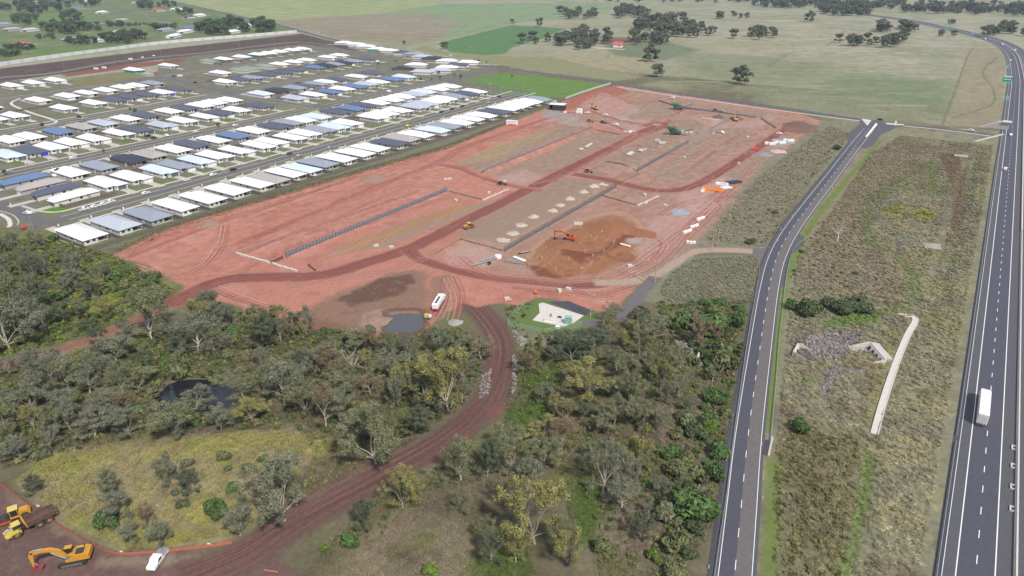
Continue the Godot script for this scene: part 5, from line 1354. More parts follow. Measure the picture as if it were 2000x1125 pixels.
func build_street_things():
	# street lamps: pole, arm, head
	var lp := thing("street_lamp", "tall galvanised street lamp at the corner of the main street and bottom street", "street lamp", V(Vector2(-366.4,-138.1), 0), 0.6)
	part("pole", tb(Vector3.ZERO, Vector3(0, 9, 0), 0.13, 0.08), "galvanised", lp)
	part("arm", tb(Vector3(0, 8.9, 0), Vector3(2.2, 9.4, 0), 0.07, 0.06), "galvanised", lp)
	part("head", bx(Vector3(2.5, 9.38, 0), Vector3(0.9, 0.16, 0.36)), "galvanised", lp)
	var k := 0
	for z in [-205, -255, -305, -355, -405, -455, -505, -555]:
		k += 1
		copy(lp, "slim street lamp on the main street's far side, %s from the bottom corner" % nth(k), Vector3(-378.6, 0, z), 0.0, "street lamps")
	k = 0
	for z in [-190, -240, -290, -340, -390, -470, -530]:
		k += 1
		copy(lp, "slim street lamp on the second street, %s from the creek end" % nth(k), Vector3(-487.5, 0, z), 0.0, "street lamps")
	k = 0
	for e in [[-900, -420], [-899, -480], [-905, -545], [-895, -610], [-897, -660], [-896, -720]]:
		k += 1
		copy(lp, "street lamp on the new unbuilt street, %s from the left" % nth(k), Vector3(e[0], 0, e[1]), 0.0, "street lamps")
	# small street trees are with the other plants; power poles
	var pp := thing("power_pole", "timber power pole with cross-arm at the bend of the dirt link", "power pole", V(Vector2(-94.3,-247.8), 0))
	part("pole", tb(Vector3.ZERO, Vector3(0, 10, 0), 0.2, 0.14), "timber_pale", pp)
	part("cross_arm", bx(Vector3(0, 9.3, 0), Vector3(2.6, 0.16, 0.16)), "timber_pale", pp)
	part("insulator", tb(Vector3(1.1, 9.35, 0), Vector3(1.1, 9.75, 0), 0.09), "plastic_white", pp)
	part("insulator", tb(Vector3(-1.1, 9.35, 0), Vector3(-1.1, 9.75, 0), 0.09), "plastic_white", pp)
	var spots := [["-98.8,-246.6", "pale pole standing just left of the bend pole"], ["-92.7,-337.0", "pole on the site's edge above the road verge"], ["-86.8,-294.1", "leaning pale pole beside the dirt link"], ["-86.5,-300.9", "short pole in the scrub beside the dirt link"], ["-102.0,-206.4", "pale pole beside the concrete compound"], ["-100.8,-551.0", "pole at the far corner of the earthworks"], ["-136.9,-651.0", "pole along the back road, left of the junction"], ["-110.5,-639.6", "pole beside the back road near the junction"], ["-97.2,-658.7", "pole in the paddock edge left of the black car"], ["-49.2,-641.8", "pole in the paddock edge right of the junction"], ["-314.5,-712.0", "double pole with transformer in the paddock"], ["-317.3,-710.2", "twin pole beside the transformer pole"], ["-349.8,-688.7", "pole beside the back road near the green paddock"], ["-473.7,-729.2", "pole by the back road at the estate's far end"], ["-592.5,-794.5", "pole beside the road above the estate"], ["-684.4,-809.6", "pole at the road curve above the estate"], ["-555.0,-728.8", "pole at the green field corner"], ["-243.5,-674.1", "pole along the back road behind the site"], ["-193.8,-674.5", "pole along the back road behind the far wall"], ["-489.6,-991.5", "pole near the red-roofed farmhouse"], ["-395.5,-560.5", "lamp-like pole at the green paddock edge"]]
	for s in spots:
		copy(pp, "timber power " + s[1] if s[1].begins_with("pole") else s[1] + " carrying a cross-arm", V(P(s[0])[0], 0), rng.randf() * 0.6 - 0.2, "power poles")

# ---------------------------------------------------------------- vehicles
var cars := {}

func wheel(o: Node3D, at: Vector3, r: float, w: float, rim := "galvanised", tyre_mat := "rubber", hub := 0.55):
	var ty := part("wheel", tb(Vector3(0, 0, -w * 0.5), Vector3(0, 0, w * 0.5), r, r, 14), tyre_mat, o, at)
	part("rim", tb(Vector3(0, 0, -w * 0.5 - 0.02), Vector3(0, 0, w * 0.5 + 0.02), r * hub, r * hub, 10), rim, ty)

func car(kind: String) -> Node3D:
	if cars.has(kind):
		return cars[kind]
	var o := thing("parked_car", "car", "car")
	cars[kind] = o
	# nose at +x
	var body := S()
	if kind == "ute":
		prism(body, P("-2.6,0.45 -2.6,1.0 -0.55,1.02 -0.4,1.75 0.85,1.78 1.5,1.15 2.5,1.02 2.62,0.45"), -0.9, 0.9)
	elif kind == "van":
		prism(body, P("-2.6,0.4 -2.6,2.1 1.4,2.15 2.2,1.2 2.6,1.0 2.65,0.4"), -0.95, 0.95)
	else:
		prism(body, P("-2.25,0.4 -2.3,0.95 -1.6,1.05 -1.0,1.48 0.45,1.5 1.15,1.02 2.1,0.9 2.25,0.4"), -0.88, 0.88)
	part("body", body, "car_white", o)
	var g := S()
	if kind == "ute":
		prism(g, P("0.9,1.72 1.46,1.18 0.2,1.15 0.0,1.7"), -0.92, 0.92)
		part("windscreen", g, "glass_dark", o)
		part("tray", bx(Vector3(-1.6, 1.06, 0), Vector3(2.0, 0.08, 1.9)), "galvanised", o)
	elif kind == "van":
		prism(g, P("1.42,2.08 2.15,1.25 1.2,1.25 1.0,2.05"), -0.97, 0.97)
		part("windscreen", g, "glass_dark", o)
	else:
		prism(g, P("-1.55,1.06 -1.0,1.42 0.42,1.44 1.08,1.04"), -0.9, 0.9)
		part("windscreen", g, "glass_dark", o)
		part("roof_panel", bx(Vector3(-0.28, 1.49, 0), Vector3(1.35, 0.06, 1.5)), "car_white", o)
	for s in [-1, 1]:
		for x in [-1.45, 1.45]:
			wheel(o, Vector3(x, 0.34, s * 0.8), 0.34, 0.24)
		part("headlight", bx(Vector3(2.2, 0.75, s * 0.62), Vector3(0.14, 0.16, 0.36)), "plastic_white", o)
		part("tail_light", bx(Vector3(-2.27 if kind == "car" else -2.6, 0.8, s * 0.7), Vector3(0.08, 0.2, 0.25)), "lamp_red", o)
	return o

var car_used := {}
func place_car(kind: String, colour: String, at: Vector3, turn: float, label: String, group := "", called := "parked_car"):
	var o := car(kind)
	if car_used.has(kind):
		o = copy(o, label, at, turn, group)
		o.name = numbered(called)
	else:
		car_used[kind] = true
		o.position = at
		o.rotation.y = turn
		o.name = numbered(called)
		tag(o, label, "car", group)
	o.set_meta("category", {"ute": "ute", "van": "van", "car": "car"}[kind])
	(o.get_node("body") as MeshInstance3D).set_surface_override_material(0, M["car_" + colour])
	if o.has_node("roof_panel"):
		(o.get_node("roof_panel") as MeshInstance3D).set_surface_override_material(0, M["car_" + colour])
	return o

func build_cars():
	var n := PI / 2
	var list := [["ute", "white", "-377.3,-167.7", n, "white ute first of a line parked by the pale timber fence"], ["car", "white", "-377.4,-173.5", n, "white car second in the line by the pale timber fence"], ["car", "white", "-377.5,-178.5", n, "white car third in the line by the pale timber fence"], ["ute", "white", "-378.3,-182.0", n, "white ute last in the line by the pale timber fence"],
		["car", "white", "-376.6,-201.4", n, "white hatch parked before the first garage driveway of the main street"], ["car", "white", "-395.5,-148.9", 0.3, "white car turning out of the bottom street"], ["car", "red", "-374.8,-137.5", 2.7, "red car stopped at the scrub's edge by the end street"],
		["car", "white", "-376.8,-244.5", n, "white car kerbside on the main street near the charcoal one"], ["car", "black", "-376.2,-258.3", n, "charcoal car parked by the kerb of the main street"], ["car", "blue", "-377.4,-303.2", n, "dark blue car parked on the main street beside a mown lawn"], ["car", "silver", "-367.9,-303.2", n, "silver car driving on the main street beyond the dark blue car"], ["car", "silver", "-367.2,-329.6", n, "silver-blue car parked across from the vacant lots"], ["car", "lime", "-368.1,-411.2", n, "lime-yellow car driving up the main street"], ["car", "black", "-379.7,-466.9", n, "black car, nearest of three dark cars on the main street"], ["car", "black", "-380.2,-482.2", n, "black car, middle of three dark cars on the main street"], ["car", "black", "-379.7,-496.0", n, "charcoal car, farthest of three dark cars on the main street"], ["car", "silver", "-369.7,-522.2", n, "silver car near the top of the main street"], ["car", "black", "-379.1,-552.1", 0.4, "black car at the top corner of the main street"],
		["car", "white", "-486.9,-218.4", n, "white car on the second street above the white garage house"], ["car", "silver", "-485.6,-179.3", n, "silver car at the left edge on the second street"], ["van", "white", "-511.8,-227.4", 0.2, "white van in a driveway of the third row"], ["car", "black", "-504.1,-280.7", n, "dark car on a lawn beside a driveway, second row"], ["car", "black", "-494.4,-279.4", n, "black car parked nose out near the second street"], ["car", "white", "-494.3,-289.0", 0.2, "white car in a driveway off the second street"], ["ute", "white", "-486.8,-307.8", n, "white ute parked on the second street"], ["car", "white", "-481.1,-338.7", n, "white car on the second street near a street tree"], ["car", "red", "-510.4,-372.9", 0.1, "red car in a driveway near the middle corner"], ["van", "white", "-483.2,-515.7", n, "white van parked on the second street's upper part"], ["car", "black", "-596.2,-502.3", n, "black car beside the third street"], ["car", "silver", "-603.6,-287.1", n, "silver car on the third street by the white corner home"], ["car", "black", "-615.1,-289.0", 0.2, "dark car in a garden drive by the white corner home"], ["car", "black", "-687.8,-445.6", 0.9, "dark car at the curved connector street"], ["car", "black", "-743.6,-457.6", 0.4, "dark car at the green-wrapped house's street"], ["van", "white", "-738.0,-461.3", 0.4, "white van beside the dark car at the builders' street"], ["car", "red", "-780.8,-459.3", 0.2, "red skip-like car beside the green-wrapped house"], ["van", "white", "-867.1,-439.5", 0.3, "cream site van on the stripped strip, left one"], ["van", "white", "-867.3,-449.2", 0.3, "cream site van on the stripped strip, right one"], ["car", "red", "-779.1,-542.9", 0.3, "red vehicle in front of the first framed house"], ["car", "red", "-781.1,-573.9", 0.2, "red vehicle beside the builders' rubble"], ["car", "red", "-771.3,-591.5", 0.2, "red vehicle before the green-walled home"], ["van", "white", "-914.2,-508.5", 0.2, "white van on the upper new street, left"], ["car", "white", "-920.4,-528.0", 0.2, "white car on the upper new street, middle"], ["car", "white", "-922.5,-544.8", 0.2, "white car on the upper new street, right"], ["car", "white", "-601.2,-763.3", 0.5, "white car on the back road above the estate"], ["car", "white", "-976.5,-879.1", 0.5, "white car on the back road beside the brown paddock"], ["car", "white", "-323.3,-558.7", 0.2, "white van-like car behind the end fence"], ["car", "white", "-454.7,-190.5", 0.0, "white car beside the grey roofed second-row home"]]
	for e in list:
		place_car(e[0], e[1], V(P(e[2])[0], 0.05), e[3], e[4], "cars of the estate")
	# on the site and the roads
	for e in [["ute", "white", "-259.0,-531.6", 0.2, "white ute on the pink track near the far compound"], ["ute", "white", "-235.8,-503.0", 0.1, "white ute beside the stepped stakes at the far roundabout"], ["ute", "white", "-158.7,-522.6", -0.4, "white ute below the grey far wall"], ["ute", "white", "-276.3,-532.7", 0.5, "white ute in the compound beside the yellow excavator"], ["van", "white", "-281.0,-527.0", 0.1, "white van in the far compound"], ["ute", "white", "-242.4,-636.1", 0.0, "pale ute behind the green screening plant"], ["car", "silver", "-184.1,-601.3", 0.0, "silver vehicle at the far retaining wall"], ["car", "white", "-121.6,-543.1", 0.1, "cream vehicle beside the far stockpiles"]]:
		place_car(e[0], e[1], G(P(e[2])[0].x, P(e[2])[0].y), e[3], e[4], "vehicles on the earthworks")
	place_car("car", "black", V(Vector2(-66.8,-637.1), 0.06), -0.15, "black car turning at the road junction", "", "car")
	place_car("car", "white", V(Vector2(-3.8,-633.0), 0.06), -0.12, "white car on the back road near the underpass", "", "car")
	place_car("ute", "white", Vector3(20.2, 0.07, -521), n, "white ute heading away on the highway, the nearer of the light vehicles", "", "car")
	place_car("car", "white", V(Vector2(21.6,-631.8), 0.07), n, "white car on the highway beyond the white ute", "", "car")
	place_car("van", "white", V(Vector2(17.7,-1237.9), 0.07), n + 0.2, "white van at the highway's far bend", "", "car")
	place_car("van", "white", V(Vector2(1.1,-1307.8), 0.07), n + 0.4, "white truck-like van past the highway's far bend", "", "car")
	place_car("van", "white", V(Vector2(-23.7,-1383.1), 0.07), n + 0.5, "white van near the blue road sign far off", "", "car")
	place_car("van", "white", V(Vector2(14.3,-1104.9), 0.07), n, "white and dark vehicle on the shoulder above the blue sign", "", "car")

# ---------------------------------------------------------------- earthworks
func post_wall(label: String, a: Vector2, b: Vector2, step: float, post_h: float, panel_h: float, called := "retaining_wall", panel_mat := "sleeper_grey", post_mat := "steel_post", from_panel := 0.0, to_panel := 1.0) -> Node3D:
	var o := thing(called, label, "retaining wall")
	var n := int(a.distance_to(b) / step)
	var d := (b - a).normalized()
	var y := -(d.angle())
	var pm := done(bx(Vector3(0, post_h * 0.5 - 0.3, 0), Vector3(0.2, post_h + 0.6, 0.26)))
	var sm := done(bx(Vector3(0, panel_h * 0.25 - 0.15, 0), Vector3(step - 0.24, panel_h * 0.5 - 0.02 + 0.3, 0.12)))
	for i in n + 1:
		var p := a + d * step * i
		var h := minf(H(p.x + 1.5, p.y + 1.0), minf(H(p.x - 1.5, p.y), H(p.x + 2.5, p.y)))
		part("post", pm, post_mat, o, V(p, h), y)
		var t := float(i) / n
		if i < n and panel_h > 0 and t >= from_panel and t <= to_panel:
			var q := a + d * step * (i + 0.5)
			part("sleeper", sm, panel_mat, o, V(q, h), y)
			part("sleeper", sm, panel_mat, o, V(q, h + panel_h * 0.5), y)
	return o

func heap(label: String, at: Vector2, r: float, h: float, material: String, called := "stockpile", stretch := 1.0, turn := 0.0) -> Node3D:
	var o := thing(called, label, "stockpile", G(at.x, at.y, 0.0), turn)
	var st := SurfaceTool.new()
	st.begin(Mesh.PRIMITIVE_TRIANGLES)
	var f := FastNoiseLite.new()
	f.seed = int(at.x * 7 + at.y)
	f.frequency = 0.35
	var n := 22
	var ring := 7
	var pts := []
	for j in ring + 1:
		for i in n:
			var t := float(j) / ring
			var a := TAU * i / n
			var rr := r * t * (1.0 + 0.5 * f.get_noise_2d(cos(a) * 3, sin(a) * 3 + t))
			var y := h * (pow(1.0 - t, 1.1) - 0.12 * t) * (1.0 + 0.35 * f.get_noise_2d(cos(a) * t * 6 + 40, sin(a) * t * 6))
			pts.append(Vector3(cos(a) * rr * stretch, y, -sin(a) * rr))
	for j in ring:
		for i in n:
			var k := (i + 1) % n
			quad(st, pts[(j + 1) * n + i], pts[(j + 1) * n + k], pts[j * n + k], pts[j * n + i])
	part("heap", st, material, o)
	return o

func pile(called: String, label: String, category: String, at: Vector2, turn: float, pieces: Array, group := "") -> Node3D:
	# pieces: [name, kind b or t, centre, size, material]
	var o := thing(called, label, category, G(at.x, at.y), turn, group)
	for e in pieces:
		if e[1] == "b":
			part(e[0], bx(e[2], e[3]), e[4], o)
		else:
			part(e[0], tb(e[2] - Vector3(e[3].x * 0.5, 0, 0), e[2] + Vector3(e[3].x * 0.5, 0, 0), e[3].y, e[3].y, 10), e[4], o)
	return o

func build_site():
	post_wall("long grey sleeper retaining wall in the salmon-red area nearest the homes", Vector2(-238.8, -182.5), Vector2(-238.8, -297), 1.95, 3.1, 3.0)
	post_wall("grey sleeper retaining wall higher up the site, beside the yellowish terrace", Vector2(-243.6, -335.5), Vector2(-243.6, -479), 2.1, 2.8, 2.7)
	post_wall("open row of steel posts with gaps edging the terrace of pale heaps", Vector2(-163.8, -242), Vector2(-164.2, -357), 1.45, 2.5, 1.2)
	post_wall("steel posted wall with pale upper panels beside the pipe stacks", Vector2(-167.8, -393), Vector2(-168.0, -478), 1.7, 2.4, 1.6)
	post_wall("pale concrete far end of the eastern retaining wall", Vector2(-168.0, -480), Vector2(-168.5, -569), 2.4, 2.3, 2.2, "retaining_wall", "concrete_grey")
	post_wall("low stake row beside the haul road at the corner of the heap terrace", Vector2(-187.8, -219), Vector2(-189, -242), 1.7, 1.5, 0.7, "post_row", "wall_brick", "timber_pale")
	post_wall("low stake row across the front of the heap terrace", Vector2(-189, -242), Vector2(-164.5, -241.5), 1.5, 1.6, 0.8, "post_row", "sleeper_grey", "timber_pale")
	post_wall("stake row running back from the open posts towards the white pipes", Vector2(-164, -338), Vector2(-140.5, -333), 1.6, 1.5, 0.7, "post_row", "wall_brick", "timber_pale")
	post_wall("stake row at the top end of the first grey wall", Vector2(-238.5, -297.3), Vector2(-214.5, -295.5), 1.7, 1.8, 0.9, "post_row", "wall_brick", "timber_pale")
	post_wall("stake row on the corner terrace beside the dark haul road", Vector2(-193, -371), Vector2(-193, -401), 1.8, 1.4, 0.5, "post_row", "sleeper_grey", "timber_pale")
	post_wall("stake row closing the corner terrace below the pipe stacks", Vector2(-193, -401), Vector2(-168.5, -394), 1.6, 1.5, 0.8, "post_row", "sleeper_grey", "timber_pale")
	post_wall("short stake row crossing the loop haul road terrace", Vector2(-166, -368), Vector2(-165.3, -391), 1.7, 1.5, 0.6, "post_row", "wall_brick", "timber_pale")
	post_wall("small stake row in the tan pad inside the loop road", Vector2(-150, -366), Vector2(-153, -389), 1.9, 1.2, 0.5, "post_row", "wall_brick", "timber_pale")
	post_wall("second small stake row right behind the open posts", Vector2(-153, -336), Vector2(-155, -358), 1.9, 1.2, 0.5, "post_row", "wall_brick", "timber_pale")
	post_wall("stepped stake row at the end of the upper grey wall", Vector2(-243, -479.5), Vector2(-219, -476), 1.5, 1.8, 0.9, "post_row", "wall_brick", "timber_pale")
	post_wall("far dotted post wall in front of the green crusher", Vector2(-247, -616), Vector2(-219, -596), 2.0, 1.7, 0.9)
	post_wall("far dotted post wall running right of the green crusher", Vector2(-217, -598), Vector2(-152, -593), 2.2, 1.7, 0.9)
	post_wall("dark stake edge along the far left terrace", Vector2(-268, -590), Vector2(-247, -616), 2.0, 1.5, 0.6, "post_row", "wall_brick", "timber_pale")
	post_wall("far right rubble-backed post row below the back road", Vector2(-148, -590), Vector2(-128, -560), 2.3, 1.6, 0.8, "post_row", "concrete_grey", "steel_post")
	var w := thing("post_wall_end", "short brown end board at the near tip of the first grey wall", "retaining wall", G(-239.5, -178))
	part("board", bx(Vector3(0, 0.7, 0), Vector3(0.2, 1.5, 7)), "soil_dark", w)
	# white rows of concrete sleepers
	var k := 0
	for e in [[P("-261.8,-174.1 -224.1,-175.5"), "pale concrete sleepers laid end to end near the first wall's near tip"], [P("-213.8,-294.9 -213.4,-319.4"), "pale concrete sleepers laid in a line at the first wall's far corner"], [P("-140.6,-332.0 -137.2,-354.1"), "white pipes laid in a line below the loop road"]]:
		var a: Vector2 = e[0][0]
		var b: Vector2 = e[0][1]
		var o := thing("sleeper_row", e[1], "sleepers")
		var n := int(a.distance_to(b) / 2.2)
		for i in n:
			var q := a.lerp(b, (i + 0.5) / n) + Vector2(rng.randf_range(-0.25, 0.25), rng.randf_range(-0.35, 0.35))
			var t := Transform3D(Basis(Vector3.UP, -(b - a).angle() + rng.randf_range(-0.14, 0.14)), G(q.x, q.y, 0.3))
			part("sleeper", bx(Vector3.ZERO, Vector3(2.0, 0.7 if rng.randf() < 0.6 else 0.45, 0.9), t), "concrete_pale", o)
	# pale sand heaps on the terrace
	for e in [["-172.5,-354.6", 3.4, 1.5, "heap farthest along the row, next to the loop road"], ["-173.1,-346.1", 3.6, 1.6, "heap second from the far end of the row"], ["-173.0,-333.7", 3.0, 1.5, "heap third from the far end of the row"], ["-173.3,-318.6", 3.1, 1.5, "heap fourth from the far end of the row"], ["-172.3,-307.0", 2.9, 1.1, "heap fifth from the far end, scraped on one side"], ["-171.2,-297.2", 3.0, 1.4, "heap sixth from the far end of the row"], ["-174.6,-283.8", 3.0, 1.4, "heap fourth from the near end of the row"], ["-172.6,-270.3", 3.4, 0.8, "flattened heap third from the near end"], ["-170.1,-258.8", 3.6, 0.7, "spread heap second from the near end"], ["-169.4,-249.1", 3.6, 0.6, "spread crescent heap nearest the stake corner"]]:
		heap("small pale sand " + e[3], P(e[0])[0], e[1], e[2], "sand_pale", "sand_heap")
	heap("conical brown soil stockpile left of the far yellow excavator", P("-165.3,-579.1")[0], 7, 3.2, "soil_dark")
	heap("smaller brown stockpile beside the far white utes", P("-178.7,-577.4")[0], 6, 2.4, "soil_dark")
	heap("wide dark soil stockpile at the far right corner of the site", P("-116.1,-582.1")[0], 11, 3.4, "soil_dark", "stockpile", 1.4)
	heap("brown rounded stockpile below the green crusher", P("-205.5,-557.2")[0], 11, 3.0, "soil_tan", "stockpile", 1.6)
	heap("bluish gravel heap beside the loop haul road's far end", P("-114.1,-477.1")[0], 6, 1.6, "gravel_blue")
	heap("tan spread heap next to the bluish gravel", P("-108.3,-490.7")[0], 6, 1.1, "sand_pale")
	heap("grey gravel heap by the tan spread heap", P("-113.6,-523.6")[0], 7, 0.8, "gravel_grey", "stockpile", 1.5)
	heap("long brown spoil bank near the boundary fence", P("-291.6,-291.8")[0], 8, 2.4, "soil_tan", "stockpile", 1.2, 1.2)
	heap("low tan spoil mound against the boundary fence, nearest the creek", P("-305.0,-190.6")[0], 6, 2.3, "soil_tan")
	heap("orange spoil mound beside the orange excavator", P("-136.4,-294.2")[0], 12, 3.2, "soil_orange", "stockpile", 1.2, 0.4)
	heap("dark orange spoil mound under the excavator", P("-143.3,-261.1")[0], 9, 1.8, "soil_orange", "stockpile", 1.2, 0.4)
	heap("dark red spoil mound right of the dug area", P("-121.4,-296.6")[0], 6, 1.6, "soil_orange", "stockpile", 1.5, 0.3)
	heap("grey rubble heap beside the water cart's track", P("-140.7,-176.1")[0], 3.2, 1.3, "gravel_grey", "rubble_heap")
	heap("pinkish spoil heap beside the brown pond", P("-166.3,-161.5")[0], 5, 1.8, "soil_tan", "stockpile", 1.0)
	# pipe and material stacks
	var pipes := []
	for i in 5:
		pipes.append(["pipe", "t", Vector3(0, 0.75 + (0.02 * i), -3.2 + i * 1.6), Vector3(2.6, 0.75, 0), "concrete_pale"])
	pile("pipe_stack", "row of short pale concrete pipes on the pipe terrace, larger stack", "pipes", P("-186.3,-423.1")[0], 0.1, pipes, "concrete pipes")
	pile("pipe_stack", "pair of short pale concrete pipes beyond the larger stack", "pipes", P("-183.4,-433.0")[0], 0.1, pipes.slice(1, 3), "concrete pipes")
	var rw := []
	for i in 5:
		rw.append(["ring", "t", Vector3((i % 2) * 0.2, 0.6, -6 + i * 2.5), Vector3(2.0, 0.6, 0), "concrete_pale"])
	pile("pipe_row", "pale concrete pipes strung along the haul road's left side", "pipes", P("-222.2,-432.3")[0], 0.15, rw, "concrete pipes")
	pile("pipe_row", "couple of pale pipe rings at the near end of the strung pipes", "pipes", P("-221.1,-416.2")[0], 0.1, rw.slice(0, 2), "concrete pipes")
	pile("concrete_pit", "square pale concrete pit on the pipe terrace", "concrete pit", P("-180.1,-461.8")[0], 0.3, [["base", "b", Vector3(0, 0.6, 0), Vector3(4.5, 1.2, 3.2), "concrete_pale"], ["lid", "b", Vector3(0.4, 1.3, 0.2), Vector3(2.5, 0.2, 1.8), "concrete"]])
	pile("concrete_pit", "small pale concrete pit left of the square one", "concrete pit", P("-186.6,-468.1")[0], 0.1, [["base", "b", Vector3(0, 0.6, 0), Vector3(3, 1.2, 2), "concrete_pale"], ["riser", "b", Vector3(0, 1.5, 0), Vector3(1.2, 0.7, 1.2), "concrete"]])
	# steel and boards near the stake corner
	var st := []
	for i in 4:
		st.append(["beam", "b", Vector3((i % 3) * 0.7 - 0.5, 0.3 + (i % 2) * 0.25, -1.2 + i * 0.75), Vector3(8.0, 0.35, 0.35), "galvanised"])
	pile("beam_stack", "bundle of galvanised beams left of the white tank lid", "steel beams", P("-163.5,-230.0")[0], 1.35, st, "steel stacks")
	pile("beam_stack", "bundle of galvanised beams right of the white tank lid", "steel beams", P("-153.7,-233.8")[0], 0.15, st, "steel stacks")
	pile("beam_stack", "short single bundle nearest the haul road corner", "steel beams", P("-163.9,-223.7")[0], 1.2, st.slice(0, 2), "steel stacks")
	pile("panel_stack", "stack of pale panels beside the beams", "panels", P("-153.5,-238.0")[0], -0.2, [["panel", "b", Vector3(0, 0.2, 0), Vector3(7, 0.3, 1.6), "concrete_pale"], ["panel", "b", Vector3(0.4, 0.5, 0.2), Vector3(7, 0.25, 1.5), "plastic_white"]])
	var lid := pile("round_tank", "round white tank between the beam bundles", "tank", P("-162.1,-234.4")[0], 0, [])
	part("shell", tb(Vector3.ZERO, Vector3(0, 1.1, 0), 1.5, 1.45, 16), "plastic_white", lid)
	part("cap", tb(Vector3(0, 1.1, 0), Vector3(0, 1.3, 0), 0.5, 0.5, 10), "concrete_pale", lid)
	pile("tyre_pair", "black tyres lying by the beams", "tyres", P("-161.4,-226.7")[0], 0, [["tyre", "t", Vector3(0, 0.5, 0), Vector3(1.4, 0.5, 0), "rubber"], ["tyre", "t", Vector3(0.5, 0.45, 1.2), Vector3(0.8, 0.45, 0), "rubber"]])
	pile("board_stack", "dark boards leaning by the open posts' near end", "boards", P("-155.4,-245.1")[0], 1.1, [["board", "b", Vector3(0, 0.25, 0), Vector3(6, 0.4, 0.7), "steel_dark"], ["board", "b", Vector3(0.4, 0.6, 0.1), Vector3(4.5, 0.25, 0.6), "galvanised"]])
	pile("concrete_ring", "pale square ring lying above the dug orange earth", "concrete pit", P("-153.0,-291.0")[0], 0.4, [["side", "b", Vector3(0, 0.35, -1.2), Vector3(4, 0.7, 0.6), "concrete_pale"], ["side", "b", Vector3(0, 0.35, 1.2), Vector3(4, 0.7, 0.6), "concrete_pale"], ["end", "b", Vector3(-1.7, 0.35, 0), Vector3(0.6, 0.7, 1.8), "concrete_pale"], ["end", "b", Vector3(1.7, 0.35, 0), Vector3(0.6, 0.7, 1.8), "concrete_pale"]])
	pile("pipe_length", "single white pipe on the pale clay below the dug earth", "pipe", P("-121.6,-277.7")[0], -0.1, [["pipe", "t", Vector3(0, 0.4, 0), Vector3(5, 0.4, 0), "plastic_white"], ["collar", "t", Vector3(2.3, 0.4, 0), Vector3(0.5, 0.48, 0), "plastic_white"]])
	# orange and white barriers by the right-hand edge
	var ob := []
	for i in 26:
		ob.append(["barrier", "b", Vector3(rng.randf_range(-5, 6), 0.5 + (0.8 if i > 17 else 0.0), rng.randf_range(-2.2, 2.2)), Vector3(2.0, 0.9, 0.55), "plastic_orange"])
	pile("barrier_stack", "heap of orange water-filled barriers at the right of the loop road", "barriers", P("-117.0,-380.8")[0], 0.25, ob)
	var wb := []
	for i in 5:
		wb.append(["barrier", "b", Vector3(rng.randf_range(-1, 1), 0.5, -4 + i * 1.5), Vector3(2.0, 1.0, 0.6), "plastic_white"])
	pile("barrier_stack", "white barriers at the left end of the orange heap", "barriers", P("-121.0,-377.0")[0], 0.2, wb)
	pile("sheet_pile_stack", "pale wrapped sheets behind the orange barriers", "sheets", P("-115.5,-394.7")[0], 0.1, [["sheet", "b", Vector3(0, 0.5, 0), Vector3(7, 1, 3), "plastic_white"], ["sheet", "b", Vector3(1, 1.2, 0), Vector3(4, 0.4, 2.4), "concrete_pale"]])
	pile("sheet_pile_stack", "pair of white panels right of the orange barriers", "sheets", P("-111.8,-390.0")[0], 0.9, [["panel", "b", Vector3(0, 0.3, -0.9), Vector3(6, 0.5, 1.0), "plastic_white"], ["panel", "b", Vector3(0.6, 0.3, 0.9), Vector3(6, 0.5, 1.0), "plastic_white"]])
	pile("dark_pipe_bundle", "pair of dark violet pipe bundles at the site's right edge", "pipes", P("-111.3,-402.3")[0], 1.0, [["bundle", "b", Vector3(0, 0.5, -1.3), Vector3(9, 1.0, 1.7), "car_blue"], ["bundle", "b", Vector3(0.3, 0.5, 1.3), Vector3(9, 1.0, 1.7), "steel_dark"]])
	for e in [["-105.4,-331.3", "white barrier block nearest the loop road along the verge"], ["-104.1,-319.0", "pair of white barrier blocks in the middle along the verge"], ["-104.4,-310.3", "white barrier blocks nearest the dirt link along the verge"]]:
		pile("white_block", e[1], "barrier", P(e[0])[0], 1.3, [["block", "b", Vector3(-1.6, 0.5, 0), Vector3(2.8, 1.0, 1.1), "plastic_white"], ["block", "b", Vector3(1.5, 0.5, 0.1), Vector3(2.8, 1.0, 1.1), "plastic_white"]])
	pile("sack_pile", "small white bulk sacks beside the dirt link", "sacks", P("-97.6,-297.4")[0], 0.3, [["sack", "b", Vector3(-1.5, 0.5, 0), Vector3(1.2, 1.0, 1.1), "plastic_white"], ["sack", "b", Vector3(0, 0.5, 0.3), Vector3(1.2, 1.0, 1.1), "plastic_white"], ["sack", "b", Vector3(1.4, 0.5, -0.2), Vector3(1.2, 1.0, 1.1), "plastic_white"]])
	for e in [["-118.7,-507.7", "large white bulk sacks at the far right stockpiles"], ["-113.5,-514.7", "white sacks right of the large bulk sacks"], ["-110.2,-524.0", "white sacks behind the grey gravel heap"]]:
		pile("sack_pile", e[1], "sacks", P(e[0])[0], 0.3, [["sack", "b", Vector3(-2.4, 0.8, 0), Vector3(2.4, 1.6, 2), "plastic_white"], ["sack", "b", Vector3(0.3, 0.8, 0.9), Vector3(2.2, 1.6, 2), "plastic_white"], ["sack", "b", Vector3(2.6, 0.8, -0.4), Vector3(2.2, 1.5, 2), "plastic_white"]])
	pile("red_bin", "red bin and hose reel beside the loop haul road's far end", "bin", P("-123.1,-485.9")[0], 0.3, [["bin", "b", Vector3(0, 0.8, 0), Vector3(3.2, 1.6, 2.2), "plastic_red"], ["lid", "b", Vector3(2.8, 0.5, 1), Vector3(1.8, 1.0, 1.2), "machine_orange"]])
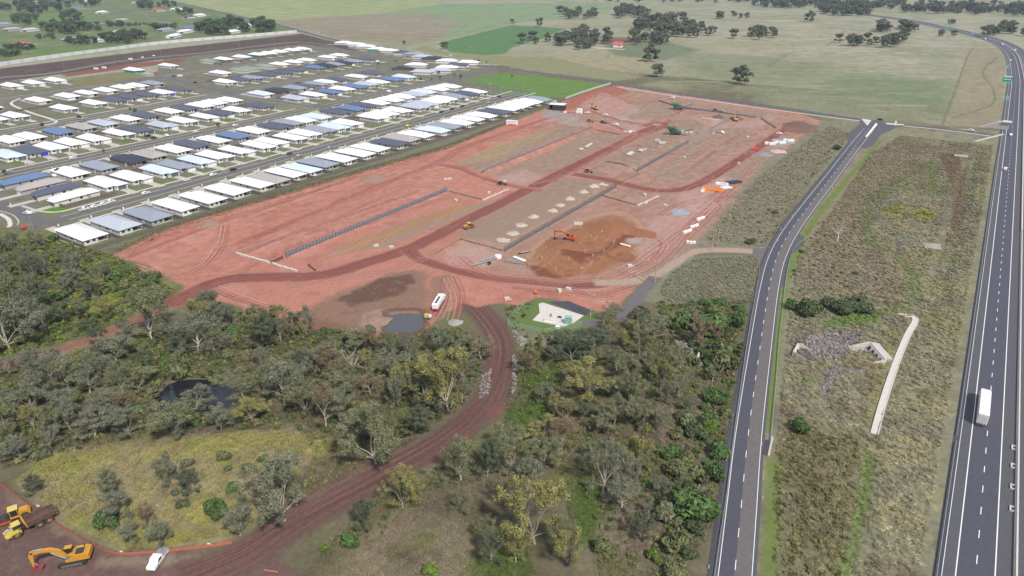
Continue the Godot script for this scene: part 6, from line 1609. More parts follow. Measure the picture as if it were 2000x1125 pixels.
	pile("pallet_pile", "white pallets in front of the grey far wall", "pallets", P("-178.9,-501.3")[0], 0.3, [["pallet", "b", Vector3(-2, 0.7, 0), Vector3(2.6, 1.4, 2.2), "plastic_white"], ["pallet", "b", Vector3(1.2, 0.5, 0.4), Vector3(2.4, 1.0, 2), "concrete_pale"], ["pallet", "b", Vector3(4.4, 0.5, -0.5), Vector3(2.4, 1.0, 2), "concrete_pale"]])
	pile("plank_stack", "long pale slabs below the green crusher", "slabs", P("-179.7,-557.9")[0], 0.1, [["slab", "b", Vector3(-3, 0.3, 0), Vector3(7, 0.5, 1.5), "concrete_pale"], ["slab", "b", Vector3(4.5, 0.3, 0.6), Vector3(7, 0.5, 1.4), "concrete_pale"]])
	pile("rock_pile", "pale blocks beside the stake end of the upper wall", "blocks", P("-217.4,-487.8")[0], 0.4, [["block", "b", Vector3(-2.5, 0.5, 0), Vector3(3, 1, 1.4), "concrete_pale"], ["block", "b", Vector3(1, 0.6, 0.7), Vector3(2.6, 1.2, 1.8), "plastic_white"], ["block", "b", Vector3(3.6, 0.5, -1.2), Vector3(2.4, 1, 1.5), "concrete"]])
	k = 0
	for e in ["-253.7,-316.9", "-255.1,-314.7", "-218.8,-307.9", "-226.0,-286.9", "-208.8,-217.1", "-215.9,-214.6", "-138.0,-338.7", "-144.9,-352.3", "-128.3,-341.1", "-109.9,-257.4", "-139.2,-291.5", "-121.3,-445.0", "-155.8,-440.2", "-183.0,-439.7", "-138.3,-520.4", "-162.1,-516.4", "-122.5,-219.4", "-120.5,-223.0", "-135.7,-201.9", "-223.7,-330.5", "-330.7,-504.4", "-311.1,-544.1"]:
		k += 1
		var p := P(e)[0]
		var o := thing("pale_block", "", "block", G(p.x, p.y), k * 0.7, "loose pale blocks")
		planted.append([o, "small loose pale concrete block", p])
		part("block", bx(Vector3(0, 0.45, 0), Vector3(1.9, 0.9, 1.3)), "concrete_pale", o)
		part("chip", bx(Vector3(1.3, 0.2, 0.5), Vector3(0.8, 0.4, 0.7)), "concrete", o)
	k = 0
	for e in ["-145.2,-232.8", "-144.7,-242.4", "-134.1,-236.2", "-133.9,-246.8", "-124.3,-241.5", "-132.1,-258.4", "-126.8,-255.6", "-137.1,-284.7", "-126.6,-265.6", "-127.2,-277.0", "-127.2,-289.6", "-138.7,-276.4", "-138.3,-265.2", "-124.6,-240.7", "-147.3,-540.3", "-137.8,-530.4", "-134.4,-509.9", "-135.5,-533.9", "-145.4,-515.7", "-146.2,-526.8", "-133.6,-543.2"]:
		k += 1
		var p := P(e)[0]
		var o := thing("survey_stake", "", "stake", G(p.x, p.y), 0, "survey stakes")
		planted.append([o, "pale timber survey stake", p])
		part("stake", bx(Vector3(0, 1.0, 0), Vector3(0.22, 2.0, 0.22)), "timber_pale", o)
		part("flag", bx(Vector3(0.25, 1.85, 0), Vector3(0.5, 0.3, 0.05)), "plastic_white", o)
	var fo := pile("pipe_log", "brown log-like pipe below the first wall's near end", "pipe", P("-221.2,-181.3")[0], -0.35, [["pipe", "t", Vector3(0, 0.4, 0), Vector3(7, 0.4, 0), "soil_dark"], ["end", "t", Vector3(-3.5, 0.45, 0), Vector3(0.6, 0.5, 0), "soil_dark"]])
	# machines on the site
	roller(G(-193.9,-255.4), 1.15, "yellow soil roller parked beside the haul road on the heap terrace", "machine_yellow", "rubber_dusty")
	var ex := excavator(G(-145.7,-267.9, 0.6), -2.84, "orange excavator digging on the spoil mound", "machine_orange", "steel_dark")
	var e2 := excavator(G(-277.5,-550.0), 2.52, "yellow excavator in the far compound with raised boom", "machine_yellow", "steel_dark")
	var e3 := excavator(G(-163.2,-571.1), 2.12, "yellow excavator beside the conical brown stockpile", "machine_yellow", "steel_dark")
	skid(G(-222.0,-324.3), 0.4, "dark skid loader at the end of the pale sleeper line", "steel_dark")
	skid(G(-192.3,-374.4), 0.2, "pink-grey telehandler at the stake corner by the haul road", "rust_red")
	skid(G(-258.9,-503.3), 0.3, "brown loader left of the upper stakes", "rust_red")
	skid(G(-247.5,-504.1), 0.1, "dark grader right of the brown loader", "steel_dark")
	skid(G(-189.5,-600.3), 0.1, "small dark red loader at the far wall", "rust_red")
	crusher(G(-218.1,-589.3), 0.5, "green crusher with two long conveyors at the far end of the site")
	crusher(G(-183.0,-492.8), 0.0, "green screening machine beside the white pallets")
	# site hut
	var hut := thing("site_shed", "open black-walled shed with white roof at the far compound", "shed", G(-304.7,-532.1), 0.25)
	part("back_wall", bx(Vector3(0, 2.3, -4), Vector3(13, 4.6, 0.3)), "steel_dark", hut)
	part("side_wall", bx(Vector3(6.4, 2.3, 0), Vector3(0.3, 4.6, 8)), "steel_dark", hut)
	part("side_wall", bx(Vector3(-6.4, 2.3, 0), Vector3(0.3, 4.6, 8)), "machine_green", hut)
	part("front_wall", bx(Vector3(1.5, 2.3, 3.9), Vector3(9.5, 4.6, 0.3)), "steel_dark", hut)
	part("roof", bx(Vector3(0, 4.75, 0), Vector3(13.8, 0.3, 8.8)), "roof_W", hut)
	pile("shed_block", "white shipping-style hut behind the boundary fence's upper stretch", "hut", P("-305.0,-461.6")[0], 0.15, [["wall", "b", Vector3(0, 1.4, 0), Vector3(9, 2.8, 3), "wall_white"], ["roof", "b", Vector3(0, 2.9, 0), Vector3(9.4, 0.25, 3.4), "roof_W"], ["base", "b", Vector3(1.5, 0.35, 2.4), Vector3(6, 0.7, 1.6), "plastic_red"]])
	pile("red_barrier_row", "red and white barriers below the black-walled shed", "barriers", P("-292.7,-524.3")[0], 0.3, [["barrier", "b", Vector3(-3, 0.6, 0), Vector3(2.6, 1.2, 0.8), "plastic_red"], ["barrier", "b", Vector3(0, 0.6, 0.5), Vector3(2.6, 1.2, 0.8), "plastic_white"], ["barrier", "b", Vector3(3, 0.6, 0.2), Vector3(2.6, 1.2, 0.8), "plastic_red"]])
	pile("white_tank", "cream site tank left of the white utes in the compound", "tank", P("-284.7,-534.8")[0], 0.1, [["shell", "b", Vector3(0, 1.3, 0), Vector3(4, 2.6, 3), "plastic_white"], ["lid", "b", Vector3(0, 2.7, 0), Vector3(2, 0.3, 1.6), "concrete_pale"]])
	# green wrapped sediment fence at the far left corner
	var gf := thing("silt_fence", "pale green silt fence along the bright green paddock's edge", "fence")
	var line := smooth(P("-322.6,-577.1 -325.0,-607.0 -325.9,-640.4 -325.6,-662.2 -325.6,-677.2"), 4)
	for i in line.size() - 1:
		var a := line[i]
		var b := line[i + 1]
		var t := Transform3D(Basis(Vector3.UP, -(b - a).angle()), V((a + b) * 0.5, 0.9))
		part("panel", bx(Vector3.ZERO, Vector3(a.distance_to(b), 1.8, 0.08), t), "fence_wire", gf)
	pile("pump_unit", "yellow and white pump on a trailer beside the pond", "pump", P("-151.1,-173.0")[0], 0.5, [["frame", "b", Vector3(0, 0.5, 0), Vector3(2.6, 0.4, 1.5), "machine_grey"], ["motor", "b", Vector3(-0.4, 1.2, 0), Vector3(1.5, 1.1, 1.2), "machine_pale"], ["tank", "b", Vector3(0.9, 1.0, 0), Vector3(0.8, 0.9, 1.1), "plastic_white"], ["wheel", "t", Vector3(0.2, 0.35, 0.8), Vector3(0.3, 0.35, 0), "rubber"]])
	var hose := thing("red_hose", "red hose running from the pump down to the scrub", "hose")
	var hp := smooth(P("-149.8,-171.0 -147.2,-169.0 -145.2,-167.6 -143.1,-166.2"), 1.0)
	var hs := S()
	for i in hp.size() - 1:
		tube(hs, V(hp[i], H(hp[i].x, hp[i].y) + 0.14), V(hp[i + 1], H(hp[i + 1].x, hp[i + 1].y) + 0.14), 0.14, 0.14, 6, false)
	part("hose", hs, "rust_red", hose)
	water_cart(G(-154.3,-183.3), 1.98, "white water tanker truck standing on the track beside the pond")

func roller(at: Vector3, turn: float, label: String, paint: String, drum: String) -> Node3D:
	# drum at +x
	var o := thing("soil_roller", label, "roller", at, turn)
	part("drum", tb(Vector3(2.0, 0.78, -1.05), Vector3(2.0, 0.78, 1.05), 0.78, 0.78, 18), drum, o)
	if drum != "rubber_dusty":
		pass
	var lugs := S()
	for i in 16:
		for j in 5:
			var a := TAU * (i + (j % 2) * 0.5) / 16
			var t := Transform3D(Basis(Vector3.BACK, a), Vector3(2.0, 0.78, -0.85 + j * 0.42))
			box(lugs, Vector3(0.82, 0, 0), Vector3(0.14, 0.12, 0.16), t)
	part("drum_lugs", lugs, drum, o).set_meta("kind", "stuff")
	part("drum_frame", bx(Vector3(2.95, 0.75, 0), Vector3(0.25, 0.45, 2.5)), "machine_orange", o)
	for s in [-1, 1]:
		part("side_frame", bx(Vector3(1.95, 0.75, s * 1.2), Vector3(2.0, 0.4, 0.2)), "machine_orange", o)
		wheel(o, Vector3(-1.5, 0.78, s * 0.95), 0.78, 0.55, "machine_dust", "rubber_dusty", 0.45)
	part("engine_hood", pr("-2.6,0.9 -2.6,1.55 -2.2,2.0 -0.6,2.1 -0.6,0.9", -0.75, 0.75), paint, o)
	part("floor", bx(Vector3(0.2, 1.0, 0), Vector3(1.6, 0.35, 1.6)), paint, o)
	for p in [Vector3(0.85, 0, 0.7), Vector3(0.85, 0, -0.7), Vector3(-0.45, 0, 0.7), Vector3(-0.45, 0, -0.7)]:
		part("cab_post", bx(p + Vector3(0, 1.95, 0), Vector3(0.1, 1.7, 0.1)), paint, o)
	part("cab_roof", bx(Vector3(0.2, 2.86, 0), Vector3(1.75, 0.16, 1.75)), "machine_pale", o)
	part("seat", bx(Vector3(-0.1, 1.5, 0), Vector3(0.55, 0.7, 0.6)), "steel_dark", o)
	part("cab_glass", bx(Vector3(0.2, 1.95, 0), Vector3(1.2, 1.5, 1.25)), "glass_dark", o)
	return o

func excavator(at: Vector3, turn: float, label: String, paint: String, tracks: String, swing := 0.0) -> Node3D:
	# boom towards +x
	var o := thing("excavator", label, "excavator", at, turn)
	for s in [-1, 1]:
		part("track", pr("-2.1,0.0 2.0,0.0 2.45,0.35 2.45,0.65 2.1,0.95 -2.2,0.95 -2.55,0.6 -2.55,0.3", s * 1.3 - 0.32, s * 1.3 + 0.32), tracks, o)
		part("track_frame", bx(Vector3(0, 0.48, s * 1.3), Vector3(3.6, 0.42, 0.7)), "machine_grey", o)
	part("turntable", tb(Vector3(0, 0.7, 0), Vector3(0, 1.15, 0), 0.9, 0.9, 14), "steel_dark", o)
	part("house_body", pr("-2.9,1.1 0.9,1.1 0.9,1.7 -0.3,2.0 -0.6,2.35 -2.6,2.45 -2.95,2.1", -1.35, 1.35), paint, o)
	part("counterweight", pr("-3.3,1.15 -2.6,1.1 -2.6,2.3 -3.2,2.1", -1.4, 1.4), paint, o)
	part("hood_grille", bx(Vector3(-1.6, 2.45, -0.2), Vector3(1.5, 0.08, 1.6)), "steel_dark", o)
	var cab := part("cab", pr("0.0,1.15 1.55,1.15 1.75,1.9 1.3,2.9 -0.05,2.95", 0.35, 1.33), "car_black", o)
	part("cab_glass", pr("0.5,1.75 1.66,1.85 1.32,2.75 0.5,2.75", 0.3, 1.38), "glass_dark", cab)
	part("boom", pr("0.4,1.5 0.9,1.35 2.2,3.0 3.3,3.75 4.8,3.95 6.4,3.65 6.4,4.05 4.8,4.55 3.0,4.45 1.6,3.6", -0.55, -0.05), paint, o)
	part("stick", pr("5.9,4.35 6.5,4.45 6.9,3.6 6.75,1.0 6.4,0.9 6.15,3.2", -0.5, -0.1), paint, o)
	part("stick_cylinder", tb(Vector3(4.4, 4.65, -0.3), Vector3(6.0, 4.55, -0.3), 0.13), "galvanised", o)
	for s in [-0.68, 0.08]:
		part("boom_cylinder", tb(Vector3(1.0, 1.6, s), Vector3(3.0, 3.6, s), 0.13), "galvanised", o)
	part("bucket", pr("6.2,1.1 6.9,1.0 6.8,0.2 6.0,-0.1 5.2,0.15 5.0,0.65 5.35,0.45 6.0,0.5", -0.95, 0.35), "rust_red" if paint == "machine_yellow" else "steel_dark", o)
	part("cab_roof", bx(Vector3(0.6, 2.98, 0.84), Vector3(1.3, 0.08, 0.95)), paint, cab)
	part("exhaust", tb(Vector3(-2.2, 2.4, 0.8), Vector3(-2.2, 3.1, 0.8), 0.09), "steel_dark", o)
	part("tool_box", bx(Vector3(0.35, 1.75, -0.95), Vector3(0.9, 0.4, 0.7)), "machine_grey", o)
	part("boom_pin", tb(Vector3(6.2, 4.2, -0.7), Vector3(6.2, 4.2, 0.1), 0.2), "steel_dark", o)
	part("boom_pin", tb(Vector3(0.75, 1.55, -0.75), Vector3(0.75, 1.55, 0.15), 0.22), "steel_dark", o)
	part("hose", tb(Vector3(2.4, 3.5, -0.02), Vector3(6.0, 4.15, -0.02), 0.05), "rubber", o)
	part("bucket_link", tb(Vector3(6.6, 1.9, -0.3), Vector3(5.9, 0.9, -0.3), 0.09), "galvanised", o)
	for x in [-1.6, -0.8, 0.0, 0.8, 1.6]:
		for s in [-1, 1]:
			part("roller_wheel", tb(Vector3(x, 0.3, s * 1.64), Vector3(x, 0.3, s * 1.68), 0.2), "machine_grey", o)
	part("step_plate", bx(Vector3(-0.3, 1.2, 1.5), Vector3(3.2, 0.12, 0.4)), paint, o)
	return o

func skid(at: Vector3, turn: float, label: String, paint: String) -> Node3D:
	var o := thing("loader", label, "loader", at, turn)
	part("body", pr("-1.9,0.5 1.2,0.5 1.2,1.2 0.3,1.3 -0.4,1.7 -1.9,1.6", -0.8, 0.8), paint, o)
	part("cab", pr("-0.7,1.4 0.7,1.2 0.5,2.6 -0.7,2.6", -0.65, 0.65), "glass_dark", o)
	part("cab_roof", bx(Vector3(-0.1, 2.66, 0), Vector3(1.5, 0.14, 1.5)), "galvanised", o)
	for s in [-1, 1]:
		part("arm", bx(Vector3(1.7, 0.9, s * 0.7), Vector3(2.2, 0.25, 0.18)), paint, o)
		for x in [-1.2, 0.8]:
			wheel(o, Vector3(x, 0.55, s * 0.95), 0.55, 0.4, "galvanised")
	part("bucket", pr("2.4,0.1 3.3,0.05 3.0,0.9 2.5,1.0", -1.1, 1.1), "steel_dark", o)
	return o

func crusher(at: Vector3, turn: float, label: String) -> Node3D:
	var o := thing("crusher", label, "crusher", at, turn)
	for s in [-1, 1]:
		part("track", pr("-3,0 3,0 3.5,0.6 3,1.1 -3,1.1 -3.5,0.6", s * 1.4 - 0.3, s * 1.4 + 0.3), "steel_dark", o)
	part("body", pr("-4.5,1.2 4.0,1.2 4.5,2.6 2.5,3.0 1.5,4.2 -3.5,4.2 -4.5,3.2", -1.3, 1.3), "machine_green", o)
	part("hopper", pr("-5.5,3.6 -1.5,3.6 -0.8,5.2 -6.2,5.2", -1.9, 1.9), "machine_green", o)
	part("conveyor", pr("3.0,1.4 12.5,5.2 12.5,5.7 3.0,2.0", -0.6, 0.6), "machine_grey", o)
	part("conveyor", pr("1.0,2.0 9.5,4.8 9.5,5.3 1.0,2.6", -2.6, -1.7), "galvanised", o)
	part("engine_box", bx(Vector3(2.2, 2.7, 1.0), Vector3(2.2, 1.4, 1.2)), "machine_grey", o)
	for x in [7.0, 9.5]:
		part("brace", tb(Vector3(x, 0, 0), Vector3(x + 1, 2.6 + (x - 6) * 0.4, 0), 0.1), "machine_grey", o)
	return o

func water_cart(at: Vector3, turn: float, label: String) -> Node3D:
	# cab at +x
	var o := thing("water_truck", label, "truck", at, turn)
	part("chassis", bx(Vector3(-0.6, 0.9, 0), Vector3(9.4, 0.35, 1.1)), "steel_dark", o)
	part("tank", pr("-5.0,1.2 2.5,1.2 2.5,2.7 2.2,3.0 -4.7,3.0 -5.0,2.7", -1.2, 1.2), "car_white", o)
	part("walkway", bx(Vector3(-1.2, 3.04, 0), Vector3(5.6, 0.1, 0.9)), "machine_grey", o)
	for x in [-3.5, -1.2, 1.1]:
		part("hatch", bx(Vector3(x, 3.13, 0), Vector3(0.7, 0.12, 0.7)), "steel_dark", o)
	part("cab", pr("2.8,0.8 4.9,0.8 5.0,1.7 4.7,2.85 2.8,2.95", -1.2, 1.2), "car_white", o)
	part("windscreen", pr("4.72,1.75 5.04,1.7 4.75,2.75 4.5,2.7", -1.05, 1.05), "glass_dark", o)
	part("rear_bumper", bx(Vector3(-5.1, 0.9, 0), Vector3(0.3, 0.7, 2.4)), "plastic_red", o)
	for s in [-1, 1]:
		part("side_rail", bx(Vector3(-1.2, 1.15, s * 1.22), Vector3(7.2, 0.2, 0.12)), "steel_dark", o)
		part("mirror", bx(Vector3(4.7, 2.2, s * 1.45), Vector3(0.12, 0.6, 0.3)), "car_white", o)
		for x in [4.0, 2.6, -2.6, -3.9]:
			wheel(o, Vector3(x, 0.52, s * 1.0), 0.52, 0.42)
	return o

# ---------------------------------------------------------------- yard at the lower left
func build_yard():
	var r := roller(G(-167.2,-41.5), -1.95, "yellow pad-foot roller parked behind the dump truck", "machine_yellow", "rubber_dusty")
	r.scale = Vector3.ONE * 1.15
	# articulated dump truck, nose at +x
	var o := thing("dump_truck", "yellow articulated dump truck with brown empty tray", "dump truck", G(-161.2,-41.9), -1.73)
	part("tray_floor", pr("-5.0,1.9 0.6,1.75 0.6,1.95 -5.0,2.1", -1.45, 1.45), "tipper_brown", o)
	for s in [-1, 1]:
		part("tray_side", pr("-5.6,2.3 -4.6,1.9 0.7,1.75 0.9,3.0 -4.2,3.0 -5.6,2.6", s * 1.5 - 0.1, s * 1.5 + 0.1), "tipper_brown", o)
		part("fender", pr("2.2,1.5 2.5,2.05 3.8,2.05 4.1,1.5", s * 1.3 - 0.3, s * 1.3 + 0.3), "machine_lemon", o)
		wheel(o, Vector3(3.1, 0.95, s * 1.2), 0.95, 0.75, "machine_dust", "rubber_dusty", 0.42)
		wheel(o, Vector3(-1.5, 0.95, s * 1.2), 0.95, 0.75, "machine_dust", "rubber_dusty", 0.42)
		wheel(o, Vector3(-3.5, 0.95, s * 1.2), 0.95, 0.75, "machine_dust", "rubber_dusty", 0.42)
		part("headlight", bx(Vector3(5.12, 1.35, s * 0.85), Vector3(0.1, 0.25, 0.4)), "plastic_white", o)
	part("tray_front", pr("0.6,1.75 0.85,1.75 1.25,3.3 0.9,3.2", -1.6, 1.6), "machine_yellow", o)
	part("chassis", bx(Vector3(-1.8, 1.25, 0), Vector3(6.0, 0.5, 1.0)), "steel_dark", o)
	part("hitch", bx(Vector3(1.6, 1.2, 0), Vector3(1.4, 0.6, 0.7)), "steel_dark", o)
	part("front_body", pr("2.0,0.9 5.0,0.9 5.2,1.4 2.0,1.6", -1.3, 1.3), "machine_lemon", o)
	part("cab", pr("1.8,1.5 3.4,1.5 3.35,3.0 1.9,3.05", -0.8, 0.8), "glass_dark", o)
	part("cab_roof", bx(Vector3(2.6, 3.13, 0), Vector3(1.7, 0.18, 1.75)), "machine_pale", o)
	part("hood", pr("3.4,1.5 5.1,1.3 4.9,1.85 3.4,2.3", -0.85, 0.85), "machine_lemon", o)
	part("hood_top", pr("3.45,2.315 4.92,1.865 4.92,1.9 3.45,2.36", -0.5, 0.5), "gravel_grey", o)
	part("grille", bx(Vector3(5.08, 1.3, 0), Vector3(0.16, 0.6, 1.2)), "gravel_grey", o)
	for i in 5:
		part("tray_rib", bx(Vector3(-4.0 + i * 1.05, 2.3, -1.64), Vector3(0.14, 1.0, 0.12)), "tipper_brown", o)
		part("tray_rib", bx(Vector3(-4.0 + i * 1.05, 2.3, 1.64), Vector3(0.14, 1.0, 0.12)), "tipper_brown", o)
	part("tail_lip", bx(Vector3(-5.4, 2.35, 0), Vector3(0.3, 0.3, 3.0)), "tipper_brown", o)
	part("side_step", bx(Vector3(2.9, 0.75, -1.45), Vector3(1.2, 0.1, 0.3)), "steel_dark", o)
	part("hand_rail", tb(Vector3(1.9, 2.1, -0.95), Vector3(3.3, 2.1, -0.95), 0.04), "machine_lemon", o)
	part("air_intake", bx(Vector3(3.9, 2.3, 0.6), Vector3(0.3, 0.35, 0.3)), "steel_dark", o)
	part("exhaust", tb(Vector3(1.6, 1.5, 0.9), Vector3(1.6, 3.2, 0.9), 0.1), "steel_dark", o)
	excavator(G(-142.3,-42.0), -2.27, "large yellow excavator with boom stretched over the dark yard", "machine_yellow", "steel_dark").scale = Vector3.ONE * 1.12
	var u = place_car("ute", "white", G(-126.0,-51.7, 0.02), -1.08, "white tray-back ute parked at the edge of the yard", "", "parked_ute")
	u.scale = Vector3.ONE * 1.1
	# orange safety mesh round the grassy rise
	var line := smooth(P("-192.3,-43.8 -183.3,-44.7 -173.4,-45.0 -165.2,-45.3 -157.5,-45.6 -150.4,-46.0 -143.6,-46.5 -137.9,-47.4 -134.2,-48.8 -130.1,-51.6 -125.8,-55.0 -121.0,-59.4 -117.0,-63.7"), 2.4)
	var f := thing("safety_fence", "orange mesh safety fence curving along the yard's grassy edge", "fence")
	for i in line.size() - 1:
		var a := G(line[i].x, line[i].y)
		var b := G(line[i + 1].x, line[i + 1].y)
		var st := S()
		quad(st, a + Vector3(0, 0.05, 0), b + Vector3(0, 0.05, 0), b + Vector3(0, 0.8, 0), a + Vector3(0, 0.85, 0))
		var off := Vector3(side(line, i).x, 0, side(line, i).y) * 0.04
		quad(st, b + off + Vector3(0, 0.05, 0), a + off + Vector3(0, 0.05, 0), a + off + Vector3(0, 0.85, 0), b + off + Vector3(0, 0.8, 0))
		part("mesh_panel", st, "mesh_orange", f)
		part("star_picket", bx(a + Vector3(0, 0.6, 0), Vector3(0.07, 1.3, 0.07)), "steel_dark", f)
	for e in [["-166.2,-46.0", "small white notice on the orange fence behind the dump truck"], ["-134.8,-48.7", "white notice on the orange fence left of the white ute"], ["-120.3,-60.4", "white notice on the orange fence right of the white ute"]]:
		var p := P(e[0])[0]
		var s := thing("notice_board", e[1], "sign", G(p.x, p.y), 0.5)
		part("board", bx(Vector3(0, 0.85, 0.12), Vector3(0.75, 0.55, 0.04)), "plastic_white", s)
		part("post", bx(Vector3(0, 0.5, 0.06), Vector3(0.06, 1.1, 0.06)), "steel_dark", s)
	var rb := thing("red_tape", "fallen red tape at the haul road's edge", "tape", G(-104.2,-63.8), 0.4)
	part("tape", bx(Vector3(0, 0.12, 0), Vector3(3.2, 0.14, 0.3)), "mesh_orange", rb)
	# pumping compound
	var c := thing("concrete_slab", "pale concrete hardstand of the fenced compound", "slab", Vector3(0, 0, 0))
	part("slab", slab(P("-123.5,-205.2 -122.6,-206.9 -104.6,-206.1 -104.9,-199.7 -106.6,-194.9 -112.5,-193.7 -118.4,-192.7 -119.2,-199.0"), -0.6, 0.22), "concrete_pale", c)
	pile("control_cabinet", "teal control cabinet with dark vents on the concrete slab", "cabinet", P("-106.5,-197.7")[0], 0.5, [["cabinet", "b", Vector3(0, 1.5, 0), Vector3(2.4, 2.6, 1.8), "tank_teal"], ["vent", "b", Vector3(1.3, 1.4, 0), Vector3(0.12, 0.8, 1.2), "steel_dark"], ["roof", "b", Vector3(0, 2.86, 0), Vector3(2.6, 0.12, 2.0), "tank_teal"]])
	pile("low_box", "white low cover on the concrete slab", "cover", P("-113.1,-195.7")[0], 0.35, [["box", "b", Vector3(0, 0.55, 0), Vector3(3.6, 0.7, 1.8), "plastic_white"], ["lid", "b", Vector3(0, 0.95, 0), Vector3(3.7, 0.08, 1.9), "concrete_pale"]])
	pile("pump_cover", "dark pump lid on the concrete slab", "pump", P("-111.2,-199.9")[0], 0.2, [["lid", "b", Vector3(0, 0.4, 0), Vector3(1.4, 0.3, 1.0), "steel_dark"], ["valve", "b", Vector3(-3.2, 0.8, 0.5), Vector3(0.4, 1.1, 0.4), "machine_grey"]])
	pile("round_vent", "pale round vent in the compound's grass", "vent", P("-107.9,-192.7")[0], 0, [["ring", "b", Vector3(0, 0.4, 0), Vector3(1.6, 0.8, 1.6), "fence_wire"], ["cap", "b", Vector3(0, 0.85, 0), Vector3(1.2, 0.12, 1.2), "plastic_white"]])
	var cf := thing("chain_fence", "pale green chain fence round the concrete compound", "fence")
	var fl := smooth(P("-125.4,-188.1 -127.1,-200.8"), 2.5)
	for seg in ["-125.4,-188.1 -126.6,-200.1", "-125.4,-188.1 -123.7,-184.5 -118.3,-184.9 -114.1,-185.8 -110.1,-186.2", "-110.1,-186.2 -106.4,-190.5 -103.3,-195.3 -101.5,-199.2"]:
		fl = smooth(P(seg), 2.6)
		for i in fl.size():
			part("post", bx(G(fl[i].x, fl[i].y, 1.0), Vector3(0.09, 2.1, 0.09)), "galvanised", cf)
			if i < fl.size() - 1:
				for y in [0.15, 0.75, 1.35, 1.95]:
					part("wire", tb(G(fl[i].x, fl[i].y, y), G(fl[i + 1].x, fl[i + 1].y, y), 0.035, 0.035, 4), "fence_wire", cf)
	pile("orange_marker", "orange marker bollard at the compound's corner", "bollard", P("-129.2,-212.2")[0], 0, [["post", "b", Vector3(0, 0.8, 0), Vector3(0.6, 1.6, 0.6), "plastic_orange"], ["base", "b", Vector3(0, 0.15, 0), Vector3(1.1, 0.3, 1.1), "steel_dark"]])

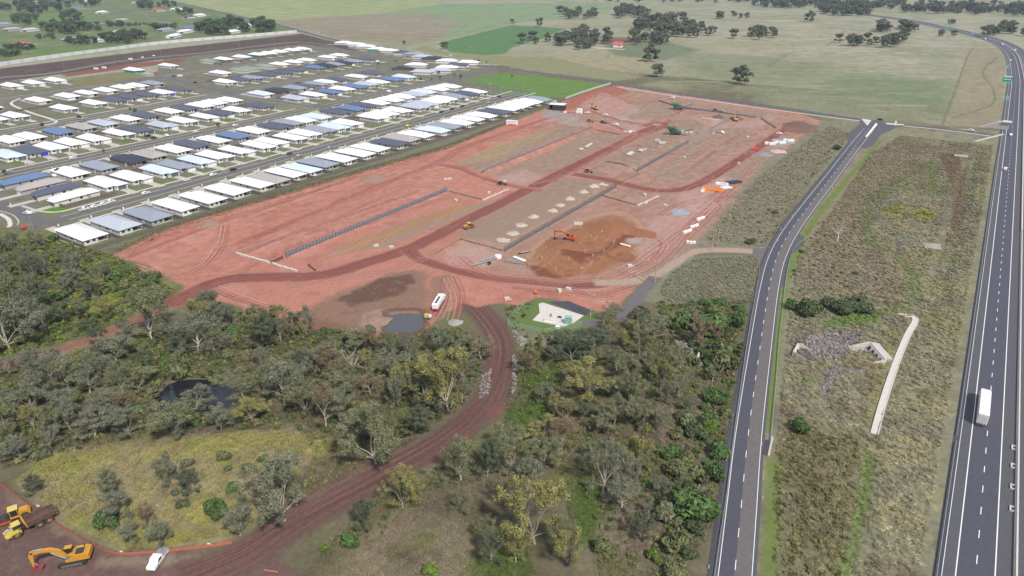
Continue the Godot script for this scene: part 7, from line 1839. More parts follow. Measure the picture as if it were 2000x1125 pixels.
# ---------------------------------------------------------------- highway furniture
func build_highway_things():
	var o := thing("delivery_truck", "white box truck heading away in the highway's left lane", "truck", Vector3(20.4, 0.07, -216.5), PI / 2)
	# nose at +x, that is up the road
	part("cargo_box", bx(Vector3(-1.2, 2.55, 0), Vector3(14.6, 3.1, 2.55)), "car_white", o)
	part("wind_deflector", pr("6.2,2.9 8.2,2.9 7.9,3.5 6.4,4.05", -1.15, 1.15), "car_white", o)
	part("cab", pr("6.2,0.7 8.9,0.7 8.95,1.8 8.4,2.9 6.2,2.95", -1.22, 1.22), "car_white", o)
	part("windscreen", pr("8.45,1.85 8.98,1.8 8.42,2.85 8.2,2.8", -1.1, 1.1), "glass_dark", o)
	part("chassis", bx(Vector3(-0.5, 0.85, 0), Vector3(15, 0.3, 1.0)), "steel_dark", o)
	part("rear_frame", bx(Vector3(-8.53, 2.55, 0), Vector3(0.08, 3.16, 2.6)), "concrete_pale", o)
	for s in [-1, 1]:
		var d := part("rear_door", bx(Vector3(-8.59, 2.6, s * 0.62), Vector3(0.06, 2.8, 1.18)), "car_white", o)
		part("lock_bar", bx(Vector3(-8.65, 2.5, s * 0.35), Vector3(0.06, 2.6, 0.06)), "machine_grey", d)
		part("lock_bar", bx(Vector3(-8.65, 2.5, s * 0.85), Vector3(0.06, 2.6, 0.06)), "machine_grey", d)
		part("tail_light", bx(Vector3(-8.6, 0.85, s * 0.95), Vector3(0.06, 0.14, 0.3)), "lamp_red", o)
		part("skirt", bx(Vector3(-0.5, 0.85, s * 1.2), Vector3(5.0, 0.5, 0.06)), "plastic_white", o)
		for x in [7.4, 4.9, 3.6, -5.2, -6.5]:
			wheel(o, Vector3(x, 0.5, s * 1.02), 0.5, 0.42)
	part("door_seam", bx(Vector3(-8.6, 2.6, 0), Vector3(0.08, 2.8, 0.05)), "machine_grey", o)
	part("bumper", bx(Vector3(-8.5, 0.62, 0), Vector3(0.2, 0.22, 2.4)), "machine_grey", o)
	# median barrier in short lengths
	var b := thing("median_barrier", "long pale steel median barrier on the highway's right", "barrier")
	var line := smooth(P("29.3,20 29.3,-400"), 5.0)
	for i in line.size() - 1:
		var st := S()
		prism(st, P("-0.42,0 0.42,0 0.42,0.12 0.2,0.3 0.14,0.95 -0.14,0.95 -0.2,0.3 -0.42,0.12"), 0, line[i].distance_to(line[i + 1]) - 0.03)
		part("segment", st, "concrete_pale", b, V(line[i + 1], 0.05))
	var farl := smooth(P("29.3,-400 29.2,-800 28.6,-960 22,-1161 11,-1270 -7,-1361 -39,-1450"), 12)
	part("far_length", strip_box(farl, -0.3, 0.3, 0.0, 0.95), "concrete_pale", b)
	for y in [875, 917, 955, 998]:
		pass
	var k := 0
	for p in P("28.0,-201.8 28.1,-192.8 28.2,-183.3 28.3,-174.1"):
		k += 1
		var a := thing("barrier_cover", "white loop-shaped cover at the foot of the median barrier, %s from the truck" % nth(k), "cover", Vector3(28.5, 0.06, p.y), 0.0, "barrier foot covers")
		part("side_plate", bx(Vector3(-0.55, 0.2, 0), Vector3(0.3, 0.4, 2.0)), "concrete_pale", a)
		part("end_plate", bx(Vector3(-0.1, 0.2, 0.85), Vector3(0.6, 0.4, 0.3)), "concrete_pale", a)
		part("end_plate", bx(Vector3(-0.1, 0.2, -0.85), Vector3(0.6, 0.4, 0.3)), "concrete_pale", a)
	# guard rail on the left shoulder
	for e in [["32", "22.2,20 22.2,-196", "steel guard rail along the highway's left shoulder, below the truck's rear"], ["x", "22.2,-199 22.2,-560", "steel guard rail along the highway's left shoulder, above the truck"]]:
		var g := thing("guard_rail", e[2], "guard rail")
		var l := smooth(P(e[1]), 4.0)
		for i in l.size() - 1:
			part("post", bx(V(l[i], 0.4) + Vector3(-7.1, 0, 0), Vector3(0.14, 0.9, 0.14)), "galvanised", g)
			part("rail", bx(V((l[i] + l[i + 1]) * 0.5, 0.68) + Vector3(-7.0, 0, 0), Vector3(0.09, 0.3, l[i].distance_to(l[i + 1]) - 0.02)), "galvanised", g)
	for e in [["-63.0,-285.8 -57.1,-259.3 -49.7,-224.9 -41.7,-189.8 -35.9,-164.9 -30.5,-142.7 -26.6,-125.2 -24.0,-114.0", "low pale guard rail down the left edge of the two-lane road"], ["-54.7,-331.9 -56.1,-320.2 -55.4,-307.0 -51.4,-283.4 -46.3,-258.3 -40.2,-228.9 -34.1,-201.7 -28.7,-176.7 -27.0,-168.9", "low pale guard rail down the right edge of the two-lane road"]]:
		var g := thing("guard_rail", e[1], "guard rail")
		var l := smooth(P(e[0]), 4.0)
		for i in l.size() - 1:
			var ga := G(l[i].x, l[i].y, 0.65)
			var gb := G(l[i + 1].x, l[i + 1].y, 0.65)
			part("post", bx(ga + Vector3(0, -0.25, 0), Vector3(0.12, 0.85, 0.12)), "galvanised", g)
			part("rail", bx(Vector3.ZERO, Vector3(ga.distance_to(gb), 0.3, 0.1), Transform3D(Basis(Vector3.UP, -(l[i + 1] - l[i]).angle()), (ga + gb) * 0.5)), "galvanised", g)
	# green direction sign and smaller signs
	sign_board("large green and white road direction sign beside the highway", G(13.3,-878.8), 8.0, 6.4, 4.5, "sign_green", true)
	sign_board("large green sign far off where the highway bends", G(-87.8,-1531.6), 8.0, 6.0, 2.0, "sign_green", true)
	sign_board("small blue road sign on the shoulder above the big green sign", G(12.1,-1015.6), 3.0, 3.0, 2.2, "sign_blue", false)
	sign_board("small blue road sign on the shoulder below the big green sign", G(15.9,-785.7), 3.0, 3.0, 2.2, "sign_blue", false)
	sign_board("blue road sign on the far bend of the highway", G(-43.5,-1444.8), 5.0, 2.6, 2.2, "sign_blue", false)
	var m := thing("marker_sign", "white sign panel at the junction's right island", "sign", G(-53.9,-620.9), 0.2)
	part("panel", bx(Vector3(0, 2.2, 0), Vector3(1.3, 3.4, 0.12)), "plastic_white", m)
	part("post", bx(Vector3(0, 0.9, -0.1), Vector3(0.14, 1.9, 0.14)), "galvanised", m)
	k = 0
	for e in ["-61.7,-463.4", "-61.0,-423.6", "-72.3,-332.4", "-67.7,-337.9", "-68.0,-360.7", "-65.0,-322.0", "-34.5,-154.1", "-29.3,-133.8", "-22.4,-144.6", "-28.6,-165.7", "-26.1,-116.7"]:
		k += 1
		var p := P(e)[0]
		var g := thing("guide_post", "", "guide post", G(p.x, p.y), 0, "guide posts")
		planted.append([g, "white roadside guide post", p])
		part("post", bx(Vector3(0, 0.5, 0), Vector3(0.16, 1.0, 0.1)), "plastic_white", g)
		part("reflector", bx(Vector3(0, 0.82, 0.06), Vector3(0.1, 0.16, 0.03)), "lamp_red", g)
	# underpass face
	var ab := thing("abutment", "pale sloping concrete face under the highway at the underpass", "abutment", V(Vector2(11.6,-655.7), 0), 0)
	part("face", pr("-10,0 8,0 8,5.2 1,5.2", -2.5, 2.5), "concrete", ab)
	part("parapet", bx(Vector3(6, 5.5, 0), Vector3(6, 0.6, 7)), "concrete_pale", ab)
	var st := thing("roadside_blocks", "dark kerbed bay edge beside the two-lane road", "kerb", V(Vector2(-26.4,-166.6), 0), 0.15)
	part("kerb", bx(Vector3(0, 0.12, 0), Vector3(0.5, 0.3, 9)), "concrete", st)
	part("apron", bx(Vector3(-0.9, 0.03, 1), Vector3(1.6, 0.12, 7)), "asphalt_dark", st)

func sign_board(label: String, at: Vector3, w: float, h: float, lift: float, m: String, stripes: bool):
	var s := thing("road_sign", label, "road sign", at, -0.12)
	for x in [-0.35, 0.35]:
		part("post", tb(Vector3(x * w, 0, -0.2), Vector3(x * w, lift + h * 0.9, -0.2), 0.14), "galvanised", s)
	part("board", bx(Vector3(0, lift + h * 0.5, 0), Vector3(w, h, 0.15)), m, s)
	part("border", bx(Vector3(0, lift + h - 0.14, 0.06), Vector3(w, 0.28, 0.13)), "plastic_white", s)
	part("border", bx(Vector3(0, lift + 0.14, 0.06), Vector3(w, 0.28, 0.13)), "plastic_white", s)
	if stripes:
		part("text_band", bx(Vector3(0, lift + h * 0.86, 0.061), Vector3(w * 0.86, h * 0.18, 0.12)), "plastic_white", s)
		part("text_band", bx(Vector3(0.1, lift + h * 0.46, 0.061), Vector3(w * 0.8, h * 0.12, 0.12)), "plastic_white", s)
	else:
		part("text_band", bx(Vector3(0, lift + h * 0.55, 0.061), Vector3(w * 0.6, h * 0.2, 0.12)), "plastic_white", s)

# ---------------------------------------------------------------- drains and culverts
func build_drain():
	var o := thing("lined_drain", "long pale concrete-lined drain running down the grass beside the highway", "drain")
	var l := smooth(P("-5.9,-270.9 -4.4,-272.8 -2.6,-271.1 -2.4,-266.5 -3.2,-257.8 -3.9,-240.5 -4.2,-221.5 -4.2,-203.3 -3.9,-188.5"), 2.4)
	for i in l.size() - 1:
		var a := l[i]
		var b := l[i + 1]
		var s := side(l, i)
		var t := side(l, i + 1)
		var st := S()
		for e in [[-1.05, -0.75, 0.22], [-0.75, 0.75, 0.10], [0.75, 1.05, 0.22]]:
			var b2 := b.lerp(a, 0.012)
			var q := [V(a + s * e[0], H(a.x, a.y)), V(a + s * e[1], H(a.x, a.y)), V(b2 + t * e[1], H(b.x, b.y)), V(b2 + t * e[0], H(b.x, b.y))]
			var u := Vector3(0, e[2], 0)
			var dn := Vector3(0, -0.4, 0)
			quad(st, q[0] + u, q[1] + u, q[2] + u, q[3] + u)
			for j in 4:
				quad(st, q[j] + dn, q[(j + 1) % 4] + dn, q[(j + 1) % 4] + u, q[j] + u)
		part("lining_slab", st, "concrete_pale", o)
	pile("drain_inlet", "pale flat inlet slab at the head of the lined drain", "slab", P("-6.7,-271.8")[0], 0.5, [["slab", "b", Vector3(0, 0.1, 0), Vector3(3.4, 0.3, 1.4), "concrete_pale"], ["lip", "b", Vector3(0, 0.32, 0.6), Vector3(3.4, 0.2, 0.25), "concrete_old"]])
	# four-barrel culvert headwall facing the creek
	var p := P("-11.4,-235.5")[0]
	var c := thing("culvert_headwall", "pale concrete headwall with four round culvert openings", "culvert", G(p.x, p.y, -0.5), 0.55)
	# leaning face towards -x with the four mouths, a sloped back and a floor that fans out
	part("wall", pr("-0.2,-0.4 1.5,2.0 2.0,2.0 2.0,-0.4", -5.6, 5.6), "concrete_pale", c)
	part("apron_slope", pr("2.0,1.98 4.4,1.5 4.4,0.9 2.0,0.6", -5.8, 4.6), "concrete", c)
	var fl := slab(PackedVector2Array([Vector2(-0.3, -5.4), Vector2(-5.6, -6.6), Vector2(-6.4, 4.0), Vector2(-0.3, 5.4)]), -0.5, 0.12)
	part("floor_apron", fl, "concrete_old", c)
	var lean := Vector3(-0.82, 0.58, 0)
	for z in [-3.9, -1.3, 1.3, 3.9]:
		var m := Vector3(0.52, 0.62, z)
		part("pipe_rim", tb(m - lean * 0.2, m + lean * 0.12, 1.0, 1.0, 18), "concrete", c)
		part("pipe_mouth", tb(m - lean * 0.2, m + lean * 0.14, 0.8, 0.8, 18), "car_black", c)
	part("wing_wall", pr("-4.6,0 1.4,0 1.4,2.0 -4.0,0.5", -6.2, -5.7), "concrete_pale", c)
	part("wing_wall", pr("-4.6,0 1.4,0 1.4,2.0 -4.0,0.5", 5.7, 6.2), "concrete_pale", c)
	for e in [["-31.3,-222.3", 0.0, "pale concrete headwall at the left of the riprap basin by the two-lane road"], ["-56.8,-199.6", 0.2, "half-hidden concrete culvert headwall under the bushes left of the two-lane road"]]:
		var q := P(e[0])[0]
		var h := thing("culvert_headwall", e[2], "culvert", G(q.x, q.y, -0.5), e[1])
		part("wall", pr("-2.2,-0.3 -2.2,2.2 -1.7,2.2 -1.1,-0.3", -3.4, 3.4), "concrete_pale", h)
		part("floor_apron", bx(Vector3(0.6, 0.15, 0), Vector3(4.0, 0.3, 7)), "concrete_old", h)
		part("wing_wall", pr("-1.4,0 2.4,0 2.2,0.7 -1.4,2.3", -3.7, -3.4), "concrete_pale", h)
		part("wing_wall", pr("-1.4,0 2.4,0 2.2,0.7 -1.4,2.3", 3.4, 3.7), "concrete_old", h)
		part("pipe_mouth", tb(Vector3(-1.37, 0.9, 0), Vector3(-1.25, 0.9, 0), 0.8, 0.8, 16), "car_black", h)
	var sl := thing("spillway_slab", "pale concrete spillway slab at the foot of the rocky swale", "slab", G(-4.7,-354.2), 0.2)
	part("slab", bx(Vector3(0, 0.1, 0), Vector3(6.4, 0.5, 7.0)), "concrete_old", sl)
	part("lip", bx(Vector3(3.2, 0.3, 0), Vector3(0.3, 0.5, 7.0)), "concrete_pale", sl)
	var s2 := thing("spillway_slab", "small pale concrete headwall in the far swale by the back road", "slab", G(-4.7,-543.1), 0.1)
	part("slab", bx(Vector3(0, 0.3, 0), Vector3(8, 0.8, 4)), "concrete_old", s2)
	part("lip", bx(Vector3(0, 0.7, -2), Vector3(8, 0.5, 0.4)), "concrete_pale", s2)
	# eight-sided wire fence round the two basins
	var f := thing("basin_fence", "pale low fence in a long octagon round two planted basins", "fence")
	var ring := P("-31.4,-386.7 -31.5,-410.2 -22.1,-424.7 -11.2,-426.7 -4.0,-421.2 -4.3,-400.9 -7.8,-383.5 -15.9,-379.8 -23.2,-383.8 -31.4,-386.7")
	var rl := smooth(ring, 3.5)
	for i in rl.size() - 1:
		var a := rl[i]
		var b := rl[i + 1]
		part("post", bx(G(a.x, a.y, 0.7), Vector3(0.12, 1.5, 0.12)), "galvanised", f)
		for y in [0.35, 0.8, 1.25]:
			part("rail", tb(G(a.x, a.y, y), G(b.x, b.y, y), 0.05, 0.05, 4), "gravel_blue", f)
	# riprap
	var rockm := done(rock_mesh())
	var areas := [["-32.8,-236.0 -28.4,-243.4 -16.3,-251.4 -16.4,-246.9 -20.7,-229.4 -19.9,-225.2 -27.0,-221.2 -31.2,-226.5", 900, 0.55], ["-19.8,-221.4 -18.2,-221.0 -19.6,-207.8 -20.1,-200.1 -21.1,-200.7 -20.8,-212.3", 220, 0.5], ["-19.7,-364.7 -9.4,-359.5 -7.1,-353.3 -10.3,-347.6 -19.3,-352.9", 160, 0.55], ["-69.5,-207.5 -63.2,-210.3 -59.1,-200.1 -61.7,-196.8 -65.5,-199.8", 260, 0.6], ["-120.9,-182.3 -118.1,-182.7 -111.6,-178.4 -105.4,-173.4 -106.4,-171.9 -113.4,-175.5", 200, 0.5], ["-111.6,-169.3 -108.6,-167.4 -98.9,-152.0 -98.4,-149.0", 160, 0.5], ["-112.0,-152.0 -112.0,-157.5 -104.3,-145.2 -105.2,-141.3", 120, 0.5], ["-22.9,-216.4 -12.0,-224.3 -11.6,-221.6 -22.0,-214.0", 200, 0.4]]
	var xf := []
	for e in areas:
		var a := P(e[0])
		var r := Rect2(a[0], Vector2.ZERO)
		for q in a:
			r = r.expand(q)
		var n := 0
		var tries := 0
		while n < e[1] and tries < 20000:
			tries += 1
			var q := r.position + Vector2(rng.randf(), rng.randf()) * r.size
			if Geometry2D.is_point_in_polygon(q, a):
				n += 1
				var s: float = e[2] * rng.randf_range(0.5, 1.3)
				xf.append([Transform3D(Basis.from_euler(Vector3(rng.randf() * 6, rng.randf() * 6, rng.randf() * 6)).scaled(Vector3(s, s * 0.8, s)), G(q.x, q.y, s * 0.15)), Color.WHITE * rng.randf_range(0.6, 1.5)])
	mass("riprap_rocks", rockm, "rock_tint", xf, "grey rubble rocks lining the culvert basins and swales", "rocks")

func rock_mesh() -> SurfaceTool:
	var st := S()
	var ico := [Vector3(0, 1, 0), Vector3(0.9, 0.3, 0), Vector3(0.3, 0.35, 0.85), Vector3(-0.75, 0.2, 0.6), Vector3(-0.7, 0.3, -0.5), Vector3(0.25, 0.25, -0.9), Vector3(0.1, -0.6, 0)]
	for i in 5:
		tri(st, ico[0], ico[1 + (i + 1) % 5], ico[1 + i])
		tri(st, ico[6], ico[1 + i], ico[1 + (i + 1) % 5])
	return st

func mass(called: String, mesh: Mesh, material, list: Array, label: String, category: String):
	var mm := MultiMesh.new()
	mm.transform_format = MultiMesh.TRANSFORM_3D
	mm.use_colors = true
	mm.mesh = mesh
	mm.instance_count = list.size()
	for i in list.size():
		mm.set_instance_transform(i, list[i][0])
		mm.set_instance_color(i, list[i][1])
	var o := MultiMeshInstance3D.new()
	o.name = numbered(called)
	o.multimesh = mm
	if material is String and not M.has(material):
		var m = mat(material, 0.2, 0.185, 0.175, 0.9)
		m.vertex_color_use_as_albedo = true
	o.material_override = M[material] if material is String else material
	add_child(o)
	o.set_meta("kind", "stuff")
	o.set_meta("label", label)

# ---------------------------------------------------------------- trees and plants
var crowns := {}

func limb(st: SurfaceTool, a: Vector3, d: Vector3, l: float, r: float, depth: int, tips: Array, r2: RandomNumberGenerator, spread: float):
	# a wandering branch that forks; tips collect where leaves grow
	var n := 3
	var p := a
	var dir := d
	for i in n:
		dir = (dir + Vector3(r2.randf_range(-1, 1), r2.randf_range(-0.5, 0.8), r2.randf_range(-1, 1)) * 0.28).normalized()
		var q := p + dir * l / n
		tube(st, p, q, r * (1.0 - 0.22 * i), r * (1.0 - 0.22 * (i + 1)), 5 if depth > 1 else 4, false)
		p = q
		if depth <= 1 and i > 0:
			tips.append(p)
	if depth == 0:
		return
	var k := 2 + (1 if r2.randf() < 0.55 else 0)
	var turn := r2.randf() * TAU
	for i in k:
		var a2 := turn + TAU * i / k
		var side_ := dir.cross(Vector3(0.3, 0.1, 1).normalized()).normalized()
		var other := dir.cross(side_)
		var nd := (dir + (side_ * cos(a2) + other * sin(a2)) * spread * r2.randf_range(0.6, 1.2) + Vector3(0, 0.12, 0)).normalized()
		limb(st, p, nd, l * r2.randf_range(0.62, 0.85), r * 0.42, depth - 1, tips, r2, spread)

func leaves(v: PackedVector3Array, nn: PackedVector3Array, cc: PackedColorArray, c: Vector3, r: Vector3, count: int, size: float, base: Color, r2: RandomNumberGenerator):
	for i in count:
		var d := Vector3(r2.randfn(), r2.randfn(), r2.randfn()).normalized()
		if d.y < -0.2 and r2.randf() < 0.6:
			d.y = -d.y
		var q := c + d * r * pow(r2.randf(), 0.45)
		var nrm := (d * 0.7 + Vector3(r2.randf_range(-1, 1), r2.randf_range(-0.2, 1.1), r2.randf_range(-1, 1)) * 0.8).normalized()
		var u := nrm.cross(Vector3(r2.randf_range(-1, 1), r2.randf_range(-1, 1), r2.randf_range(-1, 1)).normalized()).normalized()
		var w := nrm.cross(u)
		var s := size * r2.randf_range(0.55, 1.35)
		var k := r2.randf_range(0.72, 1.3)
		var col := Color(base.r * k * r2.randf_range(0.92, 1.1), base.g * k, base.b * k * r2.randf_range(0.85, 1.15))
		var a := q - u * s
		var b := q + w * s * 0.5 + nrm * s * 0.15
		var e := q + u * s
		var f := q - w * s * 0.5 + nrm * s * 0.15
		for x in ([a, b, e, a, e, f] if (e - a).cross(b - a).dot(nrm) > 0 else [a, e, b, a, f, e]):
			v.append(x)
			nn.append(nrm)
			cc.append(col)

func leaf_mesh(v, nn, cc) -> ArrayMesh:
	var arr := []
	arr.resize(Mesh.ARRAY_MAX)
	arr[Mesh.ARRAY_VERTEX] = v
	arr[Mesh.ARRAY_NORMAL] = nn
	arr[Mesh.ARRAY_COLOR] = cc
	var m := ArrayMesh.new()
	m.add_surface_from_arrays(Mesh.PRIMITIVE_TRIANGLES, arr)
	return m

func gum_shape(key: String, seed_: int, h: float, w: float, bole: float, density: float, spread: float, size: float) -> Array:
	# [wood, crown] of a tree h tall and w wide
	if crowns.has(key):
		return crowns[key]
	var r2 := RandomNumberGenerator.new()
	r2.seed = seed_
	var st := SurfaceTool.new()
	st.begin(Mesh.PRIMITIVE_TRIANGLES)
	var tips := []
	var top := Vector3(r2.randf_range(-0.8, 0.8), h * bole, r2.randf_range(-0.8, 0.8))
	var mid := top * 0.5 + Vector3(r2.randf_range(-0.3, 0.3), 0, r2.randf_range(-0.3, 0.3))
	tube(st, Vector3(0, -0.6, 0), mid, h * 0.030, h * 0.024, 7, false)
	tube(st, mid, top, h * 0.024, h * 0.020, 7, false)
	var k := 4
	var t0 := r2.randf() * TAU
	for i in k:
		var a := t0 + TAU * i / k + r2.randf_range(-0.4, 0.4)
		var out := spread * r2.randf_range(0.5, 1.15)
		limb(st, top, Vector3(cos(a) * out, 1.0, sin(a) * out).normalized(), h * (1.0 - bole) * 0.46, h * 0.014, 2, tips, r2, spread)
	limb(st, top, Vector3(r2.randf_range(-0.2, 0.2), 1, r2.randf_range(-0.2, 0.2)).normalized(), h * (1.0 - bole) * 0.5, h * 0.015, 2, tips, r2, spread * 0.8)
	if density > 0:
		for i in 3:
			var a := t0 + 1.0 + TAU * i / 3
			limb(st, top * 0.8, Vector3(cos(a), 0.45, sin(a)).normalized(), h * (1.0 - bole) * 0.34, h * 0.011, 1, tips, r2, spread)
	var wood := done(st)
	var v := PackedVector3Array(); var nn := PackedVector3Array(); var cc := PackedColorArray()
	var rr := w * 0.112
	for t in tips:
		if r2.randf() < 0.12:
			continue
		var tone := r2.randf_range(0.75, 1.3)
		var base := Color(0.315, 0.335, 0.225) * tone
		var q: Vector3 = t
		leaves(v, nn, cc, q, Vector3(rr, rr * 0.85, rr) * r2.randf_range(0.75, 1.3), int(density), size, base, r2)
	# how tall and wide it came out, so that a planter can ask for metres
	var far_out := []
	var high := 0.0
	for t in tips:
		far_out.append(Vector2(t.x, t.z).length())
		high = maxf(high, t.y)
	far_out.sort()
	var wide: float = far_out[int(far_out.size() * 0.85)] * 2.0 + rr * 1.3
	crowns[key] = [wood, leaf_mesh(v, nn, cc) if density > 0 else null, 1.0 / (high + rr * 0.6), 1.0 / wide]
	return crowns[key]

func bush_shape(key: String, seed_: int, n: int, size: float, tall: float) -> ArrayMesh:
	if crowns.has(key):
		return crowns[key]
	var r2 := RandomNumberGenerator.new()
	r2.seed = seed_
	var v := PackedVector3Array(); var nn := PackedVector3Array(); var cc := PackedColorArray()
	for i in 9:
		var a := r2.randf() * TAU
		var r := r2.randf_range(0.0, 0.62)
		var c := Vector3(cos(a) * r, tall * r2.randf_range(0.32, 0.72) * (1.0 - r * 0.45), sin(a) * r)
		leaves(v, nn, cc, c, Vector3(0.42, 0.34 * tall, 0.42) * r2.randf_range(0.7, 1.15), n / 9, size, Color(0.24, 0.27, 0.15) * r2.randf_range(0.75, 1.3), r2)
	crowns[key] = leaf_mesh(v, nn, cc)
	return crowns[key]

var landmarks := []
var planted := []

func plant(called: String, wood, crown, at: Vector3, scale_: Vector3, turn: float, leaf: String, bark: String, look: String, category: String, group: String):
	var o := Node3D.new()
	o.name = numbered(called)
	add_child(o)
	o.position = at
	o.rotation.y = turn
	o.scale = scale_
	if wood:
		part("trunk", wood, bark, o)
	if crown:
		part("crown", crown, leaf, o)
	o.set_meta("category", category)
	o.set_meta("group", group)
	planted.append([o, look, Vector2(at.x, at.z)])

func name_plants():
	# which landmark each stands nearest to, and its place in order of distance among those of its look
	var by := {}
	for e in planted:
		var best = landmarks[0]
		for l in landmarks:
			if e[2].distance_squared_to(l[1]) < e[2].distance_squared_to(best[1]):
				best = l
		var key: String = e[1] + "|" + best[0]
		if not by.has(key):
			by[key] = []
		by[key].append([e[2].distance_to(best[1]), e[0]])
	for key in by:
		var list: Array = by[key]
		list.sort_custom(func(a, b): return a[0] < b[0])
		var two: PackedStringArray = key.split("|")
		for i in list.size():
			list[i][1].set_meta("label", "%s, %s nearest the %s" % [two[0], nth(i + 1), two[1]] if list.size() > 1 else "%s nearest the %s" % [two[0], two[1]])

var gums := []
func gum(i: int) -> Array:
	var g = gums[i % gums.size()]
	return gum_shape("gum%d" % (i % gums.size()), g[0], 14.0, 11.0, g[1], g[2], g[3], g[4])

const LOOK := {"leaf_far": "hazy gum tree", "leaf_olive": "olive gum tree", "leaf_grey": "grey-green gum tree", "leaf_yellow": "yellow-green gum tree", "leaf_green": "fresh green tree", "leaf_bright": "bright lime-green tree", "leaf_dark": "dark green tree", "leaf_brown": "brownish thin-crowned gum tree"}

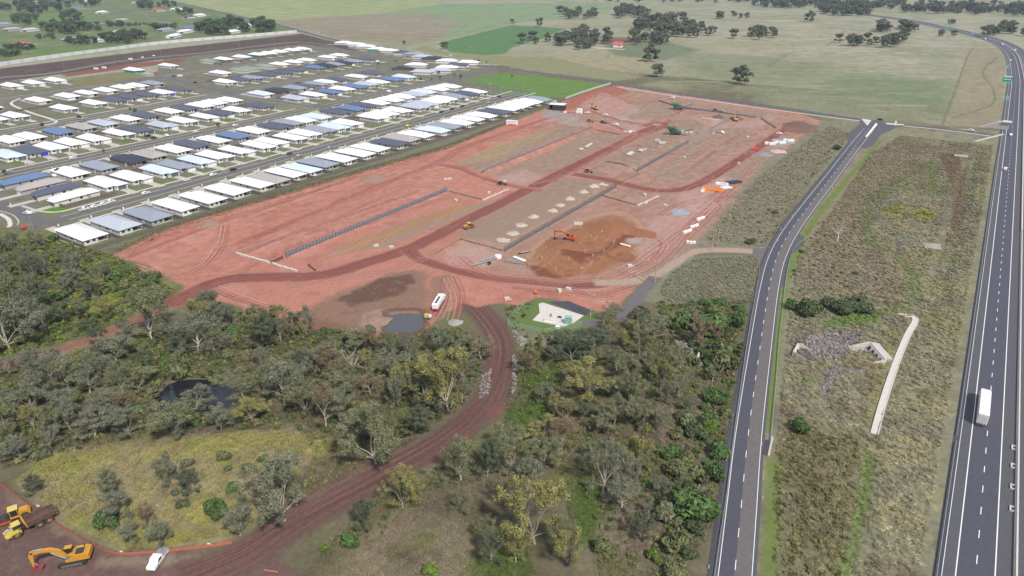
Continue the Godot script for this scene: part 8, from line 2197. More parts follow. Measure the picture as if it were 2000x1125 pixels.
func build_trees():
	for e in [["brown square pond", "-156.7,-166.5"], ["dark creek pool", "-176.5,-97.4"], ["white dead tree", "-221.7,-79.5"], ["red track at the left", "-235.7,-108.7"], ["orange safety fence", "-126.9,-54.5"], ["grassy rise's top", "-148.8,-71.4"], ["haul road's sharp bend", "-112.1,-165.0"], ["haul road's middle", "-103.8,-108.3"], ["haul road's lower end", "-111.2,-77.0"], ["concrete compound", "-112.1,-202.2"], ["hidden culvert under bushes", "-56.8,-199.6"], ["bottom end of the two-lane road", "-22.8,-122.4"], ["middle of the two-lane road", "-33.2,-170.9"], ["riprap culvert basin", "-22.0,-236.7"], ["octagonal fenced basins", "-18.2,-401.1"], ["dirt link junction", "-61.9,-302.6"], ["road junction with islands", "-70.2,-612.4"], ["tussock slope", "-86.9,-85.4"], ["bottom street corner", "-369.1,-137.9"], ["scrub at the left edge", "-309.7,-100.8"], ["bright green glade", "-56.0,-115.4"], ["pale bare clearing", "-52.0,-155.7"], ["red-roofed farmhouse", "-459.7,-972.8"], ["pale paddock's middle", "-266.2,-1043.4"], ["big green highway sign", "13.3,-878.8"], ["highway's far bend", "-42.3,-1435.8"], ["red-tiled acreage house", "-1191.4,-504.5"], ["blue-roofed acreage house", "-1904.9,-956.6"], ["fenced white acreage house", "-1434.9,-967.7"], ["sound wall's right end", "-1035.7,-861.2"], ["far top edge of the fields", "-765.5,-1895.8"], ["far right horizon woods", "-81.6,-2227.8"], ["main street's top corner", "-382.0,-556.4"], ["far wooded belt", "-339.6,-1990.8"], ["green field corner", "-619.7,-809.9"], ["third street", "-632.1,-384.9"], ["orange excavator", "-145.8,-267.0"], ["yellow roller", "-193.9,-255.4"], ["first grey wall's middle", "-237.4,-225.0"], ["loop haul road's bend", "-140.9,-365.0"], ["larger pipe stack", "-186.3,-423.1"], ["far green crusher", "-218.1,-589.3"], ["far black-walled shed", "-304.7,-532.1"]]:
		landmarks.append([e[0], P(e[1])[0]])
	gums = [[11, 0.16, 105, 0.62, 0.24], [12, 0.24, 85, 0.55, 0.23], [13, 0.14, 110, 0.72, 0.24], [14, 0.28, 75, 0.48, 0.22], [15, 0.18, 120, 0.6, 0.23], [16, 0.24, 60, 0.7, 0.23], [17, 0.22, 90, 0.6, 0.24], [18, 0.28, 45, 0.6, 0.22]]
	# singled-out trees: base x,z  height  width  shape  leaf  bark
	var list := [
		"-220.6,-108.5 19.0 17.4 0 olive p",
		"-199.8,-112.2 13.5 14.4 5 grey p",
		"-217.0,-93.8 9.7 11.6 1 grey p",
		"-221.7,-79.5 10.3 11.2 dead olive p",
		"-255.0,-78.6 20.2 22.1 2 grey p",
		"-259.5,-98.5 8.4 8.5 3 dark d",
		"-197.9,-68.3 9.8 9.0 5 grey p",
		"-192.1,-77.6 7.8 8.2 1 olive g",
		"-205.4,-79.0 8.9 8.0 3 grey p",
		"-221.6,-90.4 5.8 7.6 1 grey g",
		"-172.5,-92.1 8.0 11.6 2 grey p",
		"-164.7,-81.1 9.7 12.3 4 olive g",
		"-194.1,-88.4 6.8 12.1 0 olive g",
		"-190.5,-99.8 7.3 8.0 bush olive d",
		"-164.7,-102.9 9.0 11.3 5 olive p",
		"-150.3,-95.8 7.0 8.9 6 yellow g",
		"-183.2,-68.4 8.5 10.9 4 grey p",
		"-175.1,-74.0 8.2 8.7 4 grey g",
		"-154.2,-88.1 8.5 7.3 1 grey p",
		"-207.3,-56.3 9.5 7.8 6 olive g",
		"-151.0,-107.2 16.3 13.1 1 grey p",
		"-141.9,-107.1 12.3 8.4 4 olive p",
		"-132.7,-106.2 14.3 7.1 7 brown p",
		"-131.8,-110.8 10.2 8.4 3 grey p",
		"-145.2,-129.4 11.2 12.7 dead olive p",
		"-133.7,-125.1 7.3 9.5 7 brown p",
		"-136.2,-136.4 9.2 10.2 5 grey p",
		"-125.9,-130.8 11.1 11.9 0 yellow g",
		"-115.9,-129.1 14.6 9.5 3 olive p",
		"-109.3,-131.7 19.8 16.4 0 yellow p",
		"-118.0,-160.3 8.1 9.3 3 brown g",
		"-110.4,-102.8 19.2 17.3 2 olive p",
		"-157.4,-143.9 7.3 11.0 6 olive d",
		"-183.5,-125.1 12.3 10.2 4 dark d",
		"-172.0,-47.3 5.6 4.5 4 dark d",
		"-153.5,-56.1 8.7 5.4 4 grey d",
		"-144.9,-53.9 8.4 6.6 6 grey d",
		"-145.4,-51.6 4.9 5.9 bush green d",
		"-144.9,-67.2 8.8 5.5 6 grey d",
		"-136.5,-67.5 7.2 5.2 4 dark d",
		"-136.8,-56.0 7.4 4.0 7 brown d",
		"-136.3,-51.6 5.6 4.8 1 grey g",
		"-129.6,-55.1 6.5 5.0 4 grey d",
		"-126.3,-66.6 4.8 5.9 bush green d",
		"-117.5,-66.3 8.2 6.7 6 grey g",
		"-113.1,-75.3 19.3 16.1 2 grey p",
		"-88.3,-110.2 13.5 7.9 3 olive p",
		"-93.3,-94.0 10.9 9.7 0 yellow g",
		"-95.1,-83.3 9.3 5.1 4 dark d",
		"-95.6,-78.9 3.1 5.3 bush green d",
		"-98.8,-74.4 2.0 2.7 bush bright d",
		"-75.1,-82.4 2.5 3.9 bush bright d",
		"-80.7,-100.3 7.8 5.3 7 olive d",
		"-83.5,-114.8 10.9 7.2 4 dark g",
		"-61.1,-101.9 18.5 17.4 2 yellow g",
		"-55.9,-125.1 15.0 9.9 5 grey p",
		"-49.9,-123.1 8.4 8.8 7 grey p",
		"-53.0,-137.7 11.2 7.0 6 yellow g",
		"-73.2,-125.2 8.7 10.5 0 olive p",
		"-35.1,-130.4 7.1 12.6 bush green d",
		"-34.4,-144.9 5.3 5.7 bush green d",
		"-34.2,-118.3 5.0 7.5 bush olive d",
		"-31.1,-111.1 2.9 5.9 bush olive d",
		"-37.2,-112.5 2.8 3.1 bush bright d",
		"-47.5,-108.0 3.9 4.1 bush olive d",
		"-36.7,-155.4 4.9 7.8 bush green d",
		"-41.2,-141.5 2.3 5.7 bush olive d",
		"-92.7,-175.9 10.6 15.6 2 dark g",
		"-88.7,-183.6 8.3 12.8 4 dark g",
		"-78.8,-161.3 10.9 16.5 0 yellow p",
		"-85.2,-180.5 4.4 7.3 4 olive g",
		"-79.5,-191.3 8.2 7.1 6 yellow g",
		"-76.1,-192.4 12.0 8.4 3 olive g",
		"-76.1,-204.0 8.4 8.8 7 grey p",
		"-71.8,-174.0 9.9 7.2 6 olive g",
		"-65.6,-161.8 11.1 8.6 4 olive g",
		"-72.6,-165.4 5.1 7.7 5 olive p",
		"-63.2,-181.8 12.9 13.3 2 olive g",
		"-56.2,-175.9 7.5 6.7 7 olive p",
		"-80.2,-151.2 3.9 6.8 bush bright d",
		"-60.3,-155.5 9.5 8.3 4 olive d",
		"-66.9,-147.7 7.1 8.2 6 olive g",
		"-79.5,-134.2 7.3 13.0 2 yellow g",
		"-75.4,-150.8 5.1 5.9 4 dark d",
		"-92.8,-206.3 8.0 9.9 7 grey g",
		"-86.0,-215.5 4.8 8.6 bush dark d",
		"-63.1,-220.4 7.0 15.1 bush green d",
		"-48.5,-198.0 9.7 10.4 bush olive d",
		"-45.6,-178.1 3.6 6.0 bush green d",
		"-49.6,-163.7 3.8 6.6 bush olive d",
		"-42.5,-164.1 3.6 5.4 bush bright d",
		"-41.0,-173.5 2.8 4.7 bush olive d",
		"-42.2,-337.0 11.2 12.7 dead brown p",
		"-76.6,-518.3 3.4 7.0 bush dark d",
		"-76.4,-360.7 1.7 3.7 bush dark d",
		"-36.3,-253.2 6.6 10.2 bush dark d",
		"-25.3,-263.5 3.7 11.4 bush dark d",
		"-20.4,-266.2 3.6 10.3 bush dark d",
		"-29.9,-264.0 3.0 7.7 bush dark d",
		"-42.9,-254.4 3.6 5.8 bush green d",
		"-21.7,-177.9 4.0 6.0 bush green d",
		"-74.7,-312.5 2.3 6.1 bush dark d",
		"-263.6,-85.7 14.0 12.4 4 grey p",
		"-275.0,-97.0 12.0 11.3 4 dark g",
		"-286.7,-94.3 14.8 15.3 2 olive p",
		"-285.8,-116.6 7.5 8.1 6 grey g",
		"-280.6,-120.0 3.9 6.1 bush dark d",
		"-268.7,-127.9 3.1 6.9 bush olive d",
		"-267.0,-137.9 4.0 6.3 bush olive d",
		"-237.5,-70.9 6.6 7.1 5 grey p",
		"-210.1,-65.7 8.5 8.9 6 grey g",
		"-191.2,-53.1 5.9 7.4 4 grey p",
		"-189.0,-59.7 6.7 6.9 5 grey p",
		"-155.8,-128.5 7.5 10.4 4 grey g",
		"-131.1,-144.8 5.0 8.2 6 olive g",
		"-125.3,-150.6 5.9 8.9 1 olive p",
		"-125.3,-160.3 6.0 8.5 6 olive g",
		"-122.3,-106.4 8.9 9.7 1 grey p",
		"-140.3,-118.1 10.2 10.6 1 olive g",
		"-109.8,-117.4 9.0 8.4 4 dark d",
		"-79.1,-119.8 10.0 10.4 4 olive g",
		"-84.8,-125.9 8.8 9.5 0 olive p",
		"-71.7,-115.5 8.4 7.5 4 grey g",
		"-104.3,-170.2 6.7 6.7 bush olive d",
		"-71.4,-217.2 5.7 9.1 bush green d",
		"-77.5,-213.2 4.3 8.0 bush olive d",
		"-54.7,-228.3 5.7 7.3 bush green d",
		"-66.1,-240.1 3.8 7.7 bush green d"
	]
	for s in list:
		var e: PackedStringArray = s.split(" ", false)
		var p := P(e[0])[0]
		var h := float(e[1])
		var w := float(e[2])
		var leaf: String = "leaf_" + e[4]
		var at := G(p.x, p.y)
		var turn := fmod(absf(p.x * 3.7 + p.y * 1.3), TAU)
		if e[3] == "dead":
			var d := gum_shape("dead%d" % (int(absf(p.x)) % 3), 31 + int(absf(p.x)) % 3, 12.0, 10.0, 0.3, 0, 1.1, 0.3)
			plant("dead_tree", d[0], null, at, Vector3(w * d[3], h * d[2], w * d[3]), turn, "", "wood_dead", "bleached leafless dead tree", "tree", "dead trees")
		elif e[3] == "bush":
			var bs := bush_shape("bush%d" % (int(absf(p.x)) % 4), 60 + int(absf(p.x)) % 4, 1500, 0.13, 1.0)
			plant("bush", null, bs, at, Vector3(w * 0.55, h * 1.05, w * 0.55), turn, leaf, "", "rounded " + leaf.substr(5) + " bush", "bush", "bushes")
		else:
			var g := gum(int(e[3]))
			plant("gum_tree", g[0], g[1], at, Vector3(w * g[3], h * g[2], w * g[3]), turn, leaf, "bark_pale" if e[5] == "p" else ("bark_grey" if e[5] == "g" else "bark_dark"), ("tall " if h > 13 else ("small " if h < 7.5 else "")) + LOOK[leaf], "tree", "gum trees of the creek wood")
	# fill between them
	var fill := [["-241.9,-69.9 -221.8,-115.6 -223.9,-135.8 -188.6,-139.8 -154.8,-151.1 -128.5,-175.0 -109.5,-155.5 -106.5,-134.1 -111.4,-115.0 -132.2,-102.6 -149.7,-92.4 -175.9,-73.7 -192.3,-48.6", 62], ["-105.7,-169.2 -98.3,-190.6 -79.8,-218.7 -57.7,-226.3 -48.1,-207.3 -37.8,-165.0 -31.3,-133.7 -30.6,-112.1 -44.3,-103.0 -55.5,-119.8 -74.6,-127.6 -87.4,-132.2", 22], ["-371.4,-112.7 -354.8,-131.3 -304.8,-128.6 -238.4,-126.2 -237.2,-107.7 -243.8,-80.0 -259.0,-68.0", 30], ["-199.2,-132.8 -191.6,-142.4 -175.4,-137.5 -180.1,-124.0", 6], ["-78.2,-100.7 -70.7,-116.2 -48.9,-100.0 -67.3,-87.9", 6]]
	for f in fill:
		var poly := P(f[0])
		var r := Rect2(poly[0], Vector2.ZERO)
		for q in poly:
			r = r.expand(q)
		var n := 0
		var tries := 0
		while n < f[1] and tries < 4000:
			tries += 1
			var q := r.position + Vector2(rng.randf(), rng.randf()) * r.size
			if not Geometry2D.is_point_in_polygon(q, poly) or near_plant(q, 4.2) or near_road(q, 6.0) or q.distance_to(Vector2(-111.5,-201.1)) < 20:
				continue
			if Vector2((q.x - ponds[1][0]) / 20.0, (q.y - ponds[1][1]) / 20.0).length() < 1 or Vector2((q.x - ponds[0][0]) / 17.0, (q.y - ponds[0][1]) / 19.0).length() < 1:
				continue
			n += 1
			var leaf: String = ["leaf_olive", "leaf_grey", "leaf_olive", "leaf_grey", "leaf_brown", "leaf_dark", "leaf_yellow"][rng.randi() % 7]
			var h := rng.randf_range(6, 12)
			var g := gum(rng.randi())
			plant("gum_tree", g[0], g[1], G(q.x, q.y), Vector3(h * 0.68 * g[3], h * g[2], h * 0.68 * g[3]), rng.randf() * TAU, leaf, ["bark_pale", "bark_grey", "bark_dark"][rng.randi() % 3], ("small " if h < 7.5 else "") + LOOK[leaf], "tree", "gum trees of the creek wood")
	# bushes in the scrub
	fill = [["-378.6,-115.6 -346.8,-136.5 -297.5,-140.1 -244.8,-132.5 -239.1,-108.7 -245.6,-80.8 -259.0,-68.0", 46, 1.6, 4.0], ["-188.6,-139.8 -154.3,-155.7 -128.5,-175.0 -118.9,-164.5 -143.7,-144.2 -168.7,-131.6", 22, 1.5, 3.4], ["-85.5,-232.4 -56.4,-246.4 -46.7,-208.2 -47.7,-185.8 -63.6,-197.1", 20, 1.6, 4.0], ["-54.8,-174.6 -42.5,-189.3 -36.5,-163.2 -30.3,-134.4 -26.9,-114.5 -34.3,-109.7 -45.3,-132.9", 24, 1.4, 4.0], ["-161.6,-56.1 -134.0,-93.4 -123.1,-90.7 -119.2,-71.7 -137.5,-50.1", 12, 1.0, 2.2], ["-45.2,-261.7 -15.3,-278.8 -13.9,-269.5 -38.8,-250.6", 5, 2.0, 4.0], ["-62.4,-340.6 -28.2,-339.4 -14.0,-296.2 -29.2,-275.0 -48.2,-273.6", 6, 0.8, 1.8], ["-243.5,-70.6 -222.4,-92.1 -216.7,-112.3 -214.2,-142.2 -185.6,-137.3 -150.7,-93.2 -193.5,-49.1", 30, 1.5, 3.5]]
	for f in fill:
		var poly := P(f[0])
		var r := Rect2(poly[0], Vector2.ZERO)
		for q in poly:
			r = r.expand(q)
		var n := 0
		var tries := 0
		while n < f[1] and tries < 4000:
			tries += 1
			var q := r.position + Vector2(rng.randf(), rng.randf()) * r.size
			if not Geometry2D.is_point_in_polygon(q, poly) or near_plant(q, 2.0) or near_road(q, 6.0):
				continue
			n += 1
			var w := rng.randf_range(f[2], f[3]) * 1.1
			var leaf: String = ["leaf_green", "leaf_olive", "leaf_dark", "leaf_grey", "leaf_green"][rng.randi() % 5]
			plant("bush", null, bush_shape("bush%d" % (n % 4), 60 + n % 4, 1500, 0.13, 1.0), G(q.x, q.y), Vector3(w, w * rng.randf_range(0.8, 1.2), w), rng.randf() * TAU, leaf, "", "rounded " + leaf.substr(5) + " bush", "bush", "bushes")
	far_trees()
	# street trees
	for e in ["-633.7,-444.1", "-454.4,-193.3", "-484.4,-237.3", "-482.6,-176.0", "-529.6,-283.6", "-485.8,-327.0", "-596.3,-251.9", "-588.4,-321.4", "-604.2,-326.3", "-432.5,-654.6", "-614.9,-641.0", "-618.5,-675.8", "-634.4,-716.9", "-497.0,-579.5", "-491.9,-590.8", "-490.6,-603.8", "-488.5,-626.1", "-472.4,-615.8", "-509.8,-625.0", "-517.3,-726.4", "-527.7,-724.9"]:
		var p := P(e)[0]
		var h := rng.randf_range(3, 6)
		plant("street_tree", done(tb(Vector3(0, 0, 0), Vector3(0, 0.7, 0), 0.06, 0.04)), street_crown(), V(p, 0), Vector3(h * 0.42, h * 0.62, h * 0.42), 0, "leaf_dark", "bark_dark", "small dark street tree", "tree", "street trees")
	for c in [Vector2(-26.3,-398.6), Vector2(-12.2,-401.3)]:
		for i in 9:
			var q: Vector2 = c + Vector2(rng.randf_range(-5, 5), rng.randf_range(-4, 4))
			plant("sedge_clump", null, bush_shape("bush%d" % (i % 4), 60 + i % 4, 1500, 0.13, 1.0), G(q.x, q.y), Vector3(1, 0.8, 1) * rng.randf_range(0.7, 1.3), rng.randf() * TAU, "leaf_bright" if i % 3 else "leaf_yellow", "", "yellow-green sedge clump", "sedge", "sedges of the fenced basins")
	name_plants()

func street_crown() -> ArrayMesh:
	# the round crown lifted onto its stem
	var st := SurfaceTool.new()
	st.begin(Mesh.PRIMITIVE_TRIANGLES)
	st.append_from(bush_shape("bush1", 61, 1500, 0.13, 1.0), 0, Transform3D(Basis.from_scale(Vector3(0.8, 1.0, 0.8)), Vector3(0, 0.5, 0)))
	if not crowns.has("street"):
		crowns["street"] = st.commit()
	return crowns["street"]

func near_plant(q: Vector2, d: float) -> bool:
	for e in planted:
		if e[2].distance_squared_to(q) < d * d:
			return true
	return false

func near_road(q: Vector2, d: float) -> bool:
	for r in roads:
		if seg_dist(q, r) < d:
			return true
	return q.x > 12

func far_trees():
	var fg := []
	for i in 5:
		fg.append(gum_shape("far%d" % i, 80 + i, 10.0, 10.0, [0.2, 0.28, 0.16, 0.24, 0.2][i], [30, 26, 34, 28, 32][i], [0.62, 0.55, 0.7, 0.6, 0.65][i], 0.5))
	# clumps: x, y and spread in the photograph's ground plan are turned into metres below
	var clumps := [
		["-592,-916 -497,-978 -497,-864", 24, 14.4, "leaf_far", "paddock_tree", "dark paddock gum", "paddock trees round the farmhouse"],
		["-611,-1080 -576,-1103 -563,-1036", 8, 14.4, "leaf_far", "paddock_tree", "dark paddock gum", "paddock trees round the farmhouse"],
		["-526,-1025 -503,-1040 -489,-984", 8, 14.4, "leaf_far", "paddock_tree", "dark paddock gum", "paddock trees round the farmhouse"],
		["-815,-1393 -738,-1445 -715,-1307", 14, 16.0, "leaf_far", "paddock_tree", "dark paddock gum", "paddock trees round the farmhouse"],
		["-733,-1534 -675,-1572 -635,-1403", 14, 16.0, "leaf_far", "paddock_tree", "dark paddock gum", "paddock trees round the farmhouse"],
		["-570,-1284 -467,-1352 -450,-1147", 38, 16.0, "leaf_far", "paddock_tree", "dark paddock gum", "paddock trees round the farmhouse"],
		["-468,-1030 -423,-1060 -414,-974", 12, 14.4, "leaf_far", "paddock_tree", "dark paddock gum", "paddock trees round the farmhouse"],
		["-456,-1163 -396,-1202 -399,-1109", 10, 14.4, "leaf_far", "paddock_tree", "dark paddock gum", "paddock trees round the farmhouse"],
		["-509,-1547 -456,-1583 -459,-1491", 9, 13.5, "leaf_far", "paddock_tree", "grey-green paddock gum", "trees in the pale paddocks"],
		["-345,-1217 -303,-1244 -309,-1177", 8, 15.0, "leaf_far", "paddock_tree", "grey-green paddock gum", "trees in the pale paddocks"],
		["-369,-1849 -280,-1908 -298,-1735", 21, 16.5, "leaf_far", "paddock_tree", "hazy distant gum", "far belt of trees"],
		["-523,-1983 -237,-2171 -353,-1939", 36, 16.5, "leaf_far", "paddock_tree", "hazy distant gum", "far belt of trees"],
		["-215,-1990 26,-2150 -88,-1960", 29, 16.5, "leaf_far", "paddock_tree", "hazy distant gum", "far belt of trees"],
		["-186,-1445 -130,-1482 -145,-1359", 20, 15.0, "leaf_far", "paddock_tree", "grey-green paddock gum", "trees in the pale paddocks"],
		["-186,-1184 -84,-1252 -128,-1170", 16, 13.5, "leaf_far", "paddock_tree", "grey-green paddock gum", "trees in the pale paddocks"],
		["-26,-1467 28,-1502 3,-1375", 14, 14.0, "leaf_far", "paddock_tree", "dark roadside gum", "trees by the highway bend"],
		["-1009,-1925 -583,-2206 -762,-1976", 19, 16.5, "leaf_far", "paddock_tree", "tiny distant gum", "trees at the far edge"],
		["-668,-2516 24,-2973 -305,-2612", 24, 16.5, "leaf_far", "paddock_tree", "tiny distant gum", "trees at the far edge"],
		["-218,-748 -215,-750 -215,-743", 1, 18.0, "leaf_far", "paddock_tree", "grey-green paddock gum", "trees in the pale paddocks"],
		["-304,-748 -301,-750 -300,-742", 1, 17.6, "leaf_far", "paddock_tree", "dark paddock gum", "paddock trees round the farmhouse"],
		["-364,-855 -360,-858 -358,-848", 1, 17.6, "leaf_far", "paddock_tree", "dark paddock gum", "paddock trees round the farmhouse"],
		["-718,-1174 -712,-1178 -705,-1159", 1, 14.4, "leaf_far", "paddock_tree", "dark paddock gum", "paddock trees round the farmhouse"],
		["-328,-1563 -321,-1567 -319,-1541", 1, 18.0, "leaf_far", "paddock_tree", "grey-green paddock gum", "trees in the pale paddocks"],
		["-210,-1217 -205,-1220 -204,-1204", 1, 13.5, "leaf_far", "paddock_tree", "grey-green paddock gum", "trees in the pale paddocks"],
		["-361,-1178 -357,-1181 -355,-1164", 1, 12.0, "leaf_far", "paddock_tree", "grey-green paddock gum", "trees in the pale paddocks"],
		["-660,-818 -655,-822 -650,-811", 1, 9.1, "leaf_dark", "paddock_tree", "round dark field tree", "field trees"],
		["-745,-830 -741,-833 -734,-822", 1, 7.8, "leaf_dark", "paddock_tree", "round dark field tree", "field trees"],
		["-91,-1652 -80,-1658 -84,-1630", 2, 11.2, "leaf_far", "paddock_tree", "dark roadside gum", "trees by the highway bend"],
		["-69,-1380 -64,-1384 -65,-1365", 1, 12.6, "leaf_far", "paddock_tree", "dark roadside gum", "trees by the highway bend"],
		["-89,-1396 -80,-1401 -83,-1380", 2, 9.8, "leaf_far", "paddock_tree", "dark roadside gum", "trees by the highway bend"],
		["-797,-1198 -790,-1203 -781,-1182", 1, 9.6, "leaf_far", "paddock_tree", "dark paddock gum", "paddock trees round the farmhouse"],
		["-2064,-852 -1938,-935 -1842,-819", 41, 15.1, "leaf_dark", "garden_tree", "leafy garden tree", "garden trees on acreage lots"],
		["-2213,-991 -2051,-1098 -1966,-960", 33, 15.1, "leaf_dark", "garden_tree", "leafy garden tree", "garden trees on acreage lots"],
		["-1626,-691 -1588,-716 -1536,-671", 17, 13.5, "leaf_dark", "garden_tree", "leafy garden tree", "garden trees on acreage lots"],
		["-1406,-639 -1349,-676 -1288,-613", 29, 13.5, "leaf_dark", "garden_tree", "leafy garden tree", "garden trees on acreage lots"],
		["-1652,-792 -1617,-816 -1534,-752", 17, 13.5, "leaf_dark", "garden_tree", "leafy garden tree", "garden trees on acreage lots"],
		["-1368,-686 -1338,-706 -1316,-676", 10, 10.1, "leaf_dark", "garden_tree", "leafy garden tree", "garden trees on acreage lots"],
		["-1170,-475 -1133,-498 -1139,-481", 17, 6.8, "leaf_dark", "garden_tree", "leafy garden tree", "garden trees on acreage lots"],
		["-1102,-439 -1079,-454 -1052,-429", 14, 6.8, "leaf_dark", "garden_tree", "leafy garden tree", "garden trees on acreage lots"],
		["-1155,-609 -1103,-644 -1076,-596", 27, 11.9, "leaf_dark", "garden_tree", "leafy garden tree", "garden trees on acreage lots"],
		["-1409,-755 -1381,-773 -1365,-747", 15, 8.4, "leaf_dark", "garden_tree", "leafy garden tree", "garden trees on acreage lots"],
		["-1395,-764 -1337,-802 -1346,-771", 21, 5.1, "leaf_dark", "garden_tree", "leafy garden tree", "garden trees on acreage lots"],
		["-1853,-1081 -1820,-1102 -1670,-990", 15, 13.5, "leaf_dark", "garden_tree", "leafy garden tree", "garden trees on acreage lots"],
		["-1846,-1132 -1807,-1158 -1722,-1078", 14, 11.9, "leaf_dark", "garden_tree", "leafy garden tree", "garden trees on acreage lots"],
		["-1586,-1007 -1552,-1029 -1502,-973", 10, 11.9, "leaf_dark", "garden_tree", "leafy garden tree", "garden trees on acreage lots"],
		["-1181,-787 -1117,-829 -1075,-754", 29, 13.5, "leaf_dark", "garden_tree", "leafy garden tree", "garden trees on acreage lots"],
		["-1133,-841 -1080,-876 -1048,-811", 21, 15.1, "leaf_dark", "garden_tree", "leafy garden tree", "garden trees on acreage lots"],
		["-1237,-869 -1201,-892 -1150,-830", 15, 13.5, "leaf_dark", "garden_tree", "leafy garden tree", "garden trees on acreage lots"],
		["-1176,-562 -1137,-588 -1130,-561", 17, 8.4, "leaf_dark", "garden_tree", "leafy garden tree", "garden trees on acreage lots"],
		["-1284,-569 -1255,-588 -1254,-571", 15, 5.1, "leaf_dark", "garden_tree", "leafy garden tree", "garden trees on acreage lots"],
		["-1280,-767 -1246,-790 -1228,-756", 10, 10.1, "leaf_dark", "garden_tree", "leafy garden tree", "garden trees on acreage lots"]
	]
	for c in clumps:
		var a := P(c[0])
		var n := 0
		while n < c[1]:
			n += 1
			# an oval between the two ends of the clump, a[2] giving its depth
			var t := rng.randf_range(-1, 1)
			var u := rng.randf_range(-1, 1) * sqrt(1.0 - t * t)
			var mid := (a[0] + a[1]) * 0.5
			var q := mid + (a[1] - a[0]) * 0.5 * t + (a[2] - mid) * u
			var h: float = c[2] * rng.randf_range(0.7, 1.3)
			var g = fg[rng.randi() % 5]
			var leaf: String = c[3]
			if leaf == "leaf_dark" and rng.randf() < 0.3:
				leaf = "leaf_green"
			plant(c[4], g[0], g[1], V(q, 0), Vector3(h * rng.randf_range(0.8, 1.2) * g[3], h * g[2], h * rng.randf_range(0.8, 1.2) * g[3]), rng.randf() * TAU, leaf, "bark_grey", c[5], "tree", c[6])

func distant_woods():
	var list := []
	for e in [["-1152.5,-2195.8 -667.9,-2516.0 -563.7,-2134.2 -987.0,-1882.3", 60], ["-605.9,-2134.1 -242.7,-2319.2 -207.5,-2015.3 -538.5,-1903.3", 100], ["-417.3,-2076.5 -299.9,-2106.6 -247.9,-1768.4 -336.4,-1743.5", 36], ["-245.6,-2239.3 36.8,-2376.5 35.8,-1939.4 -206.7,-1918.4", 110], ["-361.0,-3054.9 38.8,-3228.2 37.8,-2804.3 -313.1,-2676.6", 60], ["-3260.7,-2259.5 -1448.4,-2756.6 -1167.4,-2224.2 -2437.7,-1682.8", 150], ["-784.0,-1654.9 -718.9,-1657.2 -654.1,-1483.6 -710.2,-1513.7", 16], ["-617.7,-1414.7 -526.8,-1445.6 -459.7,-1241.7 -507.9,-1188.6", 26]]:
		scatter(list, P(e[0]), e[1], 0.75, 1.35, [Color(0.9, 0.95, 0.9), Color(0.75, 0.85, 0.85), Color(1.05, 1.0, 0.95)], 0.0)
	var crown: ArrayMesh = crowns["far0"][1]
	for e in list:
		e[0] = e[0].scaled_local(Vector3(1, 1, 1) * 1.15)
	mass("distant_woodland", crown, "leaf_far", list, "hazy belts of distant woodland along the far edge of the paddocks", "woods")

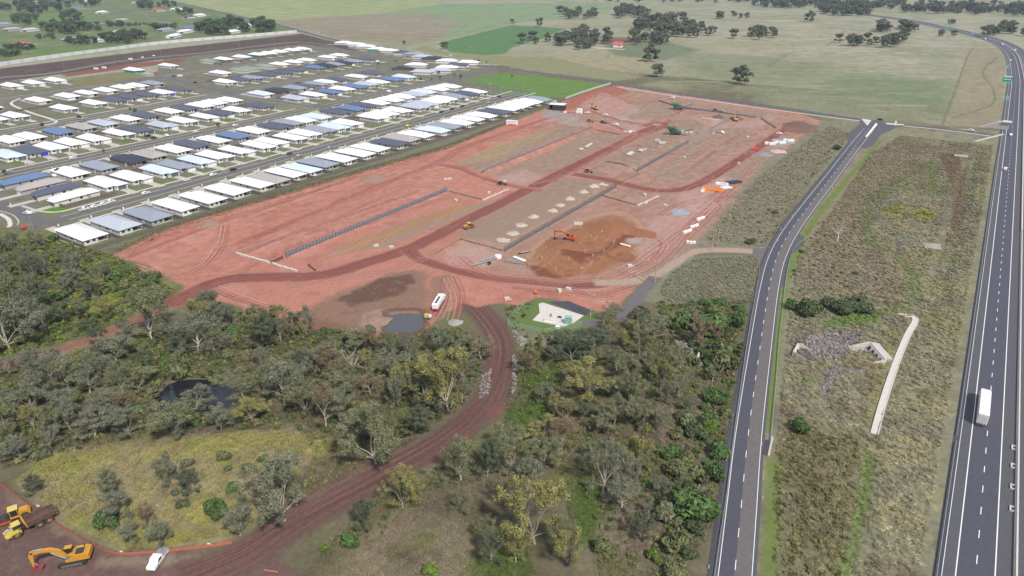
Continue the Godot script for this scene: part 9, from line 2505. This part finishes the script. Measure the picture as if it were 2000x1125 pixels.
func build_undergrowth():
	distant_woods()
	# low scrub under and between the trees
	var bm := bush_shape("scrub", 90, 220, 0.26, 0.9)
	var areas := [
		["-243.5,-70.6 -223.5,-116.7 -227.6,-138.5 -191.6,-142.4 -156.0,-152.4 -128.5,-175.0 -110.6,-158.4 -106.5,-134.1 -111.4,-115.0 -131.4,-101.8 -148.8,-91.7 -174.8,-73.1 -190.1,-47.6", 3000, 0.9, 2.2, 0], ["-113.2,-168.2 -100.0,-193.8 -80.6,-220.6 -54.7,-228.3 -42.5,-189.3 -34.3,-154.3 -30.2,-130.4 -30.1,-110.8 -46.5,-100.0 -55.5,-119.8 -74.6,-127.6 -87.4,-132.2", 1100, 0.7, 1.8, 1],
		["-382.6,-112.9 -349.6,-137.9 -299.7,-141.4 -245.2,-135.0 -237.2,-107.7 -242.1,-79.1 -258.1,-64.7", 2200, 0.9, 2.2, 2], ["-87.1,-231.3 -55.0,-251.5 -39.6,-191.2 -32.0,-155.7 -21.4,-116.5 -25.5,-113.8 -36.5,-152.8 -43.8,-188.4 -76.0,-214.2", 700, 0.6, 1.6, 1], ["-132.1,-196.5 -126.8,-206.2 -117.5,-177.9 -123.9,-182.6", 60, 0.7, 1.4, 1],
		["-109.0,-84.5 -104.2,-100.9 -101.1,-117.8 -106.3,-119.8 -110.5,-103.9 -116.1,-86.2", 300, 0.6, 1.5, 0], ["-134.6,-101.0 -122.8,-108.8 -110.4,-113.8 -104.5,-122.0 -106.2,-103.1 -110.0,-85.5 -112.1,-74.7 -113.7,-67.3 -115.5,-64.6 -120.7,-82.1 -123.7,-93.9", 420, 0.5, 1.3, 3], ["-100.4,-76.4 -100.3,-96.6 -97.1,-112.8 -93.1,-125.7 -82.4,-115.3 -91.4,-94.0 -92.5,-78.1", 260, 0.5, 1.4, 0], ["-118.6,-186.1 -103.0,-191.8 -86.9,-159.9 -96.1,-153.9", 250, 0.6, 1.5, 1], ["-26.0,-172.8 -7.1,-185.3 -1.1,-130.7 -13.9,-122.3", 700, 0.5, 1.2, 3], ["-66.2,-346.6 -37.4,-383.7 -14.0,-296.2 -28.3,-270.2 -47.0,-268.7", 380, 0.4, 1.1, 3], ["-94.7,-303.1 -99.6,-372.5 -99.4,-431.8 -94.9,-585.3 -78.5,-575.6 -72.1,-370.3 -66.2,-314.3", 500, 0.4, 1.1, 3]]
	var tones := [[Color(0.85, 0.85, 0.9), Color(1.1, 0.95, 0.9), Color(0.6, 0.7, 0.6), Color(0.9, 0.95, 0.7)], [Color(0.8, 0.95, 0.65), Color(1.15, 1.0, 0.9), Color(0.55, 0.8, 0.45), Color(0.9, 0.9, 0.75)], [Color(0.8, 0.95, 0.6), Color(1.25, 1.35, 0.5), Color(0.6, 0.75, 0.55), Color(1.0, 1.0, 0.75)], [Color(1.2, 1.05, 0.95), Color(0.8, 0.85, 0.7), Color(1.3, 1.15, 1.0)]]
	var xf := []
	for e in areas:
		scatter(xf, P(e[0]), int(e[1] * 0.6), e[2] * 0.8, e[3] * 0.8, tones[e[4]], 6.5)
	mass("undergrowth", bm, "leaf_olive", xf, "grey-green scrub covering the ground under the trees", "scrub")
	# tussocks of grass
	var r2 := RandomNumberGenerator.new()
	r2.seed = 5
	var v := PackedVector3Array(); var nn := PackedVector3Array(); var cc := PackedColorArray()
	for i in 16:
		var a := r2.randf() * TAU
		var d := Vector3(cos(a), 0, sin(a))
		var b := d * r2.randf_range(0.0, 0.35)
		var t := b + d * r2.randf_range(0.35, 0.95) + Vector3(0, r2.randf_range(0.25, 0.65), 0)
		var s := d.cross(Vector3.UP) * r2.randf_range(0.08, 0.15)
		var n := (Vector3.UP + d * 0.35).normalized()
		var k := r2.randf_range(0.75, 1.25)
		for p in ([b - s, b + s, t] if (t - b).cross(s).dot(n) > 0 else [b - s, t, b + s]):
			v.append(p)
			nn.append(n)
			cc.append(Color(1, 1, 1) * k)
	var tuft := leaf_mesh(v, nn, cc)
	var dryc := [Color(0.60, 0.50, 0.28), Color(0.48, 0.42, 0.25), Color(0.68, 0.57, 0.34), Color(0.36, 0.36, 0.17), Color(0.42, 0.34, 0.24)]
	var paled := [Color(0.58, 0.51, 0.38), Color(0.48, 0.42, 0.32), Color(0.66, 0.58, 0.44), Color(0.36, 0.34, 0.22)]
	var rich := [Color(0.64, 0.62, 0.22), Color(0.52, 0.56, 0.15), Color(0.56, 0.5, 0.28), Color(0.42, 0.36, 0.26), Color(0.68, 0.62, 0.32)]
	var lush := [Color(0.16, 0.32, 0.05), Color(0.22, 0.38, 0.07), Color(0.30, 0.38, 0.10)]
	var rank := [Color(0.40, 0.34, 0.20), Color(0.30, 0.29, 0.16), Color(0.46, 0.38, 0.24), Color(0.26, 0.28, 0.12)]
	xf = []
	for e in [["-94.9,-60.1 -98.7,-74.8 -99.5,-88.7 -99.0,-100.9 -92.4,-102.9 -95.4,-91.3 -94.6,-80.3 -92.3,-61.8", 4000, 0.5, 1.0, paled, 1.0], ["-11.9,-114.9 -26.4,-174.5 -45.0,-264.6 -52.5,-308.9 -52.6,-373.6 -55.8,-518.9 -45.6,-587.5 15.0,-590.7 17.7,-316.0 17.0,-203.2 16.4,-133.7", 26000, 0.5, 1.15, dryc, 1.0], ["-93.8,-303.7 -101.0,-376.9 -102.5,-443.2 -96.8,-594.8 -76.3,-573.0 -72.5,-372.0 -64.6,-310.9", 5000, 0.4, 0.9, dryc, 1.0], ["-90.9,-245.4 -92.9,-278.7 -67.6,-298.9 -54.1,-253.2 -82.2,-229.4", 3500, 0.4, 0.9, paled, 1.0],
		["-93.2,-61.3 -94.5,-78.5 -95.4,-91.3 -91.8,-102.2 -84.6,-113.8 -74.6,-105.1 -66.1,-92.0 -65.2,-79.7", 10000, 0.5, 1.0, paled, 1.0], ["-180.5,-47.0 -185.6,-58.1 -179.6,-67.2 -163.4,-78.0 -150.4,-87.9 -139.3,-97.9 -127.8,-102.2 -124.3,-93.6 -121.4,-82.7 -118.8,-69.9 -117.7,-64.3 -123.6,-58.6 -135.7,-50.2 -159.7,-47.9", 15000, 0.45, 0.95, rich, 1.0], ["-158.5,-47.3 -144.1,-49.1 -135.4,-50.1 -128.1,-55.3 -118.5,-64.1 -119.4,-67.6 -134.7,-55.7 -150.1,-51.2", 3000, 0.5, 1.0, [Color(0.45, 0.55, 0.08), Color(0.36, 0.48, 0.08), Color(0.55, 0.55, 0.2)], 1.0],
		["-134.6,-101.0 -122.8,-108.8 -110.4,-113.8 -104.5,-122.0 -106.2,-103.1 -110.0,-85.5 -112.1,-74.7 -113.7,-67.3 -115.5,-64.6 -120.7,-82.1 -123.7,-93.9", 4500, 0.4, 0.9, rank, 1.0], ["-65.1,-124.4 -60.1,-130.0 -53.7,-118.9 -50.2,-109.6 -51.7,-105.0 -59.8,-114.9", 2000, 0.3, 0.7, lush, 1.0], ["-71.7,-90.1 -62.0,-100.0 -55.9,-94.5 -65.7,-85.7", 1500, 0.3, 0.7, lush, 1.0], ["-107.8,-160.2 -94.1,-169.3 -82.8,-149.8 -85.1,-139.3 -90.4,-133.0", 1500, 0.3, 0.8, lush, 1.0], ["-243.5,-70.6 -223.5,-116.7 -188.6,-139.8 -126.4,-172.0 -107.8,-153.0 -106.5,-134.1 -111.4,-115.0 -148.8,-91.7 -190.1,-47.6", 9000, 0.4, 0.9, rank, 1.0], ["-113.2,-168.2 -80.6,-220.6 -54.7,-228.3 -33.2,-155.0 -29.7,-130.8 -30.1,-110.8 -45.5,-100.6 -55.5,-119.8 -87.4,-132.2", 9000, 0.4, 0.9, rank, 1.0], ["-382.6,-112.9 -349.6,-137.9 -303.1,-143.3 -246.4,-135.8 -237.2,-107.7 -242.1,-79.1 -258.1,-64.7", 6000, 0.4, 1.0, [Color(0.5, 0.52, 0.16), Color(0.36, 0.42, 0.12), Color(0.5, 0.44, 0.26)], 1.0], ["-303.1,-143.3 -311.5,-176.0 -311.7,-224.0 -307.5,-275.1 -299.5,-371.0 -308.1,-466.3 -315.1,-475.4 -306.6,-380.0 -315.3,-282.6 -318.2,-229.1 -319.4,-178.4 -313.4,-148.0", 2500, 0.4, 0.9, rank, 0.0], ["-63.1,-169.1 -55.8,-177.1 -48.1,-161.0 -39.9,-150.6 -45.4,-139.7 -54.6,-151.2", 1800, 0.3, 0.7, paled, 1.0], ["-52.7,-119.6 -44.9,-128.9 -38.4,-113.8 -39.5,-105.4 -47.5,-104.3", 1800, 0.3, 0.7, paled, 1.0]]:
		scatter(xf, P(e[0]), int(e[1] * 1.6), e[2] * 0.7, e[3] * 0.95, e[4], e[5] * 5.2, true)
	mass("grass", tuft, "grass", xf, "dry and green grass tussocks between the roads and through the wood", "grass")

func scatter(xf: Array, poly: PackedVector2Array, n: int, lo: float, hi: float, tones: Array, keep: float, grassy := false):
	var r := Rect2(poly[0], Vector2.ZERO)
	for q in poly:
		r = r.expand(q)
	var f := FastNoiseLite.new()
	f.seed = 12
	f.frequency = 0.05
	var i := 0
	var tries := 0
	while i < n and tries < n * 8:
		tries += 1
		var q := r.position + Vector2(rng.randf(), rng.randf()) * r.size
		if not Geometry2D.is_point_in_polygon(q, poly) or (keep > 0 and near_road(q, keep)):
			continue
		i += 1
		if q.x > -14 and seg_dist(q, P("-2.6,-271.1 -2.4,-266.5 -3.2,-257.8 -3.9,-240.5 -4.2,-221.5 -4.2,-203.3 -3.9,-188.5")) < 1.8:
			continue
		if Vector2((q.x - ponds[1][0]) / 14.0, (q.y - ponds[1][1]) / 8.0).length() < 1:
			continue
		var s := rng.randf_range(lo, hi)
		var k := clampf((f.get_noise_2d(q.x, q.y) + 0.5) * tones.size() + rng.randf_range(-0.7, 0.7), 0, tones.size() - 0.01)
		var c: Color = tones[int(k)]
		if grassy:
			c = ground_color(q.x, q.y) * 2.9 * (Color(1, 1, 1) * 0.72 + c * 0.45)
		c *= rng.randf_range(0.55, 1.45) if grassy else rng.randf_range(0.75, 1.25)
		c.a = 1
		xf.append([Transform3D(Basis(Vector3.UP, rng.randf() * TAU).scaled(Vector3(s, s * rng.randf_range(0.7, 1.2), s)), G(q.x, q.y, -0.05)), c])
